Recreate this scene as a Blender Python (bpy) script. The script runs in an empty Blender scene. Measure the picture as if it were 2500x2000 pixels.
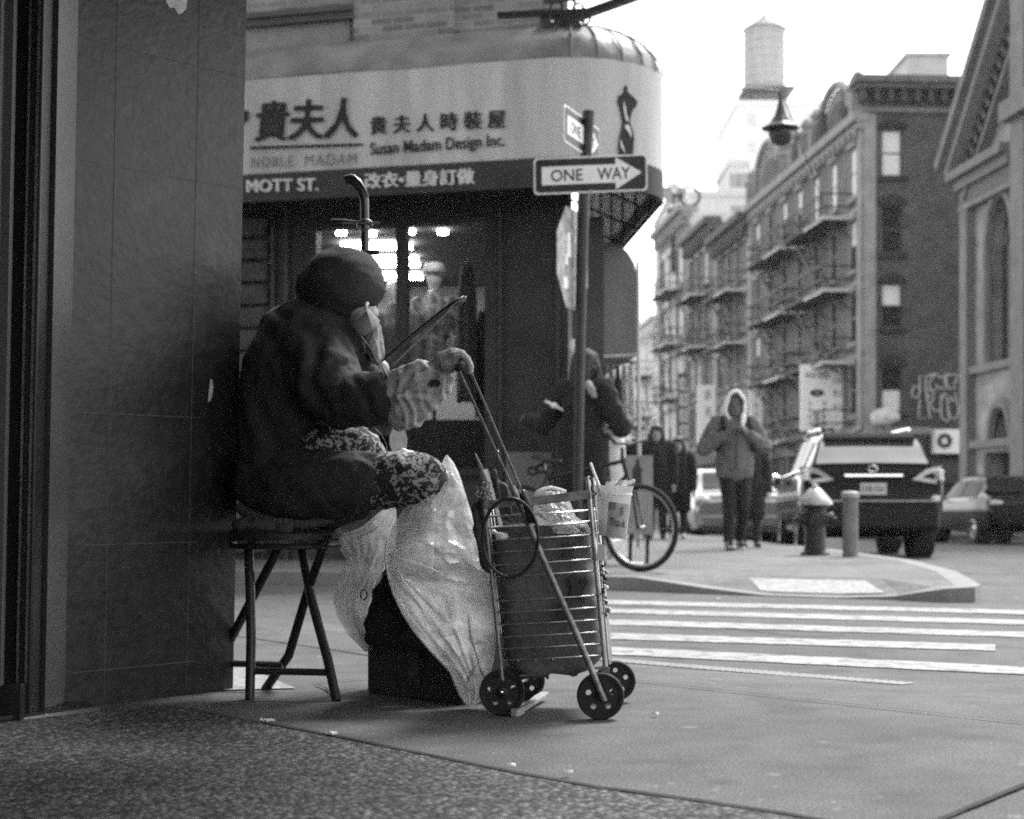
import bpy, math, random
from mathutils import Vector, Matrix, noise
from mathutils.geometry import tessellate_polygon
random.seed(11)
R = math.radians
sc = bpy.context.scene
# ------------------------------------------------ camera, sky, sun, exposure
H, F = 0.6, 4000.0                     # lens height (crouching photographer), focal length in photo pixels
cd = bpy.data.cameras.new('camera'); cam = bpy.data.objects.new('camera', cd); sc.collection.objects.link(cam)
cam.location = (0, 0, H); cam.rotation_euler = (R(90), 0, 0)
cd.sensor_width = 36; cd.lens = 36 * F / 2500; cd.shift_y = 0.084
cd.clip_start = 0.05; cd.clip_end = 2000
cd.dof.use_dof = True; cd.dof.focus_distance = 4.6; cd.dof.aperture_fstop = 4.2; cd.dof.aperture_blades = 0
sc.camera = cam
SUN_EL, SUN_AZ = 52, 35                # degrees; azimuth from +Y towards +X
w = bpy.data.worlds.new('World'); sc.world = w; w.use_nodes = True
nt = w.node_tree; bg = nt.nodes['Background']
sky = nt.nodes.new('ShaderNodeTexSky'); sky.sky_type = 'NISHITA'; sky.sun_disc = False
sky.sun_elevation = R(SUN_EL); sky.sun_rotation = R(SUN_AZ)
sky.air_density = 1.0; sky.dust_density = 1.0; sky.ozone_density = 1.0
bw = nt.nodes.new('ShaderNodeRGBToBW')
nt.links.new(sky.outputs[0], bw.inputs[0]); nt.links.new(bw.outputs[0], bg.inputs[0])
bg.inputs[1].default_value = 0.15
sd = bpy.data.lights.new('sun', 'SUN'); sun = bpy.data.objects.new('sun', sd); sc.collection.objects.link(sun)
sd.energy = 1.3; sd.angle = R(16); sd.color = (1, 1, 1)
_d = Vector((math.sin(R(SUN_AZ)) * math.cos(R(SUN_EL)), math.cos(R(SUN_AZ)) * math.cos(R(SUN_EL)), math.sin(R(SUN_EL))))
sun.rotation_euler = _d.to_track_quat('Z', 'Y').to_euler()
vs = sc.view_settings; vs.view_transform = 'Standard'; vs.look = 'None'; vs.exposure = 2.1; vs.gamma = 1; vs.use_curve_mapping = False
sc.cycles.max_bounces = 8; sc.cycles.transparent_max_bounces = 12; sc.cycles.volume_bounces = 1
sc.cycles.volume_step_rate = 4; sc.cycles.use_fast_gi = False
sc.cycles.use_denoising = False; sc.cycles.sample_clamp_indirect = 0.5; sc.cycles.filter_width = 1.8; sc.cycles.use_adaptive_sampling = False   # the photograph is grainy film
# ------------------------------------------------ helpers
def P(px, py, Y):
    """photo pixel + distance -> world point"""
    return Vector(((px - 1250) * Y / F, Y, H + (1210 - py) * Y / F))
def G(px, py, z=0.0):
    """photo pixel on a ground plane of height z -> world point"""
    Y = (H - z) * F / (py - 1210)
    return Vector(((px - 1250) * Y / F, Y, z))
_mats = {}
def mat(name, g, rough=0.7, var=0.18, vs=6.0, bump=0.0, bs=60.0, metal=0.0, spec=0.4, speck=0.0, ss=90.0, streak=False, detail=5.0, coat=0.0):
    if name in _mats: return _mats[name]
    m = bpy.data.materials.new(name); m.use_nodes = True; n = m.node_tree; N = n.nodes; L = n.links
    b = N['Principled BSDF']; b.inputs['Roughness'].default_value = rough; b.inputs['Metallic'].default_value = metal
    b.inputs['Specular IOR Level'].default_value = spec; b.inputs['Coat Weight'].default_value = coat
    tc = N.new('ShaderNodeTexCoord'); mp = N.new('ShaderNodeMapping'); L.new(tc.outputs['Object'], mp.inputs[0])
    if streak: mp.inputs['Scale'].default_value = (1, 1, 0.12)
    nz = N.new('ShaderNodeTexNoise'); nz.inputs['Scale'].default_value = vs; nz.inputs['Detail'].default_value = detail
    L.new(mp.outputs[0], nz.inputs[0])
    mr = N.new('ShaderNodeMapRange'); L.new(nz.outputs[0], mr.inputs[0])
    mr.inputs[1].default_value = 0.25; mr.inputs[2].default_value = 0.75
    mr.inputs[3].default_value = g * (1 - var); mr.inputs[4].default_value = g * (1 + var)
    out = mr.outputs[0]
    if speck:
        n2 = N.new('ShaderNodeTexNoise'); n2.inputs['Scale'].default_value = ss; n2.inputs['Detail'].default_value = 2
        L.new(tc.outputs['Object'], n2.inputs[0])
        m2 = N.new('ShaderNodeMapRange'); L.new(n2.outputs[0], m2.inputs[0]); m2.inputs[1].default_value = 0.35; m2.inputs[2].default_value = 0.65
        m2.inputs[3].default_value = 1 - speck; m2.inputs[4].default_value = 1 + speck
        mu = N.new('ShaderNodeMath'); mu.operation = 'MULTIPLY'; L.new(out, mu.inputs[0]); L.new(m2.outputs[0], mu.inputs[1]); out = mu.outputs[0]
    L.new(out, b.inputs['Base Color'])
    if bump:
        n3 = N.new('ShaderNodeTexNoise'); n3.inputs['Scale'].default_value = bs; n3.inputs['Detail'].default_value = 4
        L.new(tc.outputs['Object'], n3.inputs[0])
        bp = N.new('ShaderNodeBump'); bp.inputs['Strength'].default_value = bump; bp.inputs['Distance'].default_value = 0.02
        L.new(n3.outputs[0], bp.inputs['Height']); L.new(bp.outputs[0], b.inputs['Normal'])
    _mats[name] = m; return m
def emat(name, s, g=1.0):
    if name in _mats: return _mats[name]
    m = bpy.data.materials.new(name); m.use_nodes = True
    b = m.node_tree.nodes['Principled BSDF']; b.inputs['Base Color'].default_value = (g, g, g, 1)
    b.inputs['Emission Color'].default_value = (1, 1, 1, 1); b.inputs['Emission Strength'].default_value = s
    _mats[name] = m; return m
def glassmat(name, tint=0.8, rough=0.02, mixf=0.75, body=0.03):
    """window glass: part see-through, part glossy"""
    if name in _mats: return _mats[name]
    m = bpy.data.materials.new(name); m.use_nodes = True; n = m.node_tree; N = n.nodes; L = n.links
    b = N['Principled BSDF']; b.inputs['Base Color'].default_value = (body, body, body, 1); b.inputs['Roughness'].default_value = rough
    t = N.new('ShaderNodeBsdfTransparent'); t.inputs[0].default_value = (tint, tint, tint, 1)
    mx = N.new('ShaderNodeMixShader'); mx.inputs[0].default_value = mixf
    L.new(b.outputs[0], mx.inputs[1]); L.new(t.outputs[0], mx.inputs[2]); L.new(mx.outputs[0], N['Material Output'].inputs[0])
    _mats[name] = m; return m
def filmmat(name, g=0.7, transp=0.25, transl=0.5, rough=0.25, bump=0.5, bs=14.0, ps=7.0, var=.2, streak=1.0, crinkle=False):
    """thin plastic film or backlit cloth"""
    if name in _mats: return _mats[name]
    m = bpy.data.materials.new(name); m.use_nodes = True; n = m.node_tree; N = n.nodes; L = n.links
    b = N['Principled BSDF']; b.inputs['Roughness'].default_value = rough
    tl = N.new('ShaderNodeBsdfTranslucent'); tp = N.new('ShaderNodeBsdfTransparent'); tp.inputs[0].default_value = (.95, .95, .95, 1)
    m1 = N.new('ShaderNodeMixShader'); m1.inputs[0].default_value = transl; L.new(b.outputs[0], m1.inputs[1]); L.new(tl.outputs[0], m1.inputs[2])
    m2 = N.new('ShaderNodeMixShader'); L.new(m1.outputs[0], m2.inputs[1]); L.new(tp.outputs[0], m2.inputs[2])
    tc = N.new('ShaderNodeTexCoord'); mp = N.new('ShaderNodeMapping'); mp.inputs['Scale'].default_value = (1, 1, streak); L.new(tc.outputs['Object'], mp.inputs[0])
    def noi(sc_, d, ds=0.0, v=mp):
        q = N.new('ShaderNodeTexNoise'); q.inputs['Scale'].default_value = sc_; q.inputs['Detail'].default_value = d; q.inputs['Distortion'].default_value = ds; L.new(v.outputs[0], q.inputs[0]); return q.outputs[0]
    def rng(x, lo, hi):
        q = N.new('ShaderNodeMapRange'); L.new(x, q.inputs[0]); q.inputs[1].default_value = .32; q.inputs[2].default_value = .68; q.inputs[3].default_value = lo; q.inputs[4].default_value = hi; return q.outputs[0]
    L.new(rng(noi(ps, 4, .6), transp * .15, min(1, transp * 1.85)), m2.inputs[0])
    col = rng(noi(ps * 1.3, 5), g * (1 - var), min(.95, g * (1 + var))); L.new(col, b.inputs['Base Color']); L.new(col, tl.inputs[0])
    if bump:
        bp = N.new('ShaderNodeBump'); bp.inputs['Strength'].default_value = bump; bp.inputs['Distance'].default_value = 0.03
        if crinkle:   # faceted creases
            v_ = N.new('ShaderNodeTexVoronoi'); v_.inputs['Scale'].default_value = bs; a_ = N.new('ShaderNodeVectorMath'); a_.operation = 'MULTIPLY_ADD'; q_ = N.new('ShaderNodeTexNoise'); q_.inputs['Scale'].default_value = 9; L.new(mp.outputs[0], q_.inputs[0])
            L.new(q_.outputs['Color'], a_.inputs[0]); a_.inputs[1].default_value = (.12, .12, .12); L.new(mp.outputs[0], a_.inputs[2]); L.new(a_.outputs[0], v_.inputs[0]); L.new(v_.outputs['Distance'], bp.inputs['Height'])
        else: L.new(noi(bs, 3, .8), bp.inputs['Height'])
        L.new(bp.outputs[0], b.inputs['Normal']); L.new(bp.outputs[0], tl.inputs['Normal'])
    L.new(m2.outputs[0], N['Material Output'].inputs[0]); _mats[name] = m; return m

def tag(o, label=None, cat=None, group=None, kind=None):
    if label: o['label'] = label
    if cat: o['category'] = cat
    if group: o['group'] = group
    if kind: o['kind'] = kind
    return o
def thing(name, label, cat, loc=(0, 0, 0), group=None):
    o = bpy.data.objects.new(name, None); o.empty_display_size = 0.1; sc.collection.objects.link(o)
    o.location = Vector(loc); return tag(o, label, cat, group)
def copy_tree(o, parent=None):
    c = o.copy(); sc.collection.objects.link(c)
    if parent is not None: c.parent = parent; c.matrix_parent_inverse = o.matrix_parent_inverse.copy()
    for ch in [x for x in sc.objects if x.parent == o]: copy_tree(ch, c)
    return c
def wmat(o):
    m = Matrix.Translation(o.location)
    return m if o.parent is None else wmat(o.parent) @ o.matrix_parent_inverse @ m
def adopt(o, parent):
    o.parent = parent; o.matrix_parent_inverse = wmat(parent).inverted()
class MB:
    """collects shapes, links them as one mesh object"""
    def __init__(s, T=None): s.v = []; s.f = []; s.T = T
    def add(s, vs, fs):
        o = len(s.v)
        s.v += [tuple(s.T(*v)) if s.T else tuple(v) for v in vs]; s.f += [tuple(i + o for i in f) for f in fs]; return s
    def box(s, x0, x1, y0, y1, z0, z1):
        return s.add([(x0, y0, z0), (x1, y0, z0), (x1, y1, z0), (x0, y1, z0), (x0, y0, z1), (x1, y0, z1), (x1, y1, z1), (x0, y1, z1)],
                     [(0, 3, 2, 1), (4, 5, 6, 7), (0, 1, 5, 4), (1, 2, 6, 5), (2, 3, 7, 6), (3, 0, 4, 7)])
    def obox(s, c, a, b, d):
        c, a, b, d = map(Vector, (c, a, b, d))
        return s.add([c + i * a + j * b + k * d for k in (-1, 1) for i, j in ((-1, -1), (1, -1), (1, 1), (-1, 1))],
                     [(0, 3, 2, 1), (4, 5, 6, 7), (0, 1, 5, 4), (1, 2, 6, 5), (2, 3, 7, 6), (3, 0, 4, 7)])
    def bar(s, p, q, wd, ht, up=(0, 0, 1)):
        p, q = Vector(p), Vector(q); d = q - p; up = Vector(up); a = d.cross(up)
        if a.length < 1e-6: a = d.cross(Vector((1, 0, 0)))
        a.normalize(); b = a.cross(d).normalized()
        return s.obox((p + q) / 2, d / 2, a * wd / 2, b * ht / 2)
    def tube(s, pts, r, n=8, closed=False, sq=1.0, caps=True):
        pts = [Vector(p) for p in pts]; k = len(pts); rs = r if isinstance(r, (list, tuple)) else [r] * k
        vs = []; fs = []; a = None
        for i in range(k):
            d = (pts[(i + 1) % k] - pts[i - 1]) if closed or 0 < i < k - 1 else (pts[1] - pts[0] if i == 0 else pts[-1] - pts[-2])
            if d.length < 1e-9: d = Vector((0, 0, 1))
            d.normalize()
            if a is None: a = d.orthogonal().normalized()
            else:
                a = a - d * a.dot(d)
                a = a.normalized() if a.length > 1e-6 else d.orthogonal().normalized()
            b = d.cross(a)
            vs += [pts[i] + (a * math.cos(t) + b * math.sin(t) * sq) * rs[i] for t in [2 * math.pi * j / n for j in range(n)]]
        for i in range(k if closed else k - 1):
            i2 = (i + 1) % k
            fs += [(i * n + j, i * n + (j + 1) % n, i2 * n + (j + 1) % n, i2 * n + j) for j in range(n)]
        if caps and not closed: fs += [tuple(range(n - 1, -1, -1)), tuple((k - 1) * n + j for j in range(n))]
        return s.add(vs, fs)
    def lathe(s, prof, c, n=20, ax=(0, 0, 1), caps=True):
        c = Vector(c); ax = Vector(ax).normalized(); a = ax.orthogonal().normalized(); b = ax.cross(a); vs = []; fs = []
        for r, z in prof: vs += [c + ax * z + (a * math.cos(t) + b * math.sin(t)) * max(r, 1e-4) for t in [2 * math.pi * j / n for j in range(n)]]
        for i in range(len(prof) - 1): fs += [(i * n + j, i * n + (j + 1) % n, (i + 1) * n + (j + 1) % n, (i + 1) * n + j) for j in range(n)]
        if caps: fs += [tuple(range(n - 1, -1, -1)), tuple((len(prof) - 1) * n + j for j in range(n))]
        return s.add(vs, fs)
    def loft(s, rings, closed=True, caps=True):
        n = len(rings[0]); vs = [v for r in rings for v in r]; fs = []
        for i in range(len(rings) - 1):
            fs += [(i * n + j, i * n + (j + 1) % n, (i + 1) * n + (j + 1) % n, (i + 1) * n + j) for j in range(n if closed else n - 1)]
        if caps and closed: fs += [tuple(range(n - 1, -1, -1)), tuple((len(rings) - 1) * n + j for j in range(n))]
        return s.add(vs, fs)
    def ell(s, c, r, n=16, m=10):
        c = Vector(c); r = r if isinstance(r, (list, tuple, Vector)) else (r, r, r)
        vs = [c + Vector((0, 0, -r[2]))]; fs = []
        for i in range(1, m):
            t = math.pi * i / m - math.pi / 2
            vs += [c + Vector((math.cos(t) * math.cos(p) * r[0], math.cos(t) * math.sin(p) * r[1], math.sin(t) * r[2])) for p in [2 * math.pi * j / n for j in range(n)]]
        vs.append(c + Vector((0, 0, r[2]))); top = len(vs) - 1
        fs += [(0, 1 + (j + 1) % n, 1 + j) for j in range(n)]
        for i in range(m - 2): fs += [(1 + i * n + j, 1 + i * n + (j + 1) % n, 1 + (i + 1) * n + (j + 1) % n, 1 + (i + 1) * n + j) for j in range(n)]
        fs += [(1 + (m - 2) * n + j, 1 + (m - 2) * n + (j + 1) % n, top) for j in range(n)]
        return s.add(vs, fs)
    def limb(s, pts, rs, n=14):
        """round-jointed tapered chain"""
        for p, r in zip(pts, rs): s.ell(p, r, n, 8)
        for i in range(len(pts) - 1): s.tube([pts[i], pts[i + 1]], [rs[i] * .99, rs[i + 1] * .99], n)
        return s
    def poly(s, outer, holes, M):
        """flat polygon with holes; M maps 2-D (a, b) to a point"""
        loops = [outer] + holes; flat = [p for l in loops for p in l]
        tris = tessellate_polygon([[Vector((p[0], p[1], 0)) for p in l] for l in loops])
        return s.add([M(*p) for p in flat], [tuple(t) for t in tris])
    def prism(s, outer, M, th, holes=()):
        """outline extruded: M(a, b, d) for d = 0 (front) and d = -th (back)"""
        holes = list(holes)
        s.poly(outer, holes, lambda a, b: M(a, b, 0)); s.poly(outer, holes, lambda a, b: M(a, b, -th))
        for l in [outer] + holes:
            n = len(l); s.add([M(a, b, 0) for a, b in l] + [M(a, b, -th) for a, b in l], [(i, (i + 1) % n, n + (i + 1) % n, n + i) for i in range(n)])
        return s
    def build(s, name, m, parent=None, smooth=False, bevel=0.0, kind=None, auto=None):
        me = bpy.data.meshes.new(name); me.from_pydata(s.v, [], s.f); me.validate()
        import bmesh
        b = bmesh.new(); b.from_mesh(me); bmesh.ops.recalc_face_normals(b, faces=b.faces); b.to_mesh(me); b.free()
        me.materials.append(m)
        if smooth:
            me.polygons.foreach_set('use_smooth', [True] * len(me.polygons))
            if auto: me.set_sharp_from_angle(angle=R(auto))
        o = bpy.data.objects.new(name, me); sc.collection.objects.link(o)
        if parent is not None:
            adopt(o, parent)
        if bevel:
            bm = o.modifiers.new('bevel', 'BEVEL'); bm.width = bevel; bm.segments = 2; bm.limit_method = 'ANGLE'
        if kind: o['kind'] = kind
        return o
def remesh(mb, name, m, parent=None, voxel=0.012, smooth=6, fold=None, sub=False):
    """fuses the collected solids into one continuous surface; fold(co, no) -> offset along the normal"""
    me = bpy.data.meshes.new(name); me.from_pydata(mb.v, [], mb.f)
    t = bpy.data.objects.new('tmp', me); sc.collection.objects.link(t)
    r = t.modifiers.new('r', 'REMESH'); r.mode = 'VOXEL'; r.voxel_size = voxel
    if smooth:
        q = t.modifiers.new('s', 'SMOOTH'); q.iterations = smooth; q.factor = 0.5
    dg = bpy.context.evaluated_depsgraph_get(); dg.update()
    me2 = bpy.data.meshes.new_from_object(t.evaluated_get(dg)); bpy.data.objects.remove(t); bpy.data.meshes.remove(me)
    if fold:
        nor = [v.normal.copy() for v in me2.vertices]
        for v, nn in zip(me2.vertices, nor): v.co += nn * fold(v.co, nn)
    me2.name = name; me2.materials.clear(); me2.materials.append(m)
    me2.polygons.foreach_set('use_smooth', [True] * len(me2.polygons)); me2.update()
    o = bpy.data.objects.new(name, me2); sc.collection.objects.link(o)
    if parent is not None:
        adopt(o, parent)
    return o
def text(body, m, parent, org, xd, yd, w, h, name='lettering', offset=0.0, shear=0.0, ext=0.002, space=1.0, res=3):
    """lettering fitted to a box of w x h metres; org = lower left, xd / yd = reading and up directions"""
    c = bpy.data.curves.new(name, 'FONT'); c.body = body; c.size = 1; c.offset = offset; c.extrude = 0; c.shear = shear
    c.space_character = space; c.resolution_u = res; c.fill_mode = 'BOTH'
    t = bpy.data.objects.new('tmp', c); sc.collection.objects.link(t)
    dg = bpy.context.evaluated_depsgraph_get(); dg.update(); me = bpy.data.meshes.new_from_object(t.evaluated_get(dg))
    bpy.data.objects.remove(t); bpy.data.curves.remove(c)
    xs = [v.co.x for v in me.vertices]; ys = [v.co.y for v in me.vertices]
    x0, x1, y0, y1 = min(xs), max(xs), min(ys), max(ys); xd = Vector(xd).normalized(); yd = Vector(yd).normalized(); nn = xd.cross(yd).normalized()
    for v in me.vertices: v.co = Vector(org) + xd * ((v.co.x - x0) / (x1 - x0) * w) + yd * ((v.co.y - y0) / (y1 - y0) * h) + nn * ext
    me.materials.append(m); me.name = name
    o = bpy.data.objects.new(name, me); sc.collection.objects.link(o); adopt(o, parent); return o
def nz(p, f=1.0): return noise.noise(Vector(p) * f)
def lerp(a, b, t): return a + (b - a) * t
def interp(tab, x):
    """piecewise linear table lookup [(x, y), ...]"""
    if x <= tab[0][0]: return tab[0][1]
    for (a, b), (c, d) in zip(tab, tab[1:]):
        if x <= c: return lerp(b, d, (x - a) / (c - a))
    return tab[-1][1]
# ------------------------------------------------ ground
def paving(name, g, kind='concrete'):
    """concrete / asphalt: blotches, fine grain, gum stains"""
    m = bpy.data.materials.new(name); m.use_nodes = True; n = m.node_tree; N = n.nodes; L = n.links
    b = N['Principled BSDF']; b.inputs['Roughness'].default_value = 0.85; b.inputs['Specular IOR Level'].default_value = 0.3
    tc = N.new('ShaderNodeTexCoord')
    def noi(s, d=4): 
        q = N.new('ShaderNodeTexNoise'); q.inputs['Scale'].default_value = s; q.inputs['Detail'].default_value = d; L.new(tc.outputs['Object'], q.inputs[0]); return q.outputs[0]
    def rng(x, a, c, lo, hi):
        q = N.new('ShaderNodeMapRange'); L.new(x, q.inputs[0]); q.inputs[1].default_value = a; q.inputs[2].default_value = c; q.inputs[3].default_value = lo; q.inputs[4].default_value = hi; return q.outputs[0]
    def mul(x, y):
        q = N.new('ShaderNodeMath'); q.operation = 'MULTIPLY'; L.new(x, q.inputs[0])
        if isinstance(y, float): q.inputs[1].default_value = y
        else: L.new(y, q.inputs[1])
        return q.outputs[0]
    col = rng(noi(.9, 6), .3, .7, .72, 1.28); col = mul(col, rng(noi(7, 6), .3, .7, .82, 1.18))
    col = mul(col, rng(noi(150, 2), .3, .7, .38, 1.62)); col = mul(col, rng(noi(420, 1), .35, .65, .85, 1.15))
    if kind == 'pebble':
        v = N.new('ShaderNodeTexVoronoi'); v.inputs['Scale'].default_value = 70; L.new(tc.outputs['Object'], v.inputs[0])
        bwn = N.new('ShaderNodeRGBToBW'); L.new(v.outputs['Color'], bwn.inputs[0])
        pc = rng(bwn.outputs[0], .25, .85, .45, 2.3)
        pe = rng(v.outputs['Distance'], .2, .75, 1.0, .35); col = mul(mul(col, pc), pe)
        bp = N.new('ShaderNodeBump'); bp.inputs['Strength'].default_value = .9; bp.inputs['Distance'].default_value = .006; bp.invert = True
        L.new(v.outputs['Distance'], bp.inputs['Height']); L.new(bp.outputs[0], b.inputs['Normal'])
    else:
        sp = 0.0
        v = N.new('ShaderNodeTexVoronoi'); v.inputs['Scale'].default_value = 4.6; L.new(tc.outputs['Object'], v.inputs[0])
        gum = rng(v.outputs['Distance'], .06, .11, .6 if kind == 'asphalt' else 1.75, 1.0); col = mul(col, gum)
        v2 = N.new('ShaderNodeTexVoronoi'); v2.inputs['Scale'].default_value = 1.7; L.new(tc.outputs['Object'], v2.inputs[0])
        col = mul(col, rng(v2.outputs['Distance'], .05, .08, .72, 1.0))
        v3 = N.new('ShaderNodeTexVoronoi'); v3.inputs['Scale'].default_value = 17; L.new(tc.outputs['Object'], v3.inputs[0]); msk = rng(noi(1.7, 2), .5, .6, 0, 1)
        fl = rng(v3.outputs['Distance'], .10, .17, .8, 0); fm = mul(fl, msk); ad = N.new('ShaderNodeMath'); ad.operation = 'ADD'; ad.inputs[0].default_value = 1.0; L.new(fm, ad.inputs[1]); col = mul(col, ad.outputs[0])
        col = mul(col, rng(noi(3.1, 8), .56, .66, 1.0, .74))
        bp = N.new('ShaderNodeBump'); bp.inputs['Strength'].default_value = .5; bp.inputs['Distance'].default_value = .004
        L.new(noi(220, 3), bp.inputs['Height']); L.new(bp.outputs[0], b.inputs['Normal'])
    col = mul(col, float(g)); L.new(col, b.inputs['Base Color']); return m
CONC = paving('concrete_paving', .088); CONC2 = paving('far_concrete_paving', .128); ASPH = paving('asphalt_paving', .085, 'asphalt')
AGG = paving('pebble_paving', .08, 'pebble')
JOINT = mat('joint_dirt', .02, .95, .3, 30)
def wornpaint():
    m = bpy.data.materials.new('road_paint'); m.use_nodes = True; n = m.node_tree; N = n.nodes; L = n.links; b = N['Principled BSDF']; b.inputs['Roughness'].default_value = .75; tc = N.new('ShaderNodeTexCoord'); last = None
    for sc_, lo, hi, a, c in ((11, .40, .52, .11, .30), (2.2, .3, .7, .75, 1.15), (120, .3, .7, .75, 1.25)):
        q = N.new('ShaderNodeTexNoise'); q.inputs['Scale'].default_value = sc_; q.inputs['Detail'].default_value = 9; q.inputs['Roughness'].default_value = .7; L.new(tc.outputs['Object'], q.inputs[0]); r = N.new('ShaderNodeMapRange'); L.new(q.outputs[0], r.inputs[0])
        for i, v in enumerate((lo, hi, a, c)): r.inputs[1 + i].default_value = v
        if last is None: last = r.outputs[0]
        else: mm = N.new('ShaderNodeMath'); mm.operation = 'MULTIPLY'; L.new(last, mm.inputs[0]); L.new(r.outputs[0], mm.inputs[1]); last = mm.outputs[0]
    L.new(last, b.inputs['Base Color']); return m
PAINT = wornpaint()
KERB = mat('kerb_stone', .2, .8, .25, 5, .3, 80)
def sheet(name, pts, m, kind='structure'):
    b = MB(); flat = [Vector(p) for p in pts]
    b.add(flat, [tuple(t) for t in tessellate_polygon([flat])]); return b.build(name, m, kind=kind)
def road_z(Y): return -0.1 - max(0.0, min((Y - 13) * 0.0150, 0.6))
b = MB(); ys = [-40, -5, 4, 8, 11, 13, 16, 20, 24, 30, 36, 44, 53, 60, 90, 140, 420]; xs = [-150, -20, -5, 0, 3, 6, 12, 25, 150]
b.add([(x, y, road_z(y)) for y in ys for x in xs], [(j * 9 + i, j * 9 + i + 1, j * 9 + i + 10, j * 9 + i + 9) for j in range(len(ys) - 1) for i in range(8)])
b.build('road', ASPH, kind='structure')
# crosswalk stripes, worn
STR = [(1240, 2560, 1464, 1496), (1240, 2560, 1484, 1521), (1240, 2560, 1511, 1551), (1240, 2430, 1545, 1585), (1235, 2560, 1576, 1640)]
for i, (xa, xb, ya, yb) in enumerate(STR):
    hw = [5, 5.6, 6.6, 7.6, 9.5][i]; yb2 = ya + (yb - ya) * (xb - 1240) / 1320.0; pts = []
    for t in range(0, 25): pts.append(G(lerp(xa, xb, t / 24), lerp(ya, yb2, t / 24) - hw + 1.6 * nz((t * .9, i * 7, 0)), -.096))
    for t in range(24, -1, -1): pts.append(G(lerp(xa, xb, t / 24), lerp(ya, yb2, t / 24) + hw + 1.6 * nz((t * .9, i * 7, 5)), -.096))
    sheet('road_marking', pts, PAINT)
# near sidewalk: flat top that dips to a flush ramp
edge = [(-9, 10.6, 0), (-1.35, 8.2, 0), (-.6, 7.75, -.03), (.05, 7.25, -.085), (.5, 6.88, -.092), (1.0, 6.45, -.092), (1.5, 6.0, -.09), (2.2, 5.6, -.03), (3.2, 5.2, 0), (9, 3.9, 0)]
inner = [(-9, 9.6, 0), (-1.6, 7.4, 0), (-.95, 6.8, 0), (-.4, 6.2, 0), (-.05, 5.7, 0), (.45, 5.25, 0), (1.0, 4.95, 0), (1.7, 4.7, 0), (2.7, 4.3, 0), (8.5, 3.0, 0)]
b = MB(); n = len(edge)
b.add([Vector(p) for p in edge] + [Vector(p) for p in inner], [(i, i + 1, n + i + 1, n + i) for i in range(n - 1)])
loop = [Vector(p) for p in inner] + [Vector((8.5, -8, 0)), Vector((-9, -8, 0))]
b.add(loop, [tuple(t) for t in tessellate_polygon([loop])])
b.add([Vector(p) for p in edge] + [Vector((p[0] + .01, p[1] + .02, -.2)) for p in edge], [(i, i + 1, n + i + 1, n + i) for i in range(n - 1)])
b.build('near_sidewalk', CONC, kind='structure')
# pebble apron in front of the building, tar joints between slabs
ap = [G(650, 1770), G(840, 1806), G(1045, 1848), G(1250, 1890), G(1450, 1926), G(1680, 1957), G(1900, 1990)]
q = [p + Vector((0, 0, .004)) for p in ap]
sheet('pebble_pavement', [Vector((-1.25, 4.62, .004)), G(420, 1728) + Vector((0, 0, .004))] + q + [Vector((2.6, .9, .004)), Vector((2.6, -3, .004)), Vector((-4, -3, .004)), Vector((-4, 4.62, .004))], AGG)
def joint(pts, wd, z=.0065):
    b = MB(); L_ = []; R_ = []
    for i, p in enumerate(pts):
        d = (pts[min(i + 1, len(pts) - 1)] - pts[max(i - 1, 0)]).normalized(); s_ = Vector((-d.y, d.x, 0)); k = wd / 2 * (1 + .5 * nz(p, 9))
        L_.append(p + s_ * k + Vector((0, 0, z))); R_.append(p - s_ * k + Vector((0, 0, z)))
    b.loft([[a, c] for a, c in zip(L_, R_)], closed=False); return b.build('sidewalk_joint', JOINT, kind='structure')
def dense(pts, k=10):
    o = []
    for a, c in zip(pts, pts[1:]): o += [a.lerp(c, i / k) for i in range(k)]
    return o + [pts[-1]]
joint(dense(ap + [Vector((.9, 2.65, 0))]), .018)
joint(dense([G(420, 1728), G(650, 1770)]), .008)
joint(dense([G(2240, 2030), G(2500, 1922), G(2800, 1810)]), .014)
joint(dense([G(1540, 1664), G(1900, 1705), G(2500, 1769)]), .007)
joint(dense([G(480, 1537), G(570, 1553), G(830, 1590), G(1000, 1618)]), .012, .003)
joint(dense([G(520, 1724), G(700, 1706), G(900, 1676)]), .006)
joint(dense([G(760, 1672), G(800, 1668), G(900, 1660)]), .008)
joint(dense([G(770, 1675), G(795, 1684), G(812, 1700)]), .008)
# bumpy warning strip where the ramp meets the road
def ramp(t, k):
    """t = 0..1 along the flush part of the kerb, k = 0..1 from the road up the ramp"""
    f = 3.6 + t * 2.37; i = int(f); f -= i
    return Vector(edge[i]).lerp(Vector(edge[i + 1]), f).lerp(Vector(inner[i]).lerp(Vector(inner[i + 1]), f), k)
b = MB()
for i in range(46):
    for j in range(5): b.lathe([(.014, 0), (.011, .002), (.006, .0028)], ramp((i + .5) / 46, .04 + .036 * j) + Vector((0, 0, .003)), 8)
b.loft([[ramp(i / 46, .02) + Vector((0, 0, .003)), ramp(i / 46, .21) + Vector((0, 0, .003))] for i in range(47)], closed=False)
b.build('tactile_pavement', mat('tactile_plate', .17, .6, .3, 20), kind='structure')
sheet('pavement_patch', [G(470, 1627) + Vector((0, 0, .004)), G(600, 1632) + Vector((0, 0, .004)), G(722, 1683) + Vector((0, 0, .004)), G(520, 1688) + Vector((0, 0, .004))], mat('pale_brick_patch', .22, .8, .35, 35, speck=.3, ss=60))
def crack(pts, z, wd=.012):
    joint(dense([G(x, y, z) for x, y in pts], 6), wd, .006)
crack([(1580, 1530), (1700, 1540), (1790, 1536), (1950, 1556), (2060, 1552)], -.1); crack([(2320, 1388), (2420, 1394), (2520, 1390)], -.1, .05)
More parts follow.
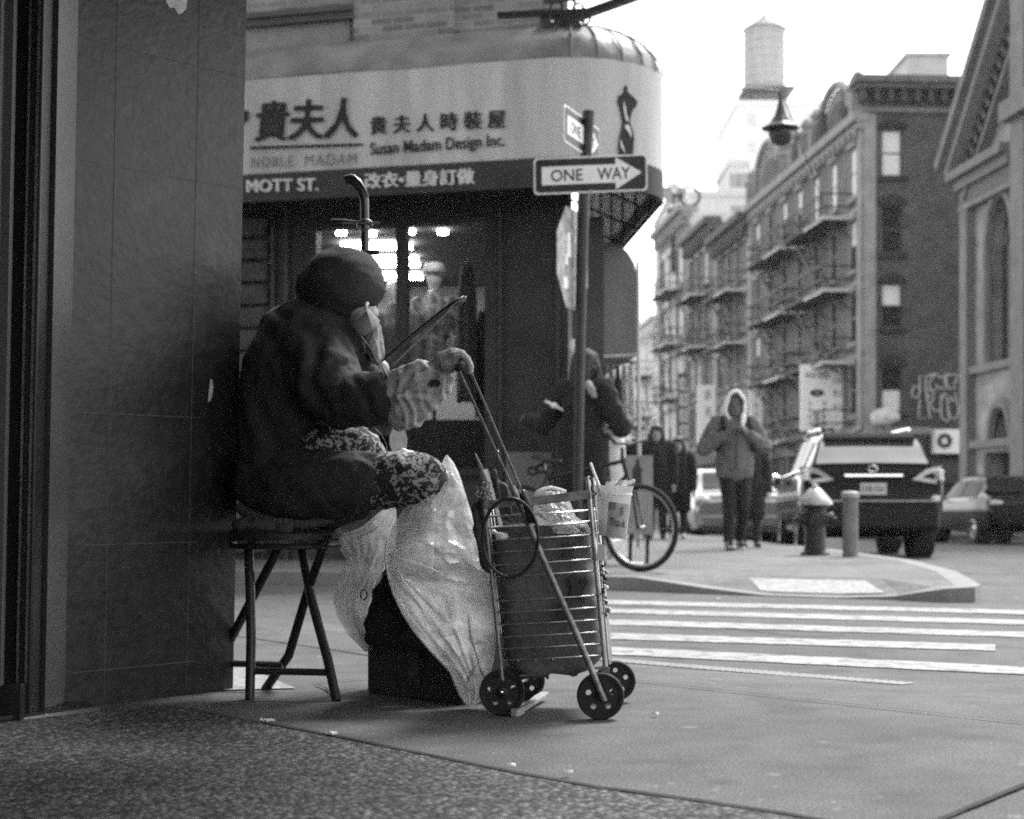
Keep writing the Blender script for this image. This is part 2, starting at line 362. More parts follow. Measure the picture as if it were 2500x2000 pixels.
# far sidewalk and its kerb
fk = [(-40, 24.2, 0), (-2, 12.95, 0), (.2, 12.3, 0), (.9, 12.02, 0), (1.35, 11.65, -.055), (1.75, 11.36, -.093), (2.2, 11.12, -.094), (2.55, 10.95, -.075), (2.85, 10.72, -.01), (3.03, 10.72, 0), (3.15, 11.0, 0),
      (3.5, 12.9, 0), (3.78, 15.4, -.01), (3.76, 19, -.03), (2.95, 29, -.08), (2.3, 45, -.12), (1.2, 70, -.15), (-4, 150, -.2)]
def inset(pts, d):
    o = []
    for i, p in enumerate(pts):
        a = Vector(pts[max(i - 1, 0)][:2]); c = Vector(pts[min(i + 1, len(pts) - 1)][:2]); t = (c - a).normalized(); o.append((p[0] - t.y * d, p[1] + t.x * d, p[2]))
    return o
k1 = inset(fk, .16); k2 = [(p[0], p[1], min(0, p[2] * .6 if i in (4, 5, 6, 7, 8) else p[2])) for i, p in enumerate(inset(fk, .17))]
k3 = [(p[0], p[1], 0 if i < 12 else p[2]) for i, p in enumerate(inset(fk, .95))]
for i, q_ in zip(range(3, 12), [(1.1, 12.9), (1.45, 12.58), (1.85, 12.3), (2.28, 12.06), (2.6, 11.9), (2.66, 11.86), (2.68, 11.86), (2.68, 11.9), (2.3, 12.7)]): k3[i] = (q_[0], q_[1], 0)
k1[8:11] = [(2.80, 10.9, -.008), (2.94, 10.9, 0), (2.96, 10.97, 0)]; k2 = k1
n = len(fk); b = MB()
b.add([Vector((p[0], p[1], p[2] + .002)) for p in fk] + [Vector((p[0], p[1], p[2] + .002)) for p in k1], [(i, i + 1, n + i + 1, n + i) for i in range(n - 1)])
b.add([Vector((p[0], p[1], p[2] + .002)) for p in fk] + [Vector((p[0], p[1], -.7)) for p in fk], [(i, i + 1, n + i + 1, n + i) for i in range(n - 1)])
b.build('kerb', KERB, kind='structure')
b = MB(); b.add([Vector((p[0], p[1], p[2])) for p in k1] + [Vector(p) for p in k3], [(i, i + 1, n + i + 1, n + i) for i in range(n - 1)])
loop = [Vector(p) for p in k3] + [Vector((-45, 150, -.2)), Vector((-45, 26, 0))]
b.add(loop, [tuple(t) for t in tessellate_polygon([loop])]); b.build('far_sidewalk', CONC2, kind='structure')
def fr(f, k): i = int(f); return Vector(k1[i]).lerp(Vector(k1[i + 1]), f - i).lerp(Vector(k3[i]).lerp(Vector(k3[i + 1]), f - i), k) + Vector((0, 0, .006))
b = MB(); b.loft([[fr(4.8 + t * .165, .1), fr(4.8 + t * .165, .8)] for t in range(13)], closed=False)
b.build('ramp_pavement', mat('ramp_plate', .25, .7, .15, 8, speck=.3, ss=30), kind='structure')
# right-hand sidewalk, past the cars
b = MB(); sw = [(9.6, 42), (9.6, 44), (8.6, 60), (4, 140), (9.3, 140), (13.4, 60), (16, 44), (16, 42)]
lo = [Vector((x, y, -.42)) for x, y in sw]; b.add(lo, [tuple(t) for t in tessellate_polygon([lo])])
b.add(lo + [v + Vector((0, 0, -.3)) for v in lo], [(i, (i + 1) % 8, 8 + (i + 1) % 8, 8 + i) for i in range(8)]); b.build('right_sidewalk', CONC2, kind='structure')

# ------------------------------------------------ foreground corner building on the left
TILE = None
def tilemat():
    m = mat('stone_cladding', .020, .42, .3, 3.0, .12, 40, speck=.35, ss=26, streak=True, detail=8)
    n = m.node_tree; N = n.nodes; L = n.links; b = N['Principled BSDF']
    src = b.inputs['Base Color'].links[0].from_socket
    tc = N.new('ShaderNodeTexCoord'); v = N.new('ShaderNodeTexNoise'); v.inputs['Scale'].default_value = 5; v.inputs['Detail'].default_value = 6
    L.new(tc.outputs['Object'], v.inputs[0]); mr = N.new('ShaderNodeMapRange'); L.new(v.outputs[0], mr.inputs[0])
    mr.inputs[1].default_value = .56; mr.inputs[2].default_value = .7; mr.inputs[3].default_value = 1; mr.inputs[4].default_value = 1.7
    v2 = N.new('ShaderNodeTexNoise'); v2.inputs['Scale'].default_value = 17; v2.inputs['Detail'].default_value = 2; L.new(tc.outputs['Object'], v2.inputs[0])
    m2 = N.new('ShaderNodeMapRange'); L.new(v2.outputs[0], m2.inputs[0]); m2.inputs[1].default_value = .27; m2.inputs[2].default_value = .33; m2.inputs[3].default_value = .35; m2.inputs[4].default_value = 1
    a = N.new('ShaderNodeMath'); a.operation = 'MULTIPLY'; L.new(src, a.inputs[0]); L.new(mr.outputs[0], a.inputs[1])
    c = N.new('ShaderNodeMath'); c.operation = 'MULTIPLY'; L.new(a.outputs[0], c.inputs[0]); L.new(m2.outputs[0], c.inputs[1]); L.new(c.outputs[0], b.inputs['Base Color'])
    return m
STONE = tilemat(); DARKMETAL = mat('dark_metal', .022, .35, .3, 12, metal=.3); GROUT = mat('pale_grout', .10, .8, .4, 60)
lean = lambda x, y, z: (x + .02 * z, y, z)
cb = thing('corner_building', 'dark stone clad building with the tiled pier beside the seated musician', 'building', (-1.3, 4.7, 0))
PA, PB, PC = Vector((-1.257, 4.6, 0)), Vector((-.862, 5.06, 0)), Vector((-1.62, 5.5, 0))
b = MB(lean); TOP = 2.5
b.add([(p.x, p.y, z) for z in (0, TOP) for p in (PA, PB, PC, Vector((-2.2, 5.4, 0)), Vector((-2.2, 4.6, 0)))], [(i, (i + 1) % 5, 5 + (i + 1) % 5, 5 + i) for i in range(5)])
b.build('cladding', STONE, cb)
fu = (PB - PA).normalized(); fn = Vector((fu.y, -fu.x, 0)); FW = (PB - PA).length
def onface(a, z, d=0.0): p = PA + fu * a + fn * d; return lean(p.x, p.y, z)
for zz in (.1, .46, .835, 1.2, 1.545, 1.89, 2.25): # thin raised grout lines between the tiles
    t0 = 0.02 if zz < 2 else .2
    MB().add([onface(a, z, d) for d in (0, .0012) for z in (zz - .0012, zz + .0012) for a in (t0, FW - (.0 if zz > 1.2 else .15))],
             [(4, 5, 7, 6), (0, 1, 5, 4), (2, 3, 7, 6)]).build('tile_joint', GROUT, cb)
for aa in (.131, .425):
    MB().add([onface(a, z, d) for d in (0, .0010) for z in (.02, TOP - .02) for a in (aa - .001, aa + .001)], [(4, 5, 7, 6), (0, 2, 6, 4), (1, 3, 7, 5)]).build('tile_joint', GROUT, cb)
SCRAP = mat('torn_paper', .5, .9, .3, 25)
b = MB(); pts = [(.485, 1.083), (.498, 1.088), (.506, 1.128), (.500, 1.146), (.503, 1.150), (.493, 1.155), (.490, 1.128)]
pts = [(FW * (x - .157) / .45 * .0 + x, z - .20) for x, z in pts]
b.prism(pts, lambda a, c, d=0: onface(a, c, .0015 + d), .0012); b.build('sticker_scrap', SCRAP, cb)
b = MB(); pts = [(.30, 2.055), (.315, 2.04), (.33, 2.045), (.345, 2.028), (.36, 2.035), (.375, 2.05), (.38, 2.1), (.31, 2.1)]
b.prism(pts, lambda a, c, d=0: onface(a, c, .0015 + d), .0012); b.build('sticker_scrap', SCRAP, cb)
b = MB(lean); b.add([(p[0], p[1], z) for z in (0, TOP) for p in ((-1.257, 4.6), (-1.275, 4.47), (-1.36, 4.5), (-1.36, 4.62))], [(i, (i + 1) % 4, 4 + (i + 1) % 4, 4 + i) for i in range(4)])
b.build('pier_return', mat('lighter_stone', .06, .5, .25, 5, .1, 40), cb)
b = MB(lean); b.box(-1.42, -1.288, 4.38, 4.5, .0, TOP); b.box(-2.6, -1.30, 4.34, 4.42, 0, .10); b.build('door_frame', DARKMETAL, cb, bevel=.004)
BRIGHTM = mat('worn_steel', .22, .22, .3, 20, metal=.9)
for xx, yy in ((-1.300, 4.375), (-1.322, 4.372)):
    b = MB(lean); b.box(xx - .003, xx + .003, yy - .004, yy + .004, .1, TOP); b.build('door_trim', BRIGHTM, cb)
b = MB(lean); b.box(-2.6, -1.345, 4.30, 4.33, .1, TOP); b.build('door_panel', mat('grey_door_panel', .075, .4, .2, 2, streak=True), cb)
b = MB(lean); b.box(-1.42, -1.368, 4.27, 4.30, .1, TOP); b.build('door_rail', mat('pale_rail', .11, .4, .15, 3), cb)
b = MB(); b.add([(-1.45, 4.2, .002), (-1.13, 4.53, .002), (-1.2, 4.63, .002), (-1.5, 4.55, .002), (-1.45, 4.2, .02), (-1.15, 4.53, .016), (-1.2, 4.62, .02), (-1.5, 4.55, .03)], [(0, 1, 5, 4), (1, 2, 6, 5), (2, 3, 7, 6), (4, 5, 6, 7), (0, 4, 7, 3)])
b.build('threshold', DARKMETAL, cb)
# unseen storeys overhanging the pavement, added to shade the foreground
BRD = mat('upper_brick', .14, .8, .3, 6, .3, 30)
b = MB(); b.box(-14, .85, -14, 5.5, 2.5, 16); b.build('shade_overhang', BRD, cb)
b = MB(); b.box(-14, -2.2, 4.6, 6.6, 0, 2.5); b.box(-14, -1.7, 5.45, 7.0, 2.5, 16); b.build('side_wall', BRD, cb)
b = MB(); b.box(-14, -1.6, -14, 4.2, 0, 2.5); b.build('recessed_wall', BRD, cb)
b = MB(); b.box(-1.6, .8, -14, -1.6, 0, 2.5); b.build('shade_back_wall', BRD, cb)  # unseen wall behind the camera, added to block light from there
# ------------------------------------------------ tailor's shop on the far corner
def brickmat(name, g, ang, mort=1.5, bwid=.215, bh=.068, var=.35, bump=.4, rough=.85):
    if name in _mats: return _mats[name]
    m = bpy.data.materials.new(name); m.use_nodes = True; n = m.node_tree; N = n.nodes; L = n.links
    b = N['Principled BSDF']; b.inputs['Roughness'].default_value = rough
    tc = N.new('ShaderNodeTexCoord'); mp = N.new('ShaderNodeMapping'); mp.inputs['Rotation'].default_value = (0, 0, -ang); L.new(tc.outputs['Object'], mp.inputs[0])
    sp = N.new('ShaderNodeSeparateXYZ'); L.new(mp.outputs[0], sp.inputs[0]); cb_ = N.new('ShaderNodeCombineXYZ'); L.new(sp.outputs[0], cb_.inputs[0]); L.new(sp.outputs[2], cb_.inputs[1])
    br = N.new('ShaderNodeTexBrick'); L.new(cb_.outputs[0], br.inputs[0]); br.inputs['Scale'].default_value = 1; br.inputs['Brick Width'].default_value = bwid
    br.inputs['Row Height'].default_value = bh; br.inputs['Mortar Size'].default_value = .007; br.inputs['Mortar Smooth'].default_value = .3
    br.inputs['Color1'].default_value = (g * (1 - var),) * 3 + (1,); br.inputs['Color2'].default_value = (g * (1 + var),) * 3 + (1,); br.inputs['Mortar'].default_value = (g * mort,) * 3 + (1,)
    nz_ = N.new('ShaderNodeTexNoise'); nz_.inputs['Scale'].default_value = 1.6; nz_.inputs['Detail'].default_value = 7; L.new(tc.outputs['Object'], nz_.inputs[0])
    mr = N.new('ShaderNodeMapRange'); L.new(nz_.outputs[0], mr.inputs[0]); mr.inputs[1].default_value = .3; mr.inputs[2].default_value = .7; mr.inputs[3].default_value = .7; mr.inputs[4].default_value = 1.3
    mu = N.new('ShaderNodeMixRGB'); mu.blend_type = 'MULTIPLY'; mu.inputs[0].default_value = 1; L.new(br.outputs[0], mu.inputs[1]); L.new(mr.outputs[0], mu.inputs[2]); L.new(mu.outputs[0], b.inputs['Base Color'])
    bp = N.new('ShaderNodeBump'); bp.inputs['Strength'].default_value = bump; bp.inputs['Distance'].default_value = .01; L.new(br.outputs['Fac'], bp.inputs['Height']); bp.invert = True; L.new(bp.outputs[0], b.inputs['Normal'])
    _mats[name] = m; return m
SO = Vector((.508, 14.79, 0)); SU = Vector((-.963, .27, 0)).normalized(); SN = Vector((-.27, -.963, 0)).normalized()
SV = Vector((-.0625, .998, 0)).normalized(); SM = Vector((.998, .0625, 0)).normalized()
def SF(s, d, z): return SO + SU * s + SN * d + Vector((0, 0, z))
def SP(px, py, d):
    k = (px - 1250) / F; Y = (d + SO.dot(SN)) / (k * SN.x + SN.y); p = Vector((k * Y, Y, 0)); return (p - SO).dot(SU), H + (1210 - py) * Y / F
SANG = math.atan2(SU.y, SU.x)
sb = thing('tailor_shop_building', "brick corner building with a tailor's rounded white awning and a lit shop window", 'building', SO)
SHOPDARK = mat('dark_shopfront', .03, .5, .4, 3, .1, 30)
SBRICK = brickmat('shop_brick', .21, SANG, 1.45)
win = [(SP(1200, 0, 0)[0], .85), (SP(760, 0, 0)[0], .85), (SP(760, 0, 0)[0], 3.16), (SP(1200, 0, 0)[0], 3.16)]
S1, S2 = win[0][0], win[1][0]
b = MB(); b.prism([(0, 0), (11, 0), (11, 4.0), (0, 4.0)], lambda s, z, d=0: SF(s, d, z), .14, [win]); b.build('shopfront_wall', SHOPDARK, sb)
b = MB(); b.add([q + Vector((0, 0, z)) for z in (4.0, 13) for q in (SF(0, 0, 0), SF(11, 0, 0), SF(11, -12, 0), SO + SV * 14)], [(i, (i + 1) % 4, 4 + (i + 1) % 4, 4 + i) for i in range(4)] + [(4, 5, 6, 7)])
b.build('brick_wall', SBRICK, sb)
sp_ = lambda px: SP(px, 0, 0)[0]
b = MB(lambda s, d, z: SF(s, d, z)); b.box(sp_(1110), sp_(870), .0, .07, 4.6, 13); b.build('brick_pier', SBRICK, sb)
b = MB(lambda s, d, z: SF(s, d, z)); b.box(sp_(868), sp_(590), .0, .12, 5.12, 5.17); b.box(sp_(868), sp_(590), .0, .08, 5.05, 5.12); b.build('window_sill', mat('sill_stone', .1, .8), sb)
b = MB(lambda s, d, z: SF(s, d, z)); b.box(sp_(868) + .05, sp_(590), .0, .015, 4.4, 5.05); b.build('render_panel', mat('stucco', .25, .9, .3, 4, .2, 40), sb)
b = MB(lambda s, d, z: SF(s, d, z)); z = .05
while z < 3.2:
    s = 2.93
    while s < 6:
        wdt = random.choice([.5, .62, .75]); b.box(s, s + wdt - .03, .0, .07 + .03 * random.random(), z, z + .185); s += wdt
    z += .215
b.build('rusticated_pier', mat('rough_stone', .075, .9, .4, 8, .8, 14), sb, bevel=.03)
for s in (S1, S2, sp_(980)):
    b = MB(lambda s, d, z: SF(s, d, z)); w_ = .05 if s not in (S1, S2) else .06; b.box(s - w_, s + w_, -.10, .02, .85, 3.16); b.build('window_mullion', SHOPDARK, sb)
for q in ((-.12, .05, .78, .85), (-.10, .03, 3.10, 3.16)): b = MB(lambda s, d, z: SF(s, d, z)); b.box(S1, S2, *q); b.build('window_rail', SHOPDARK, sb)
for a_, c_ in ((.08, .11), (.62, .65), (2.72, 2.76), (2.86, 2.9)): b = MB(lambda s, d, z: SF(s, d, z)); b.box(a_, c_, 0, .035, .0, 3.3); b.build('wall_trim', mat('trim_black', .05, .35, .3, 12), sb)
for a_, c_ in ((S1 + .05, S1 + .55), (S1 + .62, S1 + 1.15), (S1 + 1.2, S2 - .06)): b = MB(lambda s, d, z: SF(s, d, z)); b.box(a_, c_, 0, .025, .14, .7); b.build('bulkhead_panel', mat('bulkhead_brown', .04, .45, .4, 5, .1, 20), sb, bevel=.012)
MB().add([SF(S1, -.06, .85), SF(S2, -.06, .85), SF(S2, -.06, 3.16), SF(S1, -.06, 3.16)], [(0, 1, 2, 3)]).build('shop_window_pane', glassmat('shop_glass', .85, .02, .82), sb)
WALLIN = mat('shop_plaster', .34, .8, .1, 2)
rx0, rx1, ry0, ry1 = -2.6, .18, 15.0, 20.6
b = MB(); fl = lambda p: p
b.add([SF(.1, -.16, .1), SF(4.2, -.16, .1), Vector((-4.9, ry1, .1)), Vector((.1, ry1, .1)), SF(.1, -.16, 3.22), SF(4.2, -.16, 3.22), Vector((-4.9, ry1, 3.22)), Vector((.1, ry1, 3.22))],
      [(0, 1, 2, 3), (1, 2, 6, 5), (2, 3, 7, 6), (3, 0, 4, 7)])
b.build('shop_interior', WALLIN, sb)
MB().add([SF(.1, -.16, 3.22), SF(4.2, -.16, 3.22), Vector((-4.9, ry1, 3.22)), Vector((.1, ry1, 3.22))], [(0, 1, 2, 3)]).build('shop_ceiling', mat('shop_ceiling_paint', .07, .9, .1, 2), sb)
LAMP = emat('fluorescent_light', 9)
for xa, xb, y, hh in ((836, 1004, 600, .14), (830, 1020, 631, .06), (830, 1024, 646, .04), (820, 1030, 674, .16)):
    Y = 2.59 * F / (1210 - y); b = MB(); b.box((xa - 1250) * Y / F, (xb - 1250) * Y / F, Y - hh, Y + hh, 3.17, 3.20); b.build('ceiling_light', LAMP, sb)
for x, y in ((833, 573), (906, 575), (1000, 570), (1081, 571)):
    Y = 2.58 * F / (1210 - y); MB().lathe([(.05, 0), (.05, .03)], P(x, y, Y), 14).build('ceiling_spotlight', emat('spotlight', 16), sb)
b = MB(); b.box(-2.3, .1, 17.3, 17.7, .1, 1.4); b.build('display_platform', SHOPDARK, sb)
# awning swept along the front, round the corner and down the side street
path = [(SO + SU * (9 - .6 * i), SN) for i in range(16)]
a0 = math.atan2(SN.y, SN.x); a1 = math.atan2(SM.y, SM.x)
path += [(SO.copy(), Vector((math.cos(lerp(a0, a1, t / 14)), math.sin(lerp(a0, a1, t / 14)), 0))) for t in range(1, 14)]
path += [(SO + SV * (.5 * i), SM) for i in range(13)]
def sweep(prof, thick=.012, sag=0.0):
    b = MB(); rings = []
    for i, (p, dd) in enumerate(path):
        o = [p + dd * (d + sag * nz((i * .7, d * 5, z * 3))) + Vector((0, 0, z + sag * nz((i * .7, d * 4, 9)))) for d, z in prof]
        rings.append(o + [q - dd * thick - Vector((0, 0, thick * .6)) for q in reversed(o)])
    b.loft(rings); return b
AW = thing('shop_awning', 'rounded white fabric awning with Chinese lettering and a dark valance over the tailor shop', 'awning', SO + Vector((0, 0, 3.2)))
sweep([(.85, 4.335), (.83, 4.43), (.74, 4.555), (.6, 4.655), (.42, 4.73), (.2, 4.765), (0.01, 4.77)], sag=.022).build('awning_roof', filmmat('awning_grey_fabric', .20, .0, .12, .5, .5, 6, 2.5, .3), AW, smooth=True, auto=50)
ff = filmmat('awning_white_fabric', .58, .0, .22, .75, .2, 4, 4, .16, .12); sweep([(.85, 3.475), (.852, 3.7), (.85, 4.0), (.851, 4.2), (.85, 4.332)], sag=.006).build('awning_fascia', ff, AW, smooth=True, auto=50)
sweep([(.856, 3.235), (.856, 3.482)]).build('awning_valance', mat('dark_valance', .04, .8, .25, 5), AW, smooth=True, auto=50)
b = MB(); r_ = .012
for i, (p, dd) in enumerate(path):
    if i % 2 == 0 and i > 8: b.tube([p + dd * .02 + Vector((0, 0, 4.6)), p + dd * .6 + Vector((0, 0, 4.45)), p + dd * .82 + Vector((0, 0, 4.3)), p + dd * .82 + Vector((0, 0, 3.26))], r_, 6); b.tube([p + dd * .82 + Vector((0, 0, 3.26)), p + dd * .05 + Vector((0, 0, 3.6))], r_, 6)
for z in (3.26, 4.3): b.tube([p + dd * .82 + Vector((0, 0, z)) for p, dd in path], r_, 6)
b.build('awning_frame', DARKMETAL, AW)
for i in (17, 19, 21, 23, 25, 27):
    p, dd = path[i]; b = MB(); b.tube([p + dd * d + Vector((0, 0, z)) for d, z in ((.862, 4.33), (.842, 4.435), (.752, 4.56), (.61, 4.662), (.43, 4.738), (.2, 4.772))], .009, 6); b.build('roof_seam', mat('seam_tape', .2, .8), AW)
TDARK = mat('sign_ink', .022, .8, .2, 10); TGREY = mat('sign_grey_ink', .16, .8, .2, 10); TWHITE = mat('sign_white', .62, .7, .1, 10)
def sgn(body, x0, x1, ytop, ybot, m, **k):
    """box given at its left end: (x0, ybot) and at its right end"""
    s0, z0 = SP(x0, ybot[0], .86); s1, z1 = SP(x1, ybot[1], .86); _, zt = SP(x0, ytop[0], .86)
    a = SF(s0, .86, z0); c = SF(s1, .86, z1); bold = k.pop('bold', 0)
    if bold: text(body, m, AW, a + Vector((0, 0, .004)), c - a, (0, 0, 1), (c - a).length - bold, zt - z0, **dict(k, ext=k.get('ext', .006) + .001)); a = a + (c - a).normalized() * bold
    return text(body, m, AW, a, c - a, (0, 0, 1), (c - a).length, zt - z0, **k)
sgn('貴夫人', 620, 876, (249, 0), (347, 338), TDARK, bold=.014, offset=.014, shear=.12, ext=.006)
s_, z_ = SP(600, 300, .86); b = MB()
b.prism([(s_ + .05, z_ + .12), (s_ - .035, z_ + .1), (s_ - .02, z_ + .02), (s_ + .05, z_ - .02)], lambda s, z, d=0: SF(s, .868 + d, z), .006); b.build('lettering', TDARK, AW)
b = MB(); a = SP(612, 361, .86); c = SP(886, 353, .86); b.bar(SF(a[0], .862, a[1]), SF(c[0], .862, c[1]), .012, .02); b.build('sign_rule', TDARK, AW)
sgn('NOBLE', 615, 716, (384, 0), (409, 406), TGREY, ext=.006, space=1.2)
sgn('MADAM', 746, 872, (378, 0), (405, 401), TGREY, ext=.006, space=1.2)
sgn('貴 夫 人 時 裝 屋', 903, 1236, (286, 0), (330, 313), TDARK, bold=.012, offset=.003, ext=.006)
sgn('Susan Madam Design Inc.', 904, 1233, (350, 0), (388, 366), TDARK, bold=.006, offset=.004, ext=.006)
sgn('MOTT ST.', 602, 779, (441, 0), (471, 466), TWHITE, bold=.012, offset=.006, ext=.008)
sgn('改衣•量身訂做', 890, 1160, (424, 0), (462, 450), TWHITE, bold=.012, offset=.006, ext=.008)
# dress emblem painted on the rounded corner of the fascia
outl = [(0, 1), (.07, .99), (.06, .93), (.12, .9), (.3, .86), (.47, .8), (.42, .74), (.26, .66), (.2, .58), (.16, .5), (.22, .42), (.3, .34), (.33, .25), (.3, .12), (.3, 0), (-.28, 0), (-.3, .12), (-.26, .25), (-.18, .36), (-.13, .48), (-.2, .58), (-.24, .68), (-.33, .74), (-.3, .83), (-.12, .88), (-.07, .92), (-.08, .98)]
def corner(px, z, d):
    best = None
    for i in range(400):
        t = a0 + (a1 - a0) * i / 399; q = SO + Vector((math.cos(t), math.sin(t), 0)) * (.85 + d); e = abs(1250 + F * q.x / q.y - px)
        if best is None or e < best[0]: best = (e, q)
    return best[1] + Vector((0, 0, z))
EH = .60; EZ = 3.52
b = MB(); b.prism(outl, lambda x, y, d=0: corner(1528 + x * 62, EZ + y * EH, .012 + d), .006); b.build('dress_emblem', TDARK, AW)
for pts in ([(-.1, .78), (-.02, .7), (.03, .58), (.1, .52), (.08, .48), (-.02, .54), (-.08, .66)], [(-.05, .42), (.1, .45), (.2, .36), (.22, .26), (.14, .33), (.02, .38)], [(-.24, .24), (-.18, .1), (-.02, .03), (-.1, .12)]):
    b = MB(); b.prism(pts, lambda x, y, d=0: corner(1528 + x * 62, EZ + y * EH, .016 + d), .003); b.build('emblem_highlight', TWHITE, AW)
# iron balcony above the awning corner
fe = thing('iron_balcony', 'dark iron fire balcony corner with scroll brackets above the white awning', 'balcony', P(1380, 60, 14.2))
b = MB(); b.bar(P(1216, 38, 14.25), P(1440, 28, 14.0), .045, .05); b.bar(P(1330, 4, 14.2), P(1425, -6, 14.0), .03, .035); b.bar(P(1365, 58, 14.0), P(1560, -12, 13.7), .09, .06)
b.build('balcony_beam', DARKMETAL, fe)
b = MB(); b.prism([(0, 0), (.30, 0), (.35, .13), (-.05, .13)], lambda x, y, d=0: P(1332, 76, 14.2) + Vector((x * 1.0, .3 + d, y)), .3); b.build('planter', mat('planter_grey', .09, .8), fe)
b = MB()
for cx, cy, rr in ((1360, 18, 15), (1388, 12, 16), (1412, 20, 12), (1352, 44, 12), (1425, 45, 16)):
    b.tube([P(cx, cy, 14.1) + Vector((math.cos(t), 0, math.sin(t))) * rr * 14.1 / F for t in [2 * math.pi * i / 14 for i in range(14)]], .012, 6, closed=True)
b.build('scroll_bracket', DARKMETAL, fe)
b = MB(); b.obox(SO + SV * .55 + SM * .18 + Vector((0, 0, 1.6)), SM * .2, SV * .08, Vector((0, 0, 1.6))); b.build('dark_gap_panel', SHOPDARK, sb)  # dark panel added to close the bright gap beside the wall corner
# second awning further along the side street and the rail of clothes under it
a2 = thing('side_street_awning', 'grey rounded fabric awning on the side street behind the street sign pole', 'awning', (1.0, 18.3, 2.1))
b = MB(); prof = [(1486, 592), (1510, 598), (1534, 616), (1550, 644), (1556, 690), (1557, 868), (1432, 868), (1432, 592)]
rings = [[P(x, y, 17.2) for x, y in prof], [P(x, y, 17.2) + Vector((-.19, 3.0, 0)) for x, y in prof]]
b.loft(rings); b.build('awning_cover', mat('grey_awning_cloth', .17, .8, .2, 2, .1, 20, streak=True), a2, smooth=True, auto=30)
b = MB(); b.tube([P(1557, 640, 17.1), P(1561, 1150, 17.1)], .02, 8); b.tube([P(1440, 872, 17.15), P(1562, 866, 17.15)], .015, 8); b.build('awning_post', mat('pale_post', .5, .5), a2)
rk = thing('clothes_rail', 'metal clothes rail standing under the grey side awning', 'clothes rail', P(1500, 1330, 17.4))
b = MB(); b.tube([P(1440, 888, 17.4), P(1562, 884, 17.4)], .014, 8); b.tube([P(1446, 888, 17.4), P(1446, 1336, 17.4)], .014, 8); b.tube([P(1558, 886, 17.4), P(1558, 1336, 17.4)], .014, 8); b.build('rail', BRIGHTM, rk)
def garment(name, label, cat, px, ytop, wpx, hpx, Y, m, group=None, seed=0, sleeves=True):
    g = thing(name, label, cat, P(px, ytop, Y), group)
    W_ = wpx * Y / F; Hh = hpx * Y / F; rings = []
    for k in range(13):
        t = k / 12; ww = W_ / 2 * (lerp(.55, 1.0, min(1, t * 4)) if sleeves else 1) * (1 + .06 * nz((seed, t * 3, 0)))
        c = P(px, ytop, Y) - Vector((0, 0, Hh * t)); dp = .035 + .05 * t
        rings.append([c + Vector((math.cos(a) * ww * (1 + .12 * math.sin(a * 5 + seed + t)), math.sin(a) * dp * (1 + .5 * math.sin(a * 7 + seed * 2)), .02 * math.sin(a * 3 + seed) * (k > 10))) for a in [2 * math.pi * i / 28 for i in range(28)]])
    MB().loft(rings).build('cloth', m, g, smooth=True)
    b = MB(); b.tube([P(px, ytop, Y) + Vector((-W_ * .25, 0, -.02)), P(px, ytop, Y) + Vector((0, 0, .03)), P(px, ytop, Y) + Vector((W_ * .25, 0, -.02))], .006, 6); b.tube([P(px, ytop, Y) + Vector((0, 0, .03)), P(px, ytop - 14, Y)], .004, 6); b.build('hanger', DARKMETAL, g)
    return g
gl = [mat('cloth_%s' % k, v, .9, .25, 8, .3, 30) for k, v in (('charcoal', .05), ('slate', .14), ('ash', .28), ('cream', .5), ('pearl', .65))]
for px, wp, hp, mi, lb in ((1456, 18, 150, 2, 'ash grey garment nearest the sign pole on the clothes rail'), (1474, 16, 160, 1, 'slate grey long garment hanging second along the clothes rail'), (1492, 16, 150, 2, 'mid grey garment with a dark neighbour on its right'),
                           (1508, 14, 130, 0, 'black garment hanging between two paler ones'), (1523, 15, 150, 3, 'cream garment with deep folds on the clothes rail'), (1541, 16, 120, 4, 'palest garment at the street end of the clothes rail')):
    garment('hanging_garment', lb, 'garment', px, 895, wp, hp, 17.4, gl[mi], 'garments on the side street rail', px)
rings = [[P(1500 + math.cos(t) * w_, y, 17.7) + Vector((0, math.sin(t) * .12, 0)) for t in [2 * math.pi * i / 16 for i in range(16)]] for y, w_ in ((1040, 20), (1090, 26), (1180, 30), (1290, 33), (1333, 30))]
t_ = thing('draped_garment', 'white striped garment draped under the rail beside the dark standing person', 'garment', P(1500, 1333, 17.7)); MB().loft(rings).build('cloth', gl[4], t_, smooth=True)
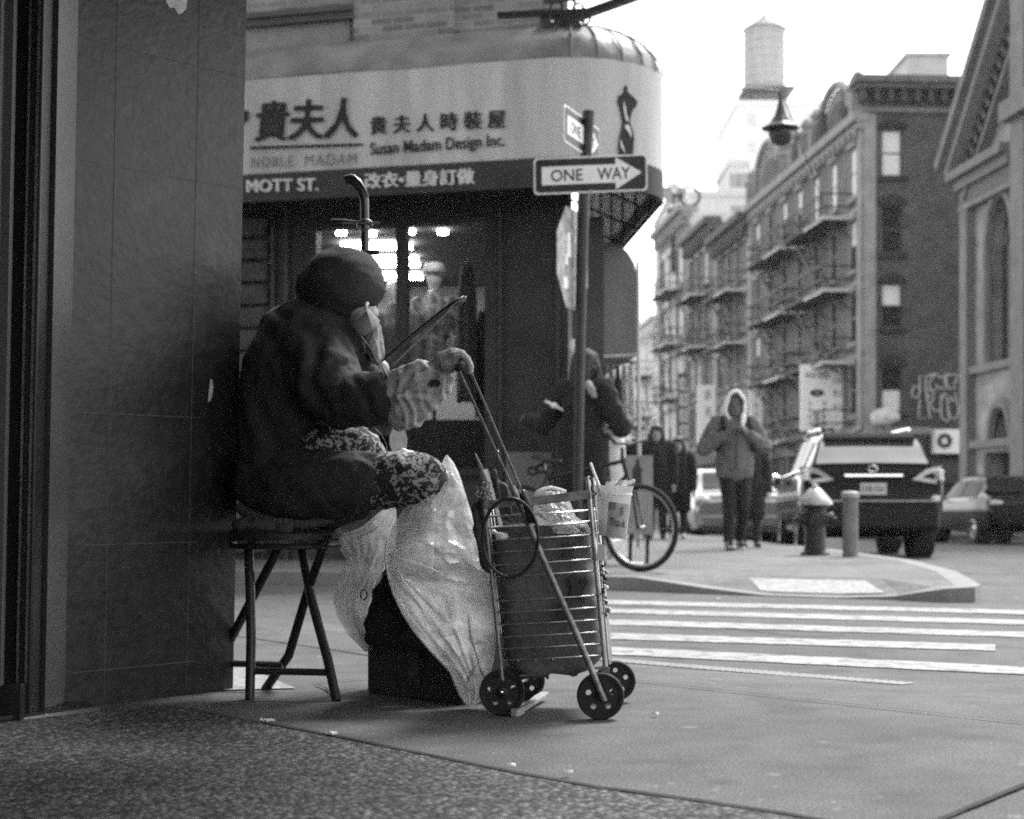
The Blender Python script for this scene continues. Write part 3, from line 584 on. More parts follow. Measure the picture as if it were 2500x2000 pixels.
# display figures behind the glass
def mannequin(label, px, ytop, Y, hat, coat, group='mannequins in the shop window', face=True):
    g = thing('mannequin', label, 'mannequin', P(px, ytop, Y) * 1 - Vector((0, 0, P(px, ytop, Y).z - .1)), group)
    top = P(px, ytop, Y); u_ = lambda x, y, z: top + Vector((x, y, -z))
    b = MB(); b.limb([u_(0, 0, .14), u_(0, 0, .30)], [.085, .045]); b.limb([u_(0, 0, .12), u_(0, -.02, .19)], [.08, .06]); b.limb([u_(0, 0, .3), u_(0, .02, .5), u_(0, .02, .95)], [.05, .12, .12])
    remesh(b, 'figure', mat('mannequin_skin', .7, .5), g, .02, 4)
    b = MB(); b.limb([u_(0, 0, .36), u_(0, 0, .55), u_(0, 0, .8), u_(0, 0, 1.15)], [.09, .15, .13, .17])
    for sd_ in (-1, 1): b.limb([u_(.17 * sd_, 0, .42), u_(.23 * sd_, -.02, .68), u_(.2 * sd_, -.1, .95)], [.075, .06, .05])
    remesh(b, 'coat', coat, g, .025, 5, lambda c, n_: .012 * nz(c, 9))
    if hat: b = MB(); b.lathe([(.09, 0), (.115, .0), (.11, .06), (.09, .1), (.03, .115)], u_(0, 0, .115), 18); b.build('hat', hat, g, smooth=True)
    b = MB(); b.tube([u_(0, .02, 1.1), u_(0, .02, top.z - .1)], .02, 8); b.lathe([(.16, 0), (.15, .02)], u_(0, .02, top.z - .1), 16); b.build('stand', BRIGHTM, g)
PATT = mat('patterned_coat', .3, .9, .8, 9, .3, 30, speck=.7, ss=16)
mannequin('mannequin in a dark patterned coat and pale topped cap behind the shop glass', 1060, 640, 16.6, gl[4], PATT)
mannequin('bareheaded mannequin in a plain dark coat left of the window mullion', 962, 672, 16.8, None, gl[1])
garment('window_garment', 'mid grey dress hanging at the right end of the shop window', 'garment', 1140, 650, 46, 330, 15.8, gl[1], 'garments in the shop window', 3)
garment('window_garment', 'pale garment showing between the two window mannequins', 'garment', 1012, 760, 40, 200, 16.5, gl[2], 'garments in the shop window', 5)
garment('window_garment', 'dark long coat hanging beside the right window frame', 'garment', 1178, 760, 36, 260, 15.9, gl[0], 'garments in the shop window', 7)
# ------------------------------------------------ buildings on the right-hand side of the street
CW = 16.7
def XW(Y): return CW - .0625 * Y
FUa = Vector((-.0625, 1, 0)).normalized(); FNo = Vector((-1, -.0625, 0)).normalized()
FANG = math.atan2(FUa.y, FUa.x)
def YP(px): return CW / ((px - 1250) / F + .0625)
def FF(Y, d, z): return Vector((XW(Y), Y, z)) + FNo * d
STONE2 = mat('carved_stone', .2, .8, .3, 2, .3, 12); TRIM = mat('tenement_trim', .24, .8, .25, 2, .2, 15); DKTRIM = mat('dark_cornice', .07, .8, .3, 3, .2, 15)
WPANE = glassmat('dark_window_glass', .3, .05, .25, .03); BLIND = mat('window_blind', .62, .6, .08, 3); IRON = mat('fire_escape_iron', .01, .6, .3, 8); WPANE.node_tree.nodes['Principled BSDF'].inputs['Specular IOR Level'].default_value = 0; WPANE.node_tree.nodes['Principled BSDF'].inputs['Roughness'].default_value = .4
IRONL = mat('pale_iron', .55, .5, .2, 8)  # paler iron for the landing edges
INNER = mat('dark_room', .02, .9, .2, 2); SASH = mat('window_sash', .2, .6, .2, 5)
def window(parent, M, x, z, w, h, blind=0, hood=None, depth=.18, mt=SASH):
    """one sash window in the opening x-w/2..x+w/2, z..z+h; M(a, z, d)"""
    b = MB(M); t = .06
    for q in ((x - w / 2, x - w / 2 + t, z, z + h), (x + w / 2 - t, x + w / 2, z, z + h), (x - w / 2 + t, x + w / 2 - t, z, z + t), (x - w / 2 + t, x + w / 2 - t, z + h - t, z + h), (x - w / 2 + t, x + w / 2 - t, z + h * .48, z + h * .48 + t)):
        a = [(q[i], q[j], d) for d in (-depth, -depth + .06) for i, j in ((0, 2), (1, 2), (1, 3), (0, 3))]
        b.add(a, [(0, 1, 2, 3), (4, 5, 6, 7), (0, 1, 5, 4), (1, 2, 6, 5), (2, 3, 7, 6), (3, 0, 4, 7)])
    f = b.build('window', mt, parent)
    b = MB(M); zs = z + h * .48
    b.add([(x - w / 2, z, -depth + .02), (x + w / 2, z, -depth + .02), (x + w / 2, z + h, -depth + .02), (x - w / 2, z + h, -depth + .02)], [(0, 1, 2, 3)]); b.build('pane', WPANE, f)
    if blind:
        z0 = zs if blind == 1 else z; z1 = z + h if blind != 3 else zs
        b = MB(M); b.add([(x - w / 2, z0, -depth + .045), (x + w / 2, z0, -depth + .045), (x + w / 2, z1, -depth + .045), (x - w / 2, z1, -depth + .045)], [(0, 1, 2, 3)]); b.build('blind', BLIND, f)
    return f
def boxM(b, x0, x1, z0, z1, d0, d1):
    b.add([(x, z, d) for d in (d0, d1) for x, z in ((x0, z0), (x1, z0), (x1, z1), (x0, z1))], [(0, 1, 2, 3), (4, 5, 6, 7), (0, 1, 5, 4), (1, 2, 6, 5), (2, 3, 7, 6), (3, 0, 4, 7)])
def tenement(name, label, Y0, Y1, top, wallm, trimm, floors, cols, z0, fh, ww, wh, escapes=(), cornice=True, zbase=-.6, shopz=3.0, back=9):
    t = thing(name, label, 'building', FF(Y0, 0, 0)); Lk = (Y1 - Y0)
    M = lambda a, z, d=0: FF(Y0 + a, d, z)
    ops = []
    for f in range(floors):
        for c in range(cols):
            x = Lk * (c + .5) / cols; z = z0 + f * fh; ops.append((x, z))
    holes = [[(x - ww / 2, z), (x + ww / 2, z), (x + ww / 2, z + wh), (x - ww / 2, z + wh)] for x, z in ops]
    b = MB(); b.prism([(0, zbase), (Lk, zbase), (Lk, top), (0, top)], M, .25, holes); b.build('facade_wall', wallm, t)
    b = MB(M); 
    b.add([(0.02, z, -.3) for z in (zbase, top - .1)] + [(Lk - .02, z, -.3) for z in (top - .1, zbase)], [(0, 1, 2, 3)]); b.build('dark_interior', INNER, t)
    for x, z in ops:
        f = window(t, M, x, z, ww, wh, depth=.08, blind=random.choice([0, 0, 0, 0, 1, 2]))
        b = MB(M)
        boxM(b, x - ww / 2 - .12, x + ww / 2 + .12, z - .16, z - .01, -.1, .12)
        boxM(b, x - ww / 2 - .16, x + ww / 2 + .16, z + wh + .02, z + wh + .26, -.1, .16)
        for sx in (-1, 1): boxM(b, x + sx * (ww / 2 + .09) - .07, x + sx * (ww / 2 + .09) + .07, z - .05, z + wh + .05, -.1, .035)
        b.build('window_surround', trimm, f)
    b = MB(M)
    for f in range(floors + 1): boxM(b, 0, Lk, z0 + f * fh - .62, z0 + f * fh - .46, -.1, .1)
    for px_ in (0.0, Lk - .5): boxM(b, px_, px_ + .5, shopz, top - .3, -.1, .14)
    b.build('belt_courses', trimm, t)
    if cornice:
        b = MB(M); boxM(b, -.05, Lk + .05, top - .2, top + .15, -.2, .75); boxM(b, -.02, Lk + .02, top - .55, top - .2, -.2, .45); boxM(b, 0, Lk, top - 1.1, top - .95, -.1, .14)
        k = int(Lk / .8)
        for i in range(k): x = Lk * (i + .5) / k; boxM(b, x - .12, x + .12, top - .95, top - .2, -.1, .5)
        b.build('cornice', trimm if cornice is True else cornice, t)
    # ground floor shopfronts and their fascia
    b = MB(M); boxM(b, .3, Lk - .3, zbase, shopz - .7, -.2, .03); b.build('shopfront', INNER, t)
    b = MB(M); boxM(b, .2, Lk - .2, shopz - .7, shopz - .1, -.1, .25); b.build('shop_fascia', random.choice([STONE2, DKTRIM, DKTRIM]), t)
    # side and rear walls, roof
    b = MB(); A, B_ = FF(Y0, -.25, 0), FF(Y1, -.25, 0); A2 = A + Vector((back, .0625 * back, 0)); B2 = B_ + Vector((back, .0625 * back, 0))
    up = lambda p, z: p + Vector((0, 0, z))
    b.add([up(p, z) for z in (zbase, top - .3) for p in (A, B_, B2, A2)], [(4, 5, 6, 7), (2, 1, 5, 6), (3, 2, 6, 7)] + ([(0, 3, 7, 4)] if name != 'ornate_tenement' else [])); b.build('rear_walls', wallm, t)
    for e0, e1, lv in escapes: fire_escape(t, M, e0, e1, [z0 + f * fh - .75 for f in lv], fh)
    return t, M
def fire_escape(t, M, a0, a1, zs, fh):
    dpt = 1.15; f = MB(); bar = lambda p, q, w_: f.bar(M(*p), M(*q), w_, w_)
    for z in zs:
        f.obox(M((a0 + a1) / 2, z, dpt * .5), (Vector(M(a1, z, 0)) - Vector(M(a0, z, 0))) / 2, FNo * dpt * .46, Vector((0, 0, .03)))
        for k in range(4): bar((a0, z, .05 + dpt * k / 3), (a1, z, .05 + dpt * k / 3), .07)
        for zz in (.45, .95): bar((a0, z + zz, dpt), (a1, z + zz, dpt), .055); bar((a0, z + zz, 0), (a0, z + zz, dpt), .055); bar((a1, z + zz, 0), (a1, z + zz, dpt), .055)
        for k in range(int((a1 - a0) / .55)): a = a0 + .55 * k; bar((a, z, dpt), (a, z + .95, dpt), .028)
        for a in (a0, (a0 + a1) / 2, a1): bar((a, z, dpt * .9), (a, z - .75, .02), .05)
    f.build('fire_escape', IRON, t)
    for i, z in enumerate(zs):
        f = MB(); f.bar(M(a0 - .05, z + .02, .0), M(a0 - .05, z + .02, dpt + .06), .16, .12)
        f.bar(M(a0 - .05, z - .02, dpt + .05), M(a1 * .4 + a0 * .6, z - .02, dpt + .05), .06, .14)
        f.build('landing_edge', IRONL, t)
    f = MB()
    for i, z in enumerate(zs[:-1] if len(zs) > 1 else zs):
        for o in (0, .38): f.bar(M(a0 + .9, z, .45 + o), M(a1 - .7, z + fh, .45 + o), .06, .1)
        for k in range(10): u = k / 9; f.bar(M(lerp(a0 + .9, a1 - .7, u), z + fh * u, .45), M(lerp(a0 + .9, a1 - .7, u), z + fh * u, .83), .16, .03)
    if len(zs): z = zs[0]; [f.bar(M(a0 + .3 + o, z + .9, dpt + .08), M(a0 + .3 + o, z - 2.2, dpt + .08), .05, .05) for o in (0, .4)]
    f.build('escape_ladder', IRON, t)
# ornate brick tenement whose side wall faces us
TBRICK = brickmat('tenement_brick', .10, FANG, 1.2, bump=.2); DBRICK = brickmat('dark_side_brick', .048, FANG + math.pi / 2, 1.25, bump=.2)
ot, OM = tenement('ornate_tenement', 'ornate brick tenement with curved gables, fire escapes and a dark graffitied side wall', YP(2110), YP(1836), 15.2, TBRICK, TRIM, 5, 7, .9, 2.72, .85, 1.85,
                  [(1.6, 8.2, (1, 2, 3, 4)), (9.0, 15.6, (1, 2, 3, 4))], cornice=False)
Y0 = YP(2110); LK = YP(1836) - Y0
b = MB(OM); boxM(b, -.1, LK, 14.35, 14.7, -.2, .45); boxM(b, -.05, LK, 14.1, 14.35, -.2, .25)
for i in range(26): x = LK * (i + .5) / 26; boxM(b, x - .12, x + .12, 13.85, 14.12, -.1, .3)
b.build('cornice', TRIM, ot)
def gable(c, hw, base, hh, parent):
    b = MB(); pts = [(c - hw, base)] + [(c - hw * math.cos(t), base + .5 + hh * math.sin(t)) for t in [math.pi * i / 16 for i in range(17)]] + [(c + hw, base)]
    b.prism(pts, lambda a, z, d=0: OM(a, z, d + .05), .5); b.build('curved_gable', STONE2, parent)
    b = MB(); ar = [(c - (hw + .12) * math.cos(t), base + .5 + (hh + .12) * math.sin(t)) for t in [math.pi * i / 16 for i in range(17)]]
    b.tube([OM(a, z, .18) for a, z in ar], .16, 6); b.build('gable_moulding', TRIM, parent)
    b = MB(); ar = [(c - hw * .62 * math.cos(t), base + .45 + hh * .62 * math.sin(t)) for t in [math.pi * i / 12 for i in range(13)]]
    b.prism([(c - hw * .62, base + .25)] + ar + [(c + hw * .62, base + .25)], lambda a, z, d=0: OM(a, z, d + .09), .04); b.build('gable_panel', DKTRIM, parent)
gable(3.6, 2.1, 14.7, 1.2, ot); gable(LK - 4.2, 2.4, 14.7, 1.6, ot)
for x in (.5, 6.6, 8.3, 10.2, LK - 7.4, LK - .6):
    b = MB(); p = OM(x, 14.7, .1); b.box(p.x - .3, p.x + .3, p.y - .3, p.y + .3, 14.7, 15.6); b.lathe([(.42, .9), (.42, 1.0), (.2, 1.15), (.3, 1.35), (.12, 1.6)], (p.x, p.y, 14.7), 10); b.build('parapet_urn', STONE2, ot)
for x in (1.7, 5.4, 9.3, 12.4):
    b = MB(); p = OM(x, 15.2, .2); b.ell(p, (.3, .3, .55), 10, 6); b.ell(p + Vector((0, 0, .55)), .22, 8, 6); b.build('carved_boss', DKTRIM, ot)
# its side wall (towards us)
SY = Y0; sdir = Vector((1, .0625, 0)).normalized(); sno = Vector((.0625, -1, 0)).normalized(); S0 = FF(Y0, 0, 0)
def WM(a, z, d=0): return S0 + sdir * a + sno * d + Vector((0, 0, z))
def wpx(px, py):
    k = (px - 1250) / F; Y = S0.dot(sno) / (k * sno.x + sno.y); p = Vector((k * Y, Y, 0)); return (p - S0).dot(sdir), H + (1210 - py) * Y / F
wins = []
for yt, yb_, bl in ((316, 430, 2), (500, 618, 0), (692, 800, 1), (893, 1008, 3)):
    xc, zt = wpx(2178, yt); _, zb = wpx(2178, yb_); wins.append((xc, zb, .78, zt - zb, bl))
TZ = wpx(2200, 200)[1]
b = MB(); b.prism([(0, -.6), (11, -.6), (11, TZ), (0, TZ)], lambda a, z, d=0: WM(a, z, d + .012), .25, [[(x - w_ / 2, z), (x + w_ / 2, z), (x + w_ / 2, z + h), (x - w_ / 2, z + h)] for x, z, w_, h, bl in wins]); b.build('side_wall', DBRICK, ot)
b = MB(); b.add([WM(.3, .5, -.35), WM(9, .5, -.35), WM(9, TZ - .3, -.35), WM(.3, TZ - .3, -.35)], [(0, 1, 2, 3)]); b.build('dark_interior', INNER, ot)
for x, z, w_, h, bl in wins:
    window(ot, WM, x, z, w_, h, blind=bl, mt=DKTRIM)
    b = MB(WM); boxM(b, x - w_ / 2 - .15, x + w_ / 2 + .15, z - .2, z - .02, -.05, .16); b.build('window_sill', INNER, ot)
    arc_ = [(x - (w_ / 2 + .14) * math.cos(t), z + h + .02 + .34 * math.sin(t)) for t in [math.pi * i / 10 for i in range(11)]]
    b = MB(); b.prism(arc_ + [(x + w_ / 2, z + h + .02), (x - w_ / 2, z + h + .02)], lambda a, zz, d=0: WM(a, zz, d + .12), .15); b.build('window_hood', INNER, ot)
b = MB(WM); boxM(b, -.5, 11, TZ - .16, TZ + .08, -.3, .75); boxM(b, -.35, 11, TZ - .32, TZ - .16, -.3, .5); boxM(b, -.1, 11, TZ - 1.15, TZ - .98, -.1, .16); b.build('cornice', mat('side_cornice', .12, .8, .3, 3), ot)
for i in range(14): x = -.1 + .5 * i; b = MB(WM); boxM(b, x - .09, x + .09, TZ - .78, TZ - .32, -.1, .36); b.build('cornice_bracket', mat('side_cornice_shadow', .05, .8, .3, 3), ot)
b = MB(WM); boxM(b, -.02, .42, -.6, TZ - 1.2, -.2, .06); b.build('corner_quoins', TRIM, ot)
# painted throw-up on the side wall, the condenser and shop awning below it
GR = mat('spray_paint', .36, .9, .3, 10)
def gpx(x, y): a, z = wpx(2200 + x * .2899, 880 + y * .2899); return WM(a, z, .05)
b = MB()
for pts in ([(155, 240), (110, 215), (85, 260), (95, 310), (130, 320), (155, 270), (150, 130), (205, 140), (200, 240), (240, 490), (140, 490), (150, 330)],
            [(205, 140), (240, 125), (280, 115), (330, 150), (380, 120), (440, 125), (490, 135), (510, 190), (490, 280), (545, 340), (550, 460)],
            [(280, 120), (230, 190), (250, 260), (300, 240), (285, 205), (320, 235), (380, 240), (360, 180), (375, 130)],
            [(380, 130), (375, 190), (400, 240), (460, 230), (440, 200), (470, 150)], [(215, 240), (260, 260), (270, 310), (230, 310), (215, 270)],
            [(270, 320), (240, 370), (270, 420), (320, 430), (330, 400), (330, 300), (370, 275), (330, 330), (335, 480), (380, 520), (400, 500), (385, 350), (360, 290), (420, 320), (460, 350), (450, 270)],
            [(385, 350), (430, 330), (470, 360), (480, 440), (450, 495), (410, 480), (390, 420)], [(480, 440), (540, 490), (555, 540)]):
    b.tube([gpx(*p) for p in pts], .042, 5)
b.build('graffiti_outline', GR, ot)
ac = thing('condenser_unit', 'pale boxy air conditioner condenser with a round fan under the graffiti', 'air conditioner', WM(*wpx(2300, 1110)))
A0 = wpx(2268, 1108); A1 = wpx(2331, 1050); WHT = mat('white_enamel', .85, .4, .08, 4)
b = MB(WM); boxM(b, A0[0], A1[0], A0[1], A1[1], .3, .7); b.build('casing', WHT, ac)
cx_, cz_ = wpx(2291, 1078); b = MB(); c0 = WM(cx_, cz_, .715); b.tube([c0 + sdir * .2 * math.cos(t) + Vector((0, 0, .2 * math.sin(t))) for t in [2 * math.pi * i / 20 for i in range(20)]], .075, 6, closed=True); b.build('fan_grille', DARKMETAL, ac)
b = MB(WM); boxM(b, A0[0], A0[0] + .08, A0[1] - .5, A0[1], .1, .6); boxM(b, A1[0] - .08, A1[0], A0[1] - .5, A0[1], .1, .6); boxM(b, A0[0], A1[0], A0[1] - .06, A0[1], 0, .6); b.build('wall_bracket', DARKMETAL, ac)
x0_, z0_ = wpx(2112, 1150); x1_, z1_ = wpx(2400, 1128)
b = MB(); rg = []
for d, z in ((0, z1_ + .25), (.5, z1_ + .1), (1.0, z1_ - .4), (1.05, z1_ - .75)): rg.append([WM(-.3, z, d), WM(x1_, z, d), WM(x1_, z - .05, d), WM(-.3, z - .05, d)])
b.loft(rg); b.build('side_shop_awning', mat('dark_green_awning', .035, .8), ot)
b = MB(WM); s_ = wpx(2125, 1062); e_ = wpx(2250, 1046); boxM(b, s_[0], e_[0], s_[1], e_[1], .9, 1.12); b.build('awning_board', mat('beige_board', .22, .8), ot)
tarp = thing('crumpled_tarp', 'crumpled pale tarpaulin bundle above the car roof by the dark side wall', 'tarpaulin', WM(*wpx(2130, 1040), 1.4))
tp = WM(*wpx(2132, 1024), 1.4); b = MB(); b.ell(tp, (.5, .3, .33), 14, 8); b.ell(tp + Vector((-.3, 0, -.05)), .24); b.ell(tp + Vector((.32, 0, .04)), .22); remesh(b, 'bundle', mat('pale_tarp', .5, .8, .2, 5), tarp, .05, 3, lambda c, n_: .07 * nz(c, 4))
rh = thing('roof_bulkhead', 'pale boxy stair bulkhead on the flat roof of the dark side wall', 'roof structure', WM(*wpx(2270, 190), -3))
p0, p1 = WM(*wpx(2228, 200), -3), WM(*wpx(2326, 139), -3); b = MB(); b.box(p0.x * 1.05, p1.x * 1.05, p0.y + 0, p0.y + 3.5, p0.z - 1.2, (p1.z - H) * 1.05 + H); b.build('bulkhead_walls', mat('pale_render', .5, .8, .1, 2), rh)
b = MB(); b.box(p0.x * 1.05 - .1, p1.x * 1.05 + .1, p0.y - .1, p0.y + 3.6, (p1.z - H) * 1.05 + H, (p1.z - H) * 1.05 + H + .12); b.build('bulkhead_roof', mat('pale_render', .5), rh)
# further tenements down the row
tenement('brick_tenement', 'mid height brick tenement with a bracketed dark cornice beyond the ornate one', YP(1836), YP(1752), 14.3, brickmat('mid_brick', .09, FANG, 1.2, bump=.2), TRIM, 4, 4, 3.7, 2.6, .8, 1.7, [(1.2, 6.8, (2, 3))], cornice=DKTRIM)
tenement('narrow_tenement', 'narrow grey brick tenement with a heavy projecting cornice and fire escape', YP(1752), YP(1683), 15.6, brickmat('grey_brick', .11, FANG, 1.2, bump=.2), TRIM, 4, 4, 3.8, 2.9, .9, 1.8, [(2.2, 7.4, (2, 3))], cornice=DKTRIM)
tenement('pale_tenement', 'pale tenement near the end of the row with three fire escape landings', YP(1683), YP(1612), 17.8, mat('sunlit_stucco', .55, .8, .15, 1), TRIM, 4, 4, 4.0, 3.3, .9, 1.9, [(2.0, 8, (1, 2, 3))])  # pale wall colour stands in for sunlight on the facade
tenement('end_tenement', 'bright low building at the far end of the street behind the group of people', YP(1612) + .1, YP(1612) + 32, 12.5, mat('white_stucco', .62, .8, .15, 1), BLIND, 4, 8, 1.2, 2.8, .9, 1.7, [(3, 9, (1, 2, 3))])
# tall pale blocks in the haze behind the row
def block(name, label, px0, px1, ytop, Y, dep, m, wm=None):
    t = thing(name, label, 'building', P((px0 + px1) / 2, 1210, Y)); a, c = P(px0, ytop, Y), P(px1, ytop, Y); b = MB(); b.box(a.x, c.x, Y, Y + dep, -2, a.z); b.build('block_walls', m, t)
    b = MB(); b.box(a.x - .2, c.x + .2, Y - .2, Y + dep, a.z - .1, a.z + .5); b.build('parapet', m, t)
    nf = int((a.z - 3) / 3.3); nc = max(2, int((c.x - a.x) / 3)); 
    for f in range(nf):
        for k in range(nc):
            x = lerp(a.x, c.x, (k + .5) / nc); z = a.z - 2.6 - f * 3.3
            if z > 9: b = MB(); b.box(x - .55, x + .55, Y - .03, Y + .1, z, z + 1.6); b.build('window', wm or mat('hazy_window', .3, .5), t)
    return t
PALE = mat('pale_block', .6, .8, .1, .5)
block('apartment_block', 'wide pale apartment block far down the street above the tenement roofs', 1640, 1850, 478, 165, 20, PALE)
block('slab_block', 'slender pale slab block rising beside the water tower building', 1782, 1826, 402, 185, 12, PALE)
tb = block('loft_building', 'tall pale loft building that carries the water tower', 1800, 2012, 256, 200, 20, mat('hazed_white_block', .9, .9, .03, .5), mat('hazed_white_window', .7, .6))  # white walls and windows imitate an overexposed, hazed-out building
wt = thing('water_tower', 'round rooftop water tank with a conical lid on a dark platform', 'water tower', P(1866, 240, 203))
Yw = 206; sc_ = Yw / F; ct = P(1866, 222, Yw); TANK = mat('tank_wood', .4, .8, .2, 1, streak=True)
MB().lathe([(50 * sc_, 0), (50.5 * sc_, 60 * sc_), (50 * sc_, 148 * sc_)], ct, 28).build('tank', TANK, wt, smooth=True, auto=40)
MB().lathe([(54 * sc_, 0), (53 * sc_, 3 * sc_), (8 * sc_, 33 * sc_), (4 * sc_, 37 * sc_), (4 * sc_, 44 * sc_), (.3, 46 * sc_)], ct + Vector((0, 0, 147 * sc_)), 28).build('tank_lid', mat('tank_lid_metal', .16, .7, .2, 1), wt, smooth=True, auto=30)
b = MB(); 
for i in range(7): b.tube([ct + Vector((math.cos(t), math.sin(t), 0)) * 50.8 * sc_ + Vector((0, 0, (10 + 21 * i) * sc_)) for t in [2 * math.pi * k / 28 for k in range(28)]], .05, 4, closed=True)
b.build('tank_hoop', TANK, wt)
b = MB(); w_ = 58 * sc_; b.box(ct.x - w_, ct.x + w_ + 8 * sc_, Yw - w_, Yw + w_, ct.z - 9 * sc_, ct.z - 2 * sc_); b.box(ct.x - w_ * .8, ct.x + w_ * .8, Yw - w_ * .8, Yw + w_ * .8, ct.z - 20 * sc_, ct.z - 9 * sc_); b.build('platform', mat('platform_steel', .05, .7), wt)
b = MB()
for sx in (-1, 1):
    for sy in (-1, 1): b.bar((ct.x + sx * w_ * .7, Yw + sy * w_ * .7, ct.z - 14 * sc_), (ct.x + sx * w_ * .85, Yw + sy * w_ * .85, 40), .5, .5)
b.build('tower_leg', mat('platform_steel', .05), wt)
# ------------------------------------------------ church at the right edge
ch = thing('gothic_church', 'pale stone church with raking gable, dentil cornice and pointed windows above the dark sedan', 'church', FF(48.5, 0, 0))
CST = brickmat('church_brick', .27, FANG, 1.12, .42, .16, .1, .3); CTR = mat('church_trim', .17, .8, .25, 2, .2, 10); CDK = mat('church_glass', .025, .3, .3, 3)
YA, YB, YC = YP(2366), YP(2474), 36.0
def CM(Y, z, d=0): return FF(Y, d, z)
def cz(px, py): Y = YP(px); return Y, H + (1210 - py) * Y / F
def pointed(c, hw, z0, zs, za, k=10):
    """pointed-arch outline around centre c (a = distance Y)"""
    l = [(c - hw, z0), (c + hw, z0), (c + hw, zs)]
    for i in range(1, k): t = i / k; l.append((c + hw * (1 - t) ** .62 if False else c + hw * math.cos(t * math.pi / 2) ** .75, zs + (za - zs) * math.sin(t * math.pi / 2)))
    l.append((c, za))
    for i in range(k - 1, 0, -1): t = i / k; l.append((c - hw * math.cos(t * math.pi / 2) ** .75, zs + (za - zs) * math.sin(t * math.pi / 2)))
    l.append((c - hw, zs)); return l
yc_, zt_ = cz(2448, 478); _, zb_ = cz(2448, 885); wc = yc_; w1 = pointed(wc, 1.0, zb_, zt_ - 2.0, zt_)
_, zt2 = cz(2450, 985); _, zb2 = cz(2450, 1085); w2 = pointed(wc, .8, zb2, zt2 - 1.4, zt2)
dr = [(wc - .95, -.6), (wc + .95, -.6), (wc + .95, zb2 - .15), (wc - .95, zb2 - .15)]
eave = cz(2366, 432)[1]; _, apz = cz(2500, 0)
outer = [(YA, -.6), (YA, eave), (YB - 4.8, eave + 13), (YB - 4.8, -.6)]
b = MB(); b.prism(outer, lambda a, z, d=0: CM(a, z, d), .5, [w1, w2, dr]); b.build('nave_wall', CST, ch)
b = MB(); b.add([CM(YA, -.6, 0), CM(YA, eave, 0), CM(YA, eave, -8), CM(YA, -.6, -8)], [(0, 1, 2, 3)]); b.build('return_wall', CST, ch)
for wv, nm in ((w1, 'lancet_window'), (w2, 'lower_window'), (dr, 'church_door')):
    b = MB(); b.prism([(wc + (a - wc) * 1.0, z) for a, z in wv], lambda a, z, d=0: CM(a, z, d - .36), .05); f = b.build(nm, CDK, ch)
    b = MB(); loop_ = [CM(wc + (a - wc) * 1.12, z + (.1 if z > zb_ + .2 else 0), .03) for a, z in wv[1:] + wv[:1]]; b.tube(loop_, .16, 6); b.build('arch_moulding', CTR, ch)
    if nm != 'church_door':
        b = MB(); z0w, z1w = wv[0][1], max(z for a, z in wv)
        for o in (-.33, .33): b.bar(CM(wc + o, z0w, -.33), CM(wc + o, z1w - 1.3, -.33), .09, .09)
        for sx in (-1, 1): b.tube([CM(wc + sx * .33 + .3 * math.cos(t), z1w - 1.3 + .45 * math.sin(t), -.33) for t in [math.pi * i / 8 for i in range(9)]], .05, 5)
        b.tube([CM(wc + .28 * math.cos(t), z1w - .75 + .28 * math.sin(t), -.33) for t in [2 * math.pi * i / 12 for i in range(12)]], .05, 5, closed=True)
        b.build('tracery', CTR, ch)
# horizontal cornice with dentils, raking cornice above it
b = MB(CM)
def cbox(y0, y1, z0, z1, d0, d1): boxM(b, y0, y1, z0, z1, d0, d1)
e = eave
cbox(YB - .6, YA + .35, e - .12, e + .14, 0, .62); cbox(YB - .6, YA + .2, e - .42, e - .12, 0, .4); cbox(YB - .6, YA + .15, e - 1.05, e - .88, 0, .3); b.build('eaves_cornice', CTR, ch)
b = MB(CM)
k = 26
for i in range(k): y = lerp(YB - .5, YA + .1, (i + .5) / k); boxM(b, y - .075, y + .075, e - .85, e - .42, 0, .26)
b.build('dentil_course', mat('church_trim_dark', .12, .8), ch)
R0 = Vector((YA + .5, e + .25)); R1 = Vector((YB - 2.6, e + .25 + (YA + .5 - YB + 2.6) * (apz - e) / (YA - YB + 1.0))); rd = (R1 - R0).normalized(); rn = Vector((-rd.y, rd.x)); rn = rn if rn.x > 0 else -rn
def rake(o0, o1, d0, d1, name, m):
    b = MB(); pts = [R0 + rn * o0, R1 + rn * o0, R1 + rn * o1, R0 + rn * o1]
    b.add([CM(p.x, p.y, d) for d in (d0, d1) for p in pts], [(0, 1, 2, 3), (4, 5, 6, 7), (0, 1, 5, 4), (1, 2, 6, 5), (2, 3, 7, 6), (3, 0, 4, 7)]); b.build(name, m, ch)
rake(.0, .3, -.5, .85, 'raking_cornice', CTR); rake(-.22, 0, -.5, .6, 'raking_moulding', mat('church_trim_pale', .3, .8)); rake(-1.35, -1.2, 0, .34, 'raking_moulding', CTR); rake(-1.2, -.22, 0, .06, 'raking_frieze', CTR)
b = MB(); nn_ = int((R1 - R0).length / .42)
for i in range(nn_):
    c = R0 + rd * (.42 * (i + .5)) - rn * .75; pts = [c + rd * sx * .1 + rn * sy * .3 for sx, sy in ((-1, -1), (1, -1), (1, 1), (-1, 1))]
    b.add([CM(p.x, p.y, d) for d in (0.05, .34) for p in pts], [(0, 1, 2, 3), (4, 5, 6, 7), (0, 1, 5, 4), (1, 2, 6, 5), (2, 3, 7, 6), (3, 0, 4, 7)])
b.build('raking_dentils', CDK, ch)
b = MB(CM); boxM(b, YA - .55, YA + .05, -.6, e - 1.05, 0, .28); b.build('corner_buttress', CTR, ch)
for yl in (905, 1092): b = MB(CM); z_ = cz(2430, yl)[1]; boxM(b, YB - .5, YA, z_, z_ + .22, 0, .22); b.build('string_course', CTR, ch)
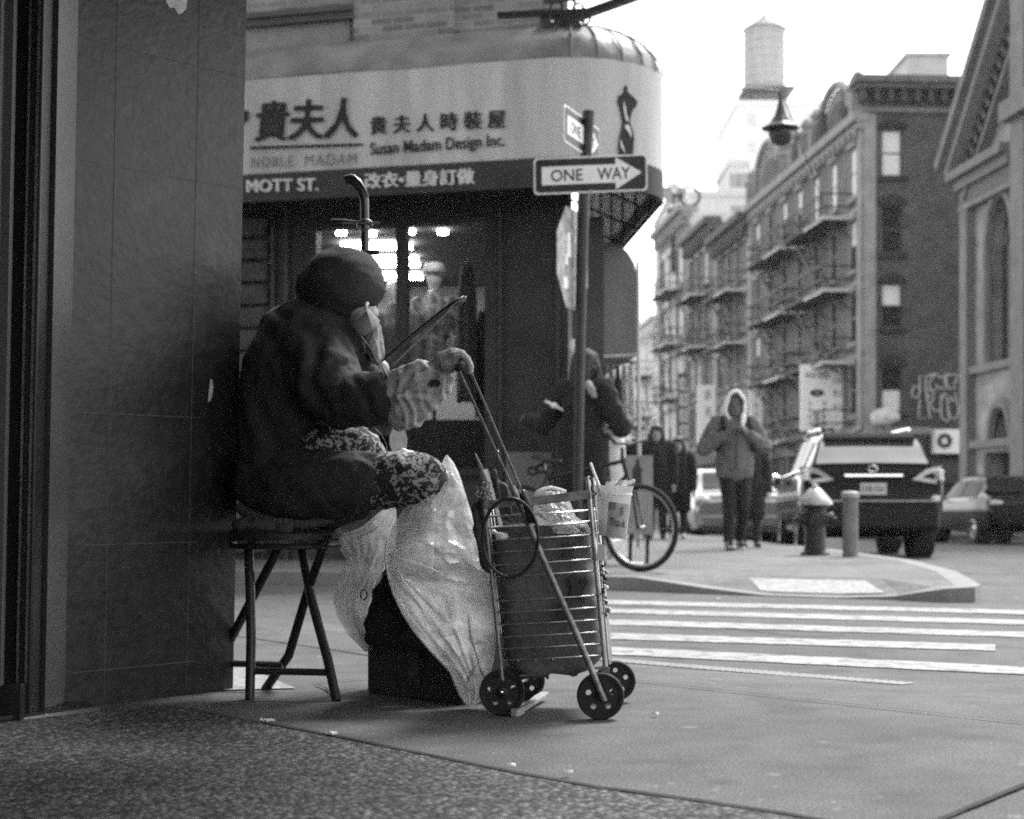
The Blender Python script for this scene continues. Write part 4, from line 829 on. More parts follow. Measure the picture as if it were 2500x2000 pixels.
# square tower in front of the gable, cut by the picture edge
YT = 42.6; b = MB(CM); boxM(b, YC, YT, -.6, 19, -5, .9); b.build('tower', CST, ch)
b = MB(CM); boxM(b, YT - .9, YT + .05, -.6, 19, -.2, 1.1); b.build('tower_buttress', CTR, ch)
b = MB(CM); z_ = cz(2480, 350)[1]; boxM(b, YC, YT + .2, z_, z_ + .5, -.2, 1.35); b.build('tower_string_course', CTR, ch)
# ------------------------------------------------ signs hung on the row
def hang_sign(name, label, cat, px0, px1, ya, yb_, m, words=None, pole=True, ink=None, Yo=0, rows=None):
    Y = YP(px1) + Yo; a, c = P(px0, yb_, Y), P(px1, ya, Y); t = thing(name, label, cat, (c.x, Y, a.z)); b = MB(); b.box(a.x, c.x, Y, Y + .18, a.z, c.z); b.build('sign_board', m, t)
    b = MB(); [b.tube([(a.x, Y + .09, z), (XW(Y) + .1, Y + .09, z)], .035, 6) for z in (a.z + .15, c.z - .15)]; b.build('sign_bracket', DARKMETAL, t)
    for wds, x0, x1, y0, y1, mm in (rows or []):
        w_ = c.x - a.x; h_ = c.z - a.z; text(wds, mm, t, (a.x + w_ * x0, Y - .004, c.z - h_ * y1), (1, 0, 0), (0, 0, 1), w_ * (x1 - x0), h_ * (y1 - y0), offset=.01, ext=.004)
    return t, a, c, Y
t, a, c, Y = hang_sign('menu_banner', 'large white menu banner with an oval badge hung above the dark parked car', 'banner', 1955, 2057, 890, 1052, mat('banner_white', .9, .7, .06, 3),
    rows=[('WAH', .1, .36, .12, .21, TDARK), ('KEE', .42, .68, .12, .21, TDARK), ('10', .78, .98, .2, .29, TGREY), ('8.5', .78, .98, .38, .48, TGREY), ('9.5', .78, .98, .6, .7, TGREY), ('米', .18, .27, .55, .62, TGREY), ('飯', .52, .61, .55, .62, TGREY), ('粉', .18, .27, .65, .72, TGREY), ('茶', .52, .61, .65, .72, TGREY), ('麵', .18, .27, .75, .82, TGREY), ('粥', .52, .61, .75, .82, TGREY), ('菜', .18, .27, .85, .92, TGREY), ('湯', .52, .61, .85, .92, TGREY)])
b = MB(); w_ = c.x - a.x; h_ = c.z - a.z; oc = Vector((a.x + w_ * .39, Y - .012, c.z - h_ * .43)); b.prism([(.17 * w_ * math.cos(q), .055 * h_ * math.sin(q)) for q in [2 * math.pi * i / 24 for i in range(24)]], lambda x, z, d=0: oc + Vector((x, -d, z)), .01); b.build('oval_badge', TDARK, t)
text('米', BLIND, t, oc + Vector((-.05 * w_, -.012, -.035 * h_)), (1, 0, 0), (0, 0, 1), .1 * w_, .07 * h_, ext=.004)
t, a, c, Y = hang_sign('hanging_sign', 'dark vertical sign with four pale character panels behind the pedestrian group', 'sign', 1655, 1685, 912, 1076, mat('sign_black', .03, .6))
for i, chx in enumerate('福興酒家'):
    z1 = c.z - (c.z - a.z) * (.06 + .235 * i); z0 = z1 - (c.z - a.z) * .19; b = MB(); b.box(a.x + .1, c.x - .1, Y - .02, Y - .001, z0, z1); b.build('character_panel', BLIND, t)
    text(chx, TGREY, t, (a.x + .2, Y - .022, z0 + .1), (1, 0, 0), (0, 0, 1), c.x - a.x - .4, z1 - z0 - .2, ext=.004)
hang_sign('hanging_sign', 'white vertical sign with three dark characters left of the hooded man', 'sign', 1703, 1753, 940, 1085, WHT, rows=[('新', .36, .66, .08, .27, TGREY), ('和', .36, .66, .36, .55, TGREY), ('合', .36, .66, .64, .83, TGREY)])
hang_sign('hanging_sign', 'slim white vertical sign with small lettering right of the hooded man', 'sign', 1831, 1862, 955, 1066, WHT, rows=[('大', .38, .62, .06, .19, TGREY), ('同', .38, .62, .26, .39, TGREY), ('茶', .38, .62, .46, .59, TGREY), ('室', .38, .62, .66, .79, TGREY)])
hang_sign('small_sign', 'small white lightbox on the ornate tenement beside the banner', 'sign', 1945, 1956, 845, 905, WHT, Yo=3)
# ------------------------------------------------ cars
PAINTD = mat('black_car_paint', .004, .10, .1, 3, spec=.18); PAINTS = mat('silver_car_paint', .22, .25, .1, 3, metal=.4, coat=1.0); CGLASS = mat('car_glass', .02, .25, .1, 2, spec=.04)
CGLASSR = mat('tinted_rear_glass', .42, .06, .1, 2, metal=.85)
RUBBER = mat('tyre_rubber', .016, .85, .3, 20); ALLOY = mat('alloy_rim', .3, .3, .2, 10, metal=.8); CHROME = mat('chrome', .75, .12, .05, 5, metal=1.0); LENS = mat('tail_lens', .36, .15, .3, 20, spec=.8, coat=1.0); LENSW = mat('white_lens', .7, .15, .1, 20)
def car_T(c, ang):
    f = Vector((math.sin(ang), math.cos(ang), 0)); l = Vector((-f.y, f.x, 0)); l = Vector((-math.cos(ang), math.sin(ang), 0)); c = Vector(c)
    return lambda x, y, z: tuple(c + f * x + l * y + Vector((0, 0, z)))
def sec_ring(s):
    x, zb, zs, zt, wb, ws, wt = s; h = [(wb * .8, zb), (wb, zb + .06), (ws * .99, lerp(zb, zs, .45)), (ws, lerp(zb, zs, .75)), (ws * .97, zs - .03), (ws * .93, zs), (lerp(ws * .9, wt, .12), lerp(zs, zt, .1)), (lerp(ws * .9, wt, .9), lerp(zs, zt, .86)), (wt * .9, zt - .012), (wt * .5, zt)]
    return [(x, y, z) for y, z in h] + [(x, -y, z) for y, z in reversed(h)]
def car(name, label, secs, c, ang, paint, wheels, glass, side_glass, T=None):
    T = car_T(c, ang); t = thing(name, label, 'car', c)
    # densify with smooth interpolation
    fine = []
    for i in range(len(secs) - 1):
        a, b_ = secs[i], secs[i + 1]; p, q = secs[max(i - 1, 0)], secs[min(i + 2, len(secs) - 1)]
        for k in range(5):
            u = k / 5; fine.append(tuple(.5 * ((2 * a[j]) + (-p[j] + b_[j]) * u + (2 * p[j] - 5 * a[j] + 4 * b_[j] - q[j]) * u * u + (-p[j] + 3 * a[j] - 3 * b_[j] + q[j]) * u ** 3) if j else lerp(a[0], b_[0], u) for j in range(7)))
    fine.append(secs[-1])
    MB(T).loft([sec_ring(s) for s in fine]).build('body', paint, t, smooth=True, auto=38)
    S = lambda x: next((tuple(lerp(a[j], b_[j], (x - a[0]) / max(1e-6, b_[0] - a[0])) for j in range(7)) for a, b_ in zip(fine, fine[1:]) if a[0] <= x <= b_[0]), fine[-1])
    for sd_ in (-1, 1):
        for x0, x1 in side_glass:
            b = MB(T); n = 8; pts = []
            for k in range(n + 1):
                s = S(lerp(x0, x1, k / n)); zs, zt, ws, wt = s[2], s[3], s[5], s[6]
                for u in (.12, .5, .84): pts.append((s[0], sd_ * (lerp(ws * .9, wt, u) + .012), lerp(zs, zt, u * .96)))
            b.add(pts, [(k * 3 + j, k * 3 + j + 1, k * 3 + j + 4, k * 3 + j + 3) for k in range(n) for j in range(2)]); b.build('side_window', CGLASS, t, smooth=True)
    for nm, (x0, x1, mg) in glass.items():
        b = MB(T); n = 6; pts = []
        for k in range(n + 1):
            s = S(lerp(x0, x1, k / n))
            for j in range(7): y = lerp(-1, 1, j / 6) * (s[6] * .93 + mg); pts.append((s[0] + (-.018 if nm == 'rear_window' else .018), y, s[3] + .012 - .012 * (y / s[6]) ** 2))
        b.add(pts, [(k * 7 + j, k * 7 + j + 1, k * 7 + j + 8, k * 7 + j + 7) for k in range(n) for j in range(6)]); b.build(nm, CGLASSR if nm == 'rear_window' and secs[0][0] == 0 and secs[1][0] == .06 else CGLASS, t, smooth=True)
    for x, r, y in wheels:
        for sd_ in (-1, 1):
            cc = Vector(T(x, sd_ * y, r)); ax = (Vector(T(x, sd_ * 2, r)) - cc).normalized()
            w_ = MB().lathe([(r * .6, -.1), (r * .93, -.115), (r, -.07), (r, .07), (r * .93, .115), (r * .66, .11), (r * .62, .07)], cc, 28, ax).build('wheel', RUBBER, t, smooth=True, auto=40)
            b = MB(); b.lathe([(r * .64, .05), (r * .64, .105), (r * .58, .11), (r * .52, .07), (r * .12, .09), (r * .1, .1)], cc, 20, ax); b.build('rim', ALLOY, w_, smooth=True, auto=30)
            b = MB(); b.lathe([(r * 1.16, -.2), (r * 1.16, .07), (r * 1.08, .075), (r * 1.08, -.2)], cc + Vector((0, 0, .01)), 24, ax); b.build('wheel_arch', INNER, t)
    return t, T, S
cs = Vector((4.72, 21.4, road_z(22.5)))
suv, T, S = car('parked_car', 'black sport utility car seen from behind beside the hydrant and bollard', [(0, .44, .90, .96, .80, .86, .80), (.06, .36, 1.08, 1.13, .84, .90, .79), (.16, .30, 1.15, 1.27, .86, .93, .76), (.42, .28, 1.17, 1.55, .87, .94, .67), (.58, .27, 1.17, 1.66, .87, .94, .63), (1.2, .27, 1.14, 1.71, .87, .94, .64), (2.2, .27, 1.09, 1.72, .87, .94, .64), (2.8, .27, 1.05, 1.64, .87, .94, .63), (3.4, .28, 1.01, 1.24, .87, .93, .68), (3.7, .28, .98, 1.05, .87, .93, .74), (4.4, .3, .9, .95, .85, .9, .7), (4.74, .4, .7, .74, .7, .74, .6)],
        cs, R(4.5), PAINTD, [(.98, .375, .80), (3.70, .375, .80)], {'rear_window': (.155, .46, .02), 'windshield': (2.85, 3.42, .0)}, [(.75, 1.5), (1.56, 2.4), (2.46, 3.2)])
b = MB(T); b.box(.40, .66, -.61, .61, 1.61, 1.675); b.box(.33, .44, -.59, .59, 1.575, 1.64); b.build('spoiler', PAINTD, suv, bevel=.02)
for sd_ in (-1, 1):
    b = MB(T); b.tube([(.75, sd_ * .60, 1.70), (.85, sd_ * .6, 1.745), (2.3, sd_ * .6, 1.75), (2.45, sd_ * .6, 1.70)], .022, 8); b.build('roof_rail', CHROME, suv)
    b = MB(T); pl = [(.02, .50, 1.05), (.0, .78, 1.0), (.12, .93, 1.03), (.42, .955, 1.16), (.16, .91, 1.235), (.07, .70, 1.19)]; pts = [(x, sd_ * y, z) for x, y, z in pl]
    ctr = [(sum(p[i] for p in pts) / 6) for i in range(3)]; ctr[0] -= .05; ctr[1] += sd_ * .05
    b.add(pts + [tuple(ctr)], [(i, (i + 1) % 6, 6) for i in range(6)]); f = b.build('tail_light', LENS, suv)
    for k in range(3): b = MB(T); b.ell((.01 + .03 * k, sd_ * .87, 1.06 + .05 * k), (.03, .045, .026), 10, 6); b.build('bulb', LENSW, f)
    b = MB(T); b.ell((.0, sd_ * .80, .80), (.03, .06, .05), 10, 6); b.build('reflector', LENSW, suv)
    b = MB(T); b.ell((2.95, sd_ * 1.05, 1.08), (.1, .12, .085), 12, 8); b.build('side_mirror', CHROME if sd_ > 0 else PAINTD, suv)
    b = MB(T); b.tube([(.2 + .24 * k, sd_ * (.955 if k else .93), 1.165 - .006 * k) for k in range(13)], .014, 6); b.build('belt_trim', CHROME, suv)
b = MB(T); b.box(-.03, .06, -.38, .38, 1.085, 1.125); b.build('chrome_strip', CHROME, suv, bevel=.008)
b = MB(T); b.box(-.012, .015, -.17, .17, .855, 1.005); pl_ = b.build('licence_plate', mat('plate_white', .55, .5, .05), suv)
text('EXB 5261', TDARK, pl_, T(-.016, .14, .895), Vector(T(0, -1, 0)) - Vector(T(0, 0, 0)), (0, 0, 1), .28, .075, ext=.003)
b = MB(T); c0 = Vector(T(.045, 0, 1.03)); b.tube([Vector(T(.045, .06 * math.cos(t), 1.03 + .042 * math.sin(t))) for t in [2 * math.pi * i / 20 for i in range(20)]] if False else [(.06, .06 * math.cos(t), 1.19 + .042 * math.sin(t)) for t in [2 * math.pi * i / 20 for i in range(20)]], .009, 6, closed=True); b.build('badge_ring', CHROME, suv)
b = MB(T); b.box(-.06, .3, -.86, .86, .36, .78); b.build('bumper', mat('bumper_black', .007, .45, spec=.2), suv, bevel=.08)
b = MB(T); b.box(-.07, -.05, -.78, .78, .765, .78); b.build('bumper_seam', ALLOY, suv)
SED = [(0, .42, .80, .85, .74, .80, .72), (.12, .32, .92, .98, .80, .86, .74), (.45, .28, .97, 1.03, .83, .88, .74), (.8, .25, .97, 1.12, .84, .90, .68), (1.35, .24, .95, 1.40, .84, .9, .58), (2.0, .24, .94, 1.45, .84, .9, .58), (2.6, .24, .93, 1.40, .84, .9, .58), (3.2, .25, .92, 1.06, .84, .9, .66), (3.5, .26, .92, .97, .84, .89, .72), (4.2, .3, .84, .88, .82, .86, .68), (4.6, .38, .66, .7, .68, .72, .58)]
def sedan(label, c, ang, paint):
    t, T, S = car('parked_car', label, SED, c, ang, paint, [(.95, .32, .78), (3.62, .32, .78)], {'rear_window': (.72, 1.28, -.04), 'windshield': (2.66, 3.26, -.04)}, [(1.0, 1.9), (1.96, 2.95)])
    for sd_ in (-1, 1):
        b = MB(T); b.ell((.1, sd_ * .68, .86), (.09, .16, .075), 12, 8); b.build('tail_light', LENS, t); b = MB(T); b.ell((4.35, sd_ * .66, .68), (.2, .14, .07), 12, 8); b.build('headlight', LENSW, t)
        b = MB(T); b.ell((2.95, sd_ * .99, .99), (.08, .11, .07), 12, 8); b.build('side_mirror', paint, t)
    b = MB(T); b.box(-.05, .25, -.78, .78, .4, .62); b.build('bumper', paint, t, bevel=.05)
    b = MB(T); b.box(.045, .07, -.15, .15, .74, .85); b.build('licence_plate', mat('plate_white', .55), t)
    return t
sedan('dark sedan parked below the church windows with its trunk nearest us', (10.5, 33.1, road_z(34.5)), R(-3.6), PAINTD)
sedan('silver sedan parked behind the hooded walking man', (4.05, 28.6, road_z(30)), R(-3.6), PAINTS)
sedan('dark sedan further up the right kerb, half hidden by the sport utility car', (10.2, 40.5, road_z(42)), R(-3.6), PAINTS)
# ------------------------------------------------ hydrant, bollard, sign post
hy = thing('fire_hydrant', 'dark fire hydrant with a pale conical bonnet in front of the black car', 'hydrant', G(1990, 1358, -.03)); hb = G(1990, 1358, -.03); HYD = mat('hydrant_black', .025, .5, .3, 20, .2, 40)
MB().lathe([(.15, 0), (.15, .04), (.115, .05), (.108, .3), (.115, .5), (.15, .51), (.15, .54), (.12, .55)], hb, 22).build('barrel', HYD, hy, smooth=True, auto=30)
MB().lathe([(.18, .535), (.18, .56), (.15, .6), (.10, .66), (.06, .70), (.035, .71), (.035, .74), (.0, .75)], hb, 22).build('bonnet', mat('hydrant_silver', .42, .4, .2, 15, metal=.3), hy, smooth=True, auto=40)
for ax in ((1, 0, 0), (-1, 0, 0), (0, -1, 0)): b = MB(); b.lathe([(.06, .08), (.06, .15), (.075, .15), (.075, .185), (.03, .19), (.03, .22)], hb + Vector((0, 0, .38)), 14, ax); b.build('outlet_cap', HYD, hy)
bo = thing('bollard', 'grey round metal bollard beside the black hydrant', 'bollard', G(2076, 1361, -.02)); bb = G(2076, 1361, -.02)
MB().lathe([(.078, 0), (.076, .58), (.084, .585), (.084, .6)], bb, 20).build('post', mat('bollard_grey', .17, .7, .3, 12, .2, 40), bo, smooth=True, auto=40)
MB().lathe([(.088, .60), (.088, .645), (.07, .66), (.0, .665)], bb, 20).build('cap', mat('bollard_cap', .34, .6, .2, 12), bo, smooth=True, auto=40)
GALV = mat('galvanised_post', .035, .5, .3, 10, metal=.4); SIGNB = mat('sign_black_face', .014, .4, .2, 8); SIGNW = mat('sign_white_face', .8, .5, .08, 8)
sp = thing('street_sign_post', 'metal street sign post carrying two one way signs and an edge on octagonal sign', 'sign post', G(1408, 1400))
b = MB(); b.tube([P(1408, 1398, 12.72), P(1415, 860, 12.72), P(1424, 500, 12.72), P(1437, 272, 12.72)], [.038, .042, .048, .048], 12); b.build('pole', GALV, sp, smooth=True, auto=60)
def plate(name, M, w_, h_, bl=.012, th=.006, parent=None):
    r = .03; pts = []
    for cx, cy, a in ((w_ - r, r, -90), (w_ - r, h_ - r, 0), (r, h_ - r, 90), (r, r, 180)): pts += [(cx + r * math.cos(R(a + 15 * k)), cy + r * math.sin(R(a + 15 * k))) for k in range(7)]
    sg = MB().prism(pts, M, th).build(name, SIGNW, parent)
    sc2 = lambda x, y: (w_ / 2 + (x - w_ / 2) * (1 - 2 * bl / w_), h_ / 2 + (y - h_ / 2) * (1 - 2 * bl / h_))
    MB().prism([sc2(*p) for p in pts], lambda a, c, d=0: M(a, c, d + .002), .002).build('sign_field', SIGNB, sg)
    return sg
def oneway(o, xd, yd, w_, h_, nd, right=True):
    M = lambda a, c, d=0: o + xd * a + yd * c + nd * d; sg = plate('one_way_sign', M, w_, h_, parent=sp)
    ar = [(.07, .25), (.72, .25), (.72, .06), (.95, .5), (.72, .94), (.72, .75), (.07, .75)]
    if not right: ar = [(1 - x, y) for x, y in ar]
    MB().prism([(x * w_, y * h_) for x, y in ar], lambda a, c, d=0: M(a, c, d + .005), .002).build('arrow', SIGNW, sg)
    for wd, x0, x1 in (('ONE', .15, .43), ('WAY', .56, .85)) if right else (('ONE', .15, .43), ('WAY', .57, .85)): text(wd, SIGNB, sg, M(x0 * w_, .335 * h_, .006), xd, yd, (x1 - x0) * w_, .33 * h_, offset=.012, ext=.001)
    for y in (.04, .96): b = MB(); b.lathe([(.012, 0), (.01, .006)], M(.5 * w_, y * h_, .004), 10, nd); b.build('bolt', BRIGHTM, sg)
o = P(1304, 476, 12.64); xd = (P(1581, 465, 12.60) - o); yd = (P(1303, 387, 12.64) - o); oneway(o, xd.normalized(), Vector((xd.normalized().cross(Vector((0, -1, 0))).cross(xd.normalized()))).normalized() if False else yd.normalized(), xd.length, yd.length, Vector((0, -1, 0)))
o = P(1378, 345, 12.25); e = P(1463, 345, 13.1); e.z = o.z; xd = (e - o).normalized(); oneway(o, xd, Vector((0, 0, 1)), (e - o).length, .28, Vector((xd.y, -xd.x, 0)))
o = P(1376, 616, 12.32); e = P(1449, 616, 13.05); e.z = o.z; xd = (e - o).normalized(); nd = Vector((xd.y, -xd.x, 0)); c0 = (o + e) / 2 - nd * .05; rr = .39 / math.cos(R(22.5))
STP = mat('stop_back', .30, .5, .35, 7, speck=.35, ss=18); st = MB().prism([(rr * math.cos(R(22.5 + 45 * k)), rr * math.sin(R(22.5 + 45 * k))) for k in range(8)], lambda a, c, d=0: c0 + xd * a + Vector((0, 0, c)) + nd * d, .006).build('octagonal_sign', STP, sp)
for sx, sz, w_, h_ in ((.22, .05, .1, .07), (.2, -.16, .12, .09), (-.18, -.2, .12, .1), (-.1, .1, .1, .2), (-.16, -.02, .07, .09)):
    b = MB(); b.prism([(sx - w_ / 2, sz - h_ / 2), (sx + w_ / 2, sz - h_ / 2 + .01), (sx + w_ / 2 - .02, sz + h_ / 2), (sx - w_ / 2, sz + h_ / 2 - .015)], lambda a, c, d=0: c0 + xd * a + Vector((0, 0, c)) + nd * (d + .003), .002); b.build('sticker', random.choice([SIGNB, SIGNW]), st)
# pagoda shaped street lamp on a span wire, ornament post
pg = thing('pagoda_lamp', 'dark pagoda shaped street lamp hung on a wire below the water tower', 'street lamp', P(1906, 300, 17)); pc = P(1906, 314, 17); k = 17 / F
MB().lathe([(48 * k, 0), (46 * k, 3 * k), (26 * k, 14 * k), (14 * k, 34 * k), (8 * k, 56 * k), (5 * k, 70 * k), (4 * k, 92 * k), (.002, 99 * k)], pc, 8).build('lamp_roof', mat('lamp_metal', .06, .5, .3, 10), pg)
MB().lathe([(8 * k, -42 * k), (22 * k, -36 * k), (30 * k, -16 * k), (31 * k, 0)], pc, 20).build('lamp_bowl', mat('lamp_bowl_metal', .04, .3, .2, 10), pg, smooth=True)
wr = thing('span_wire', 'thin overhead wire running from the tailor awning to the pagoda lamp', 'wire', P(1617, 284, 14.9))
A, B_ = P(1612, 285, 14.9), P(1906, 222, 17); b = MB(); b.tube([A.lerp(B_, i / 12) + Vector((0, 0, .12 * math.sin(math.pi * i / 12))) for i in range(13)], .009, 6)
b.tube([B_.lerp(FF(64, 0, 10.6), i / 8) for i in range(9)], .008, 6); b.build('cable', DARKMETAL, wr)
Yo = 102.5; q_ = 2.6
op = thing('ornament_post', 'slim dark roof post topped by a heart shaped ornament edged with pale bulbs', 'ornament', P(1643, 660, Yo))
b = MB(); b.tube([P(1643, 665, Yo), P(1643, 515, Yo)], .15, 10); b.lathe([(.26, 0), (.36, .2), (.26, .4), (.42, .8), (.2, .95)], P(1643, 545, Yo), 12); b.build('pole', GALV, op)
b = MB(); [b.bar(P(1643, y, Yo), P(1660, y, Yo + 2), .12, .12) for y in (655, 600)]; b.build('wall_bracket', IRON, op)
hp = []
for i in range(40): t = 2 * math.pi * i / 40; hp.append((.030 * q_ * 16 * math.sin(t) ** 3, .030 * q_ * (13 * math.cos(t) - 5 * math.cos(2 * t) - 2 * math.cos(3 * t) - math.cos(4 * t))))
hc = P(1645, 478, Yo); b = MB(); b.prism([(x * .62, z * .62) for x, z in hp], lambda a, c, d=0: hc + Vector((a, -d, c)), .16); b.build('heart_plaque', mat('plaque_grey', .28, .6), op)
for i in range(0, 40, 4): b = MB(); b.ell(hc + Vector((hp[i][0] * .74, -.05, hp[i][1] * .74)), .2, 10, 6); b.build('pale_bulb', BLIND, op)
r2 = P(1684, 480, Yo); b = MB(); b.tube([r2 + Vector((.62 * math.cos(t), .2 * math.sin(t), .62 * math.sin(t))) for t in [2 * math.pi * i / 16 for i in range(16)]], .1, 6, closed=True); b.tube([hc, r2], .08, 6); b.tube([P(1643, 520, Yo), P(1645, 425, Yo)], .06, 6); b.build('ornament_scroll', IRON, op)
# ------------------------------------------------ bicycle parked at the kerb
bk = thing('bicycle', 'dark bicycle leaning at the kerb behind the shopping cart', 'bicycle', (.9, 12.95, 0)); FRAMEM = mat('bike_frame', .02, .35, .2, 10, metal=.3)
fh_ = Vector((1.01, 12.86, .345)); ax_ = Vector((-.86, .51, 0)).normalized(); rh_ = fh_ + ax_ * 1.1
def bp(f, z, o=0.0): q = fh_ + ax_ * f; return Vector((q.x, q.y, z)) + Vector((.51, .86, 0)) * o
def wheel(c, nm, turn=0.0):
    a_ = Matrix.Rotation(turn, 3, 'Z') @ ax_; ring = lambda r, n=48: [c + a_ * r * math.cos(t) + Vector((0, 0, r * math.sin(t))) for t in [2 * math.pi * i / n for i in range(n)]]
    w_ = MB().tube(ring(.325), .021, 10, closed=True).build('wheel', RUBBER, bk, smooth=True)
    MB().tube(ring(.298), .011, 8, closed=True).build('rim', mat('bike_rim', .45, .3, .1, 10, metal=.7), w_, smooth=True)
    b = MB(); nn_ = Vector((-a_.y, a_.x, 0)).normalized()
    for i in range(28): t = 2 * math.pi * i / 28; b.tube([c + nn_ * (.03 if i % 2 else -.03) + (a_ * math.cos(t + .5) + Vector((0, 0, math.sin(t + .5)))) * .02, c + (a_ * math.cos(t) + Vector((0, 0, math.sin(t)))) * .295], .0013, 4)
    b.lathe([(.022, -.04), (.018, 0), (.022, .04)], c, 10, nn_); b.build('spokes', BRIGHTM, w_)
wheel(fh_, 'front', R(-6)); wheel(rh_, 'rear')
b = MB(); bbk = bp(.6, .30); sea = bp(.86, .80); hd, hdb = bp(.16, .90), bp(.12, .76)
for p, q, r in ((hdb, bbk, .019), (hd.lerp(hdb, .2), sea.lerp(bbk, .12), .016), (sea, bbk, .016), (bbk, rh_, .011), (sea.lerp(bbk, .08), rh_, .009), (hd, hdb, .021)): b.tube([p, q], r, 10)
b.build('frame', FRAMEM, bk, smooth=True, auto=60)
b = MB(); [b.tube([hdb, bp(.06, .66, o * .6), bp(0, .345, o)], .012, 8) for o in (-.05, .05)]; b.build('fork', FRAMEM, bk)
b = MB(); b.tube([hd, hd + Vector((0, 0, .08))], .015, 8); hb_ = hd + Vector((0, 0, .08)); sd_ = Vector((.51, .86, 0)); b.tube([hb_ - sd_ * .30 - ax_ * .02 + Vector((.0, 0, .10)), hb_ - sd_ * .12 + Vector((0, 0, .03)), hb_ + sd_ * .12 + Vector((0, 0, .03)), hb_ + sd_ * .30 - ax_ * .02 + Vector((0, 0, .06))], .013, 8); b.build('handlebar', FRAMEM, bk)
for s in (-1, 1): b = MB(); e = hb_ + sd_ * s * .30 + Vector((0, 0, .10 if s < 0 else .06)); b.tube([e - sd_ * s * .1, e + sd_ * s * .03], .017, 8); b.build('grip', RUBBER, bk)
b = MB(); rg = []
for k in range(9): u = k / 8; wd = lerp(.015, .075, u ** 1.4); c = bp(.71 + .25 * u, .875 + .025 * u * u + (.02 if u > .7 else 0)); rg.append([c + Vector((.51, .86, 0)) * wd * math.cos(t) + Vector((0, 0, .022 * math.sin(t))) for t in [2 * math.pi * i / 12 for i in range(12)]])
b.loft(rg); b.build('saddle', mat('saddle_vinyl', .03, .3, .2, 10), bk, smooth=True); b = MB(); b.tube([sea, bp(.865, .87)], .013, 8); b.build('seat_post', BRIGHTM, bk)
b = MB(); nn_ = Vector((.51, .86, 0)); b.lathe([(.085, -.05), (.09, -.045), (.085, -.04)], bbk, 22, -nn_); b.tube([bbk - nn_ * .06, bbk - nn_ * .07 + Vector((.07, -.02, -.14))], .01, 6); b.tube([bbk + nn_ * .06, bbk + nn_ * .07 + Vector((-.07, .02, .14))], .01, 6); b.build('crank', FRAMEM, bk)
for s in (-1, 1): b = MB(); c = bbk + nn_ * s * .11 + Vector((-.07 * s, .02 * s, .14 * s)); b.obox(c, ax_ * .045, nn_ * .04, Vector((0, 0, .01))); b.build('pedal', RUBBER, bk)
b = MB(); b.tube([bp(.8, .95, .0) + Vector((-.1, .1, -.12)), bp(.84, .9) + Vector((0, .1, 0)), bp(.9, .84) + Vector((0, .1, 0))], .01, 6)
for i in range(3): c = bp(.82 + .08 * i, .80 + .02 * (i % 2)); b.tube([c + Vector((.035 * math.cos(t), .02, .03 * math.sin(t))) for t in [2 * math.pi * j / 10 for j in range(10)]], .012, 5, closed=True)
b.build('chain_lock', RUBBER, bk)
# boards and scraps round the bicycle
def board(name, label, cat, x0, x1, ya, yb_, Y, m, legs=True, dep=.03):
    a, c = P(x0, yb_, Y), P(x1, ya, Y); t = thing(name, label, cat, ((a.x + c.x) / 2, Y, 0)); b = MB(); b.box(a.x, c.x, Y, Y + dep, a.z, c.z); b.build('panel', m, t)
    if legs: b = MB(); [b.bar((x, Y + dep, a.z + .1), (x, Y + dep + .12, 0), .03, .03) for x in (a.x + .04, c.x - .04)]; b.bar((a.x, Y + dep, .3), (c.x, Y + dep, .3), .02, .02); b.build('legs', DARKMETAL, t)
    return t, a, c
t, a, c = board('poster_board', 'grey poster board with a dark figure shape behind the bicycle wheel', 'poster board', 1530, 1594, 1112, 1305, 14.4, mat('poster_grey', .26, .7, .2, 6))
b = MB(); fg = [(-.5, -.8), (.5, -.8), (.45, .1), (.6, .25), (.35, .5), (.22, .55), (.2, .95), (-.15, .95), (-.2, .55), (-.5, .4), (-.6, .0)]; cc = (a + c) / 2
b.prism([(x * .075, z * .14) for x, z in fg], lambda x, z, d=0: Vector((cc.x - .02 + x, 14.395 - d, cc.z + .18 + z)), .003); b.build('printed_figure', SIGNB, t)
board('display_board', 'plain grey card panel standing behind the bicycle saddle', 'panel', 1236, 1346, 1104, 1225, 14.3, mat('panel_grey', .16, .8, .15, 5))
t = thing('carton', 'small white carton on the pavement seen through the bicycle wheel', 'carton', G(1504, 1362)); c0 = G(1504, 1362); b = MB(); b.obox(c0 + Vector((0, 0, .085)), Vector((.075, .02, .02)), Vector((-.02, .06, 0)), Vector((-.015, 0, .085))); b.build('box', SIGNW, t, bevel=.006)
t = thing('plastic_tray', 'white plastic tray lying on the kerb inside the bicycle wheel', 'tray', G(1548, 1385)); MB().lathe([(.03, 0), (.055, .0), (.075, .035), (.07, .037), (.05, .008)], G(1548, 1385) + Vector((0, 0, .004)), 18).build('shell', SIGNW, t, smooth=True)
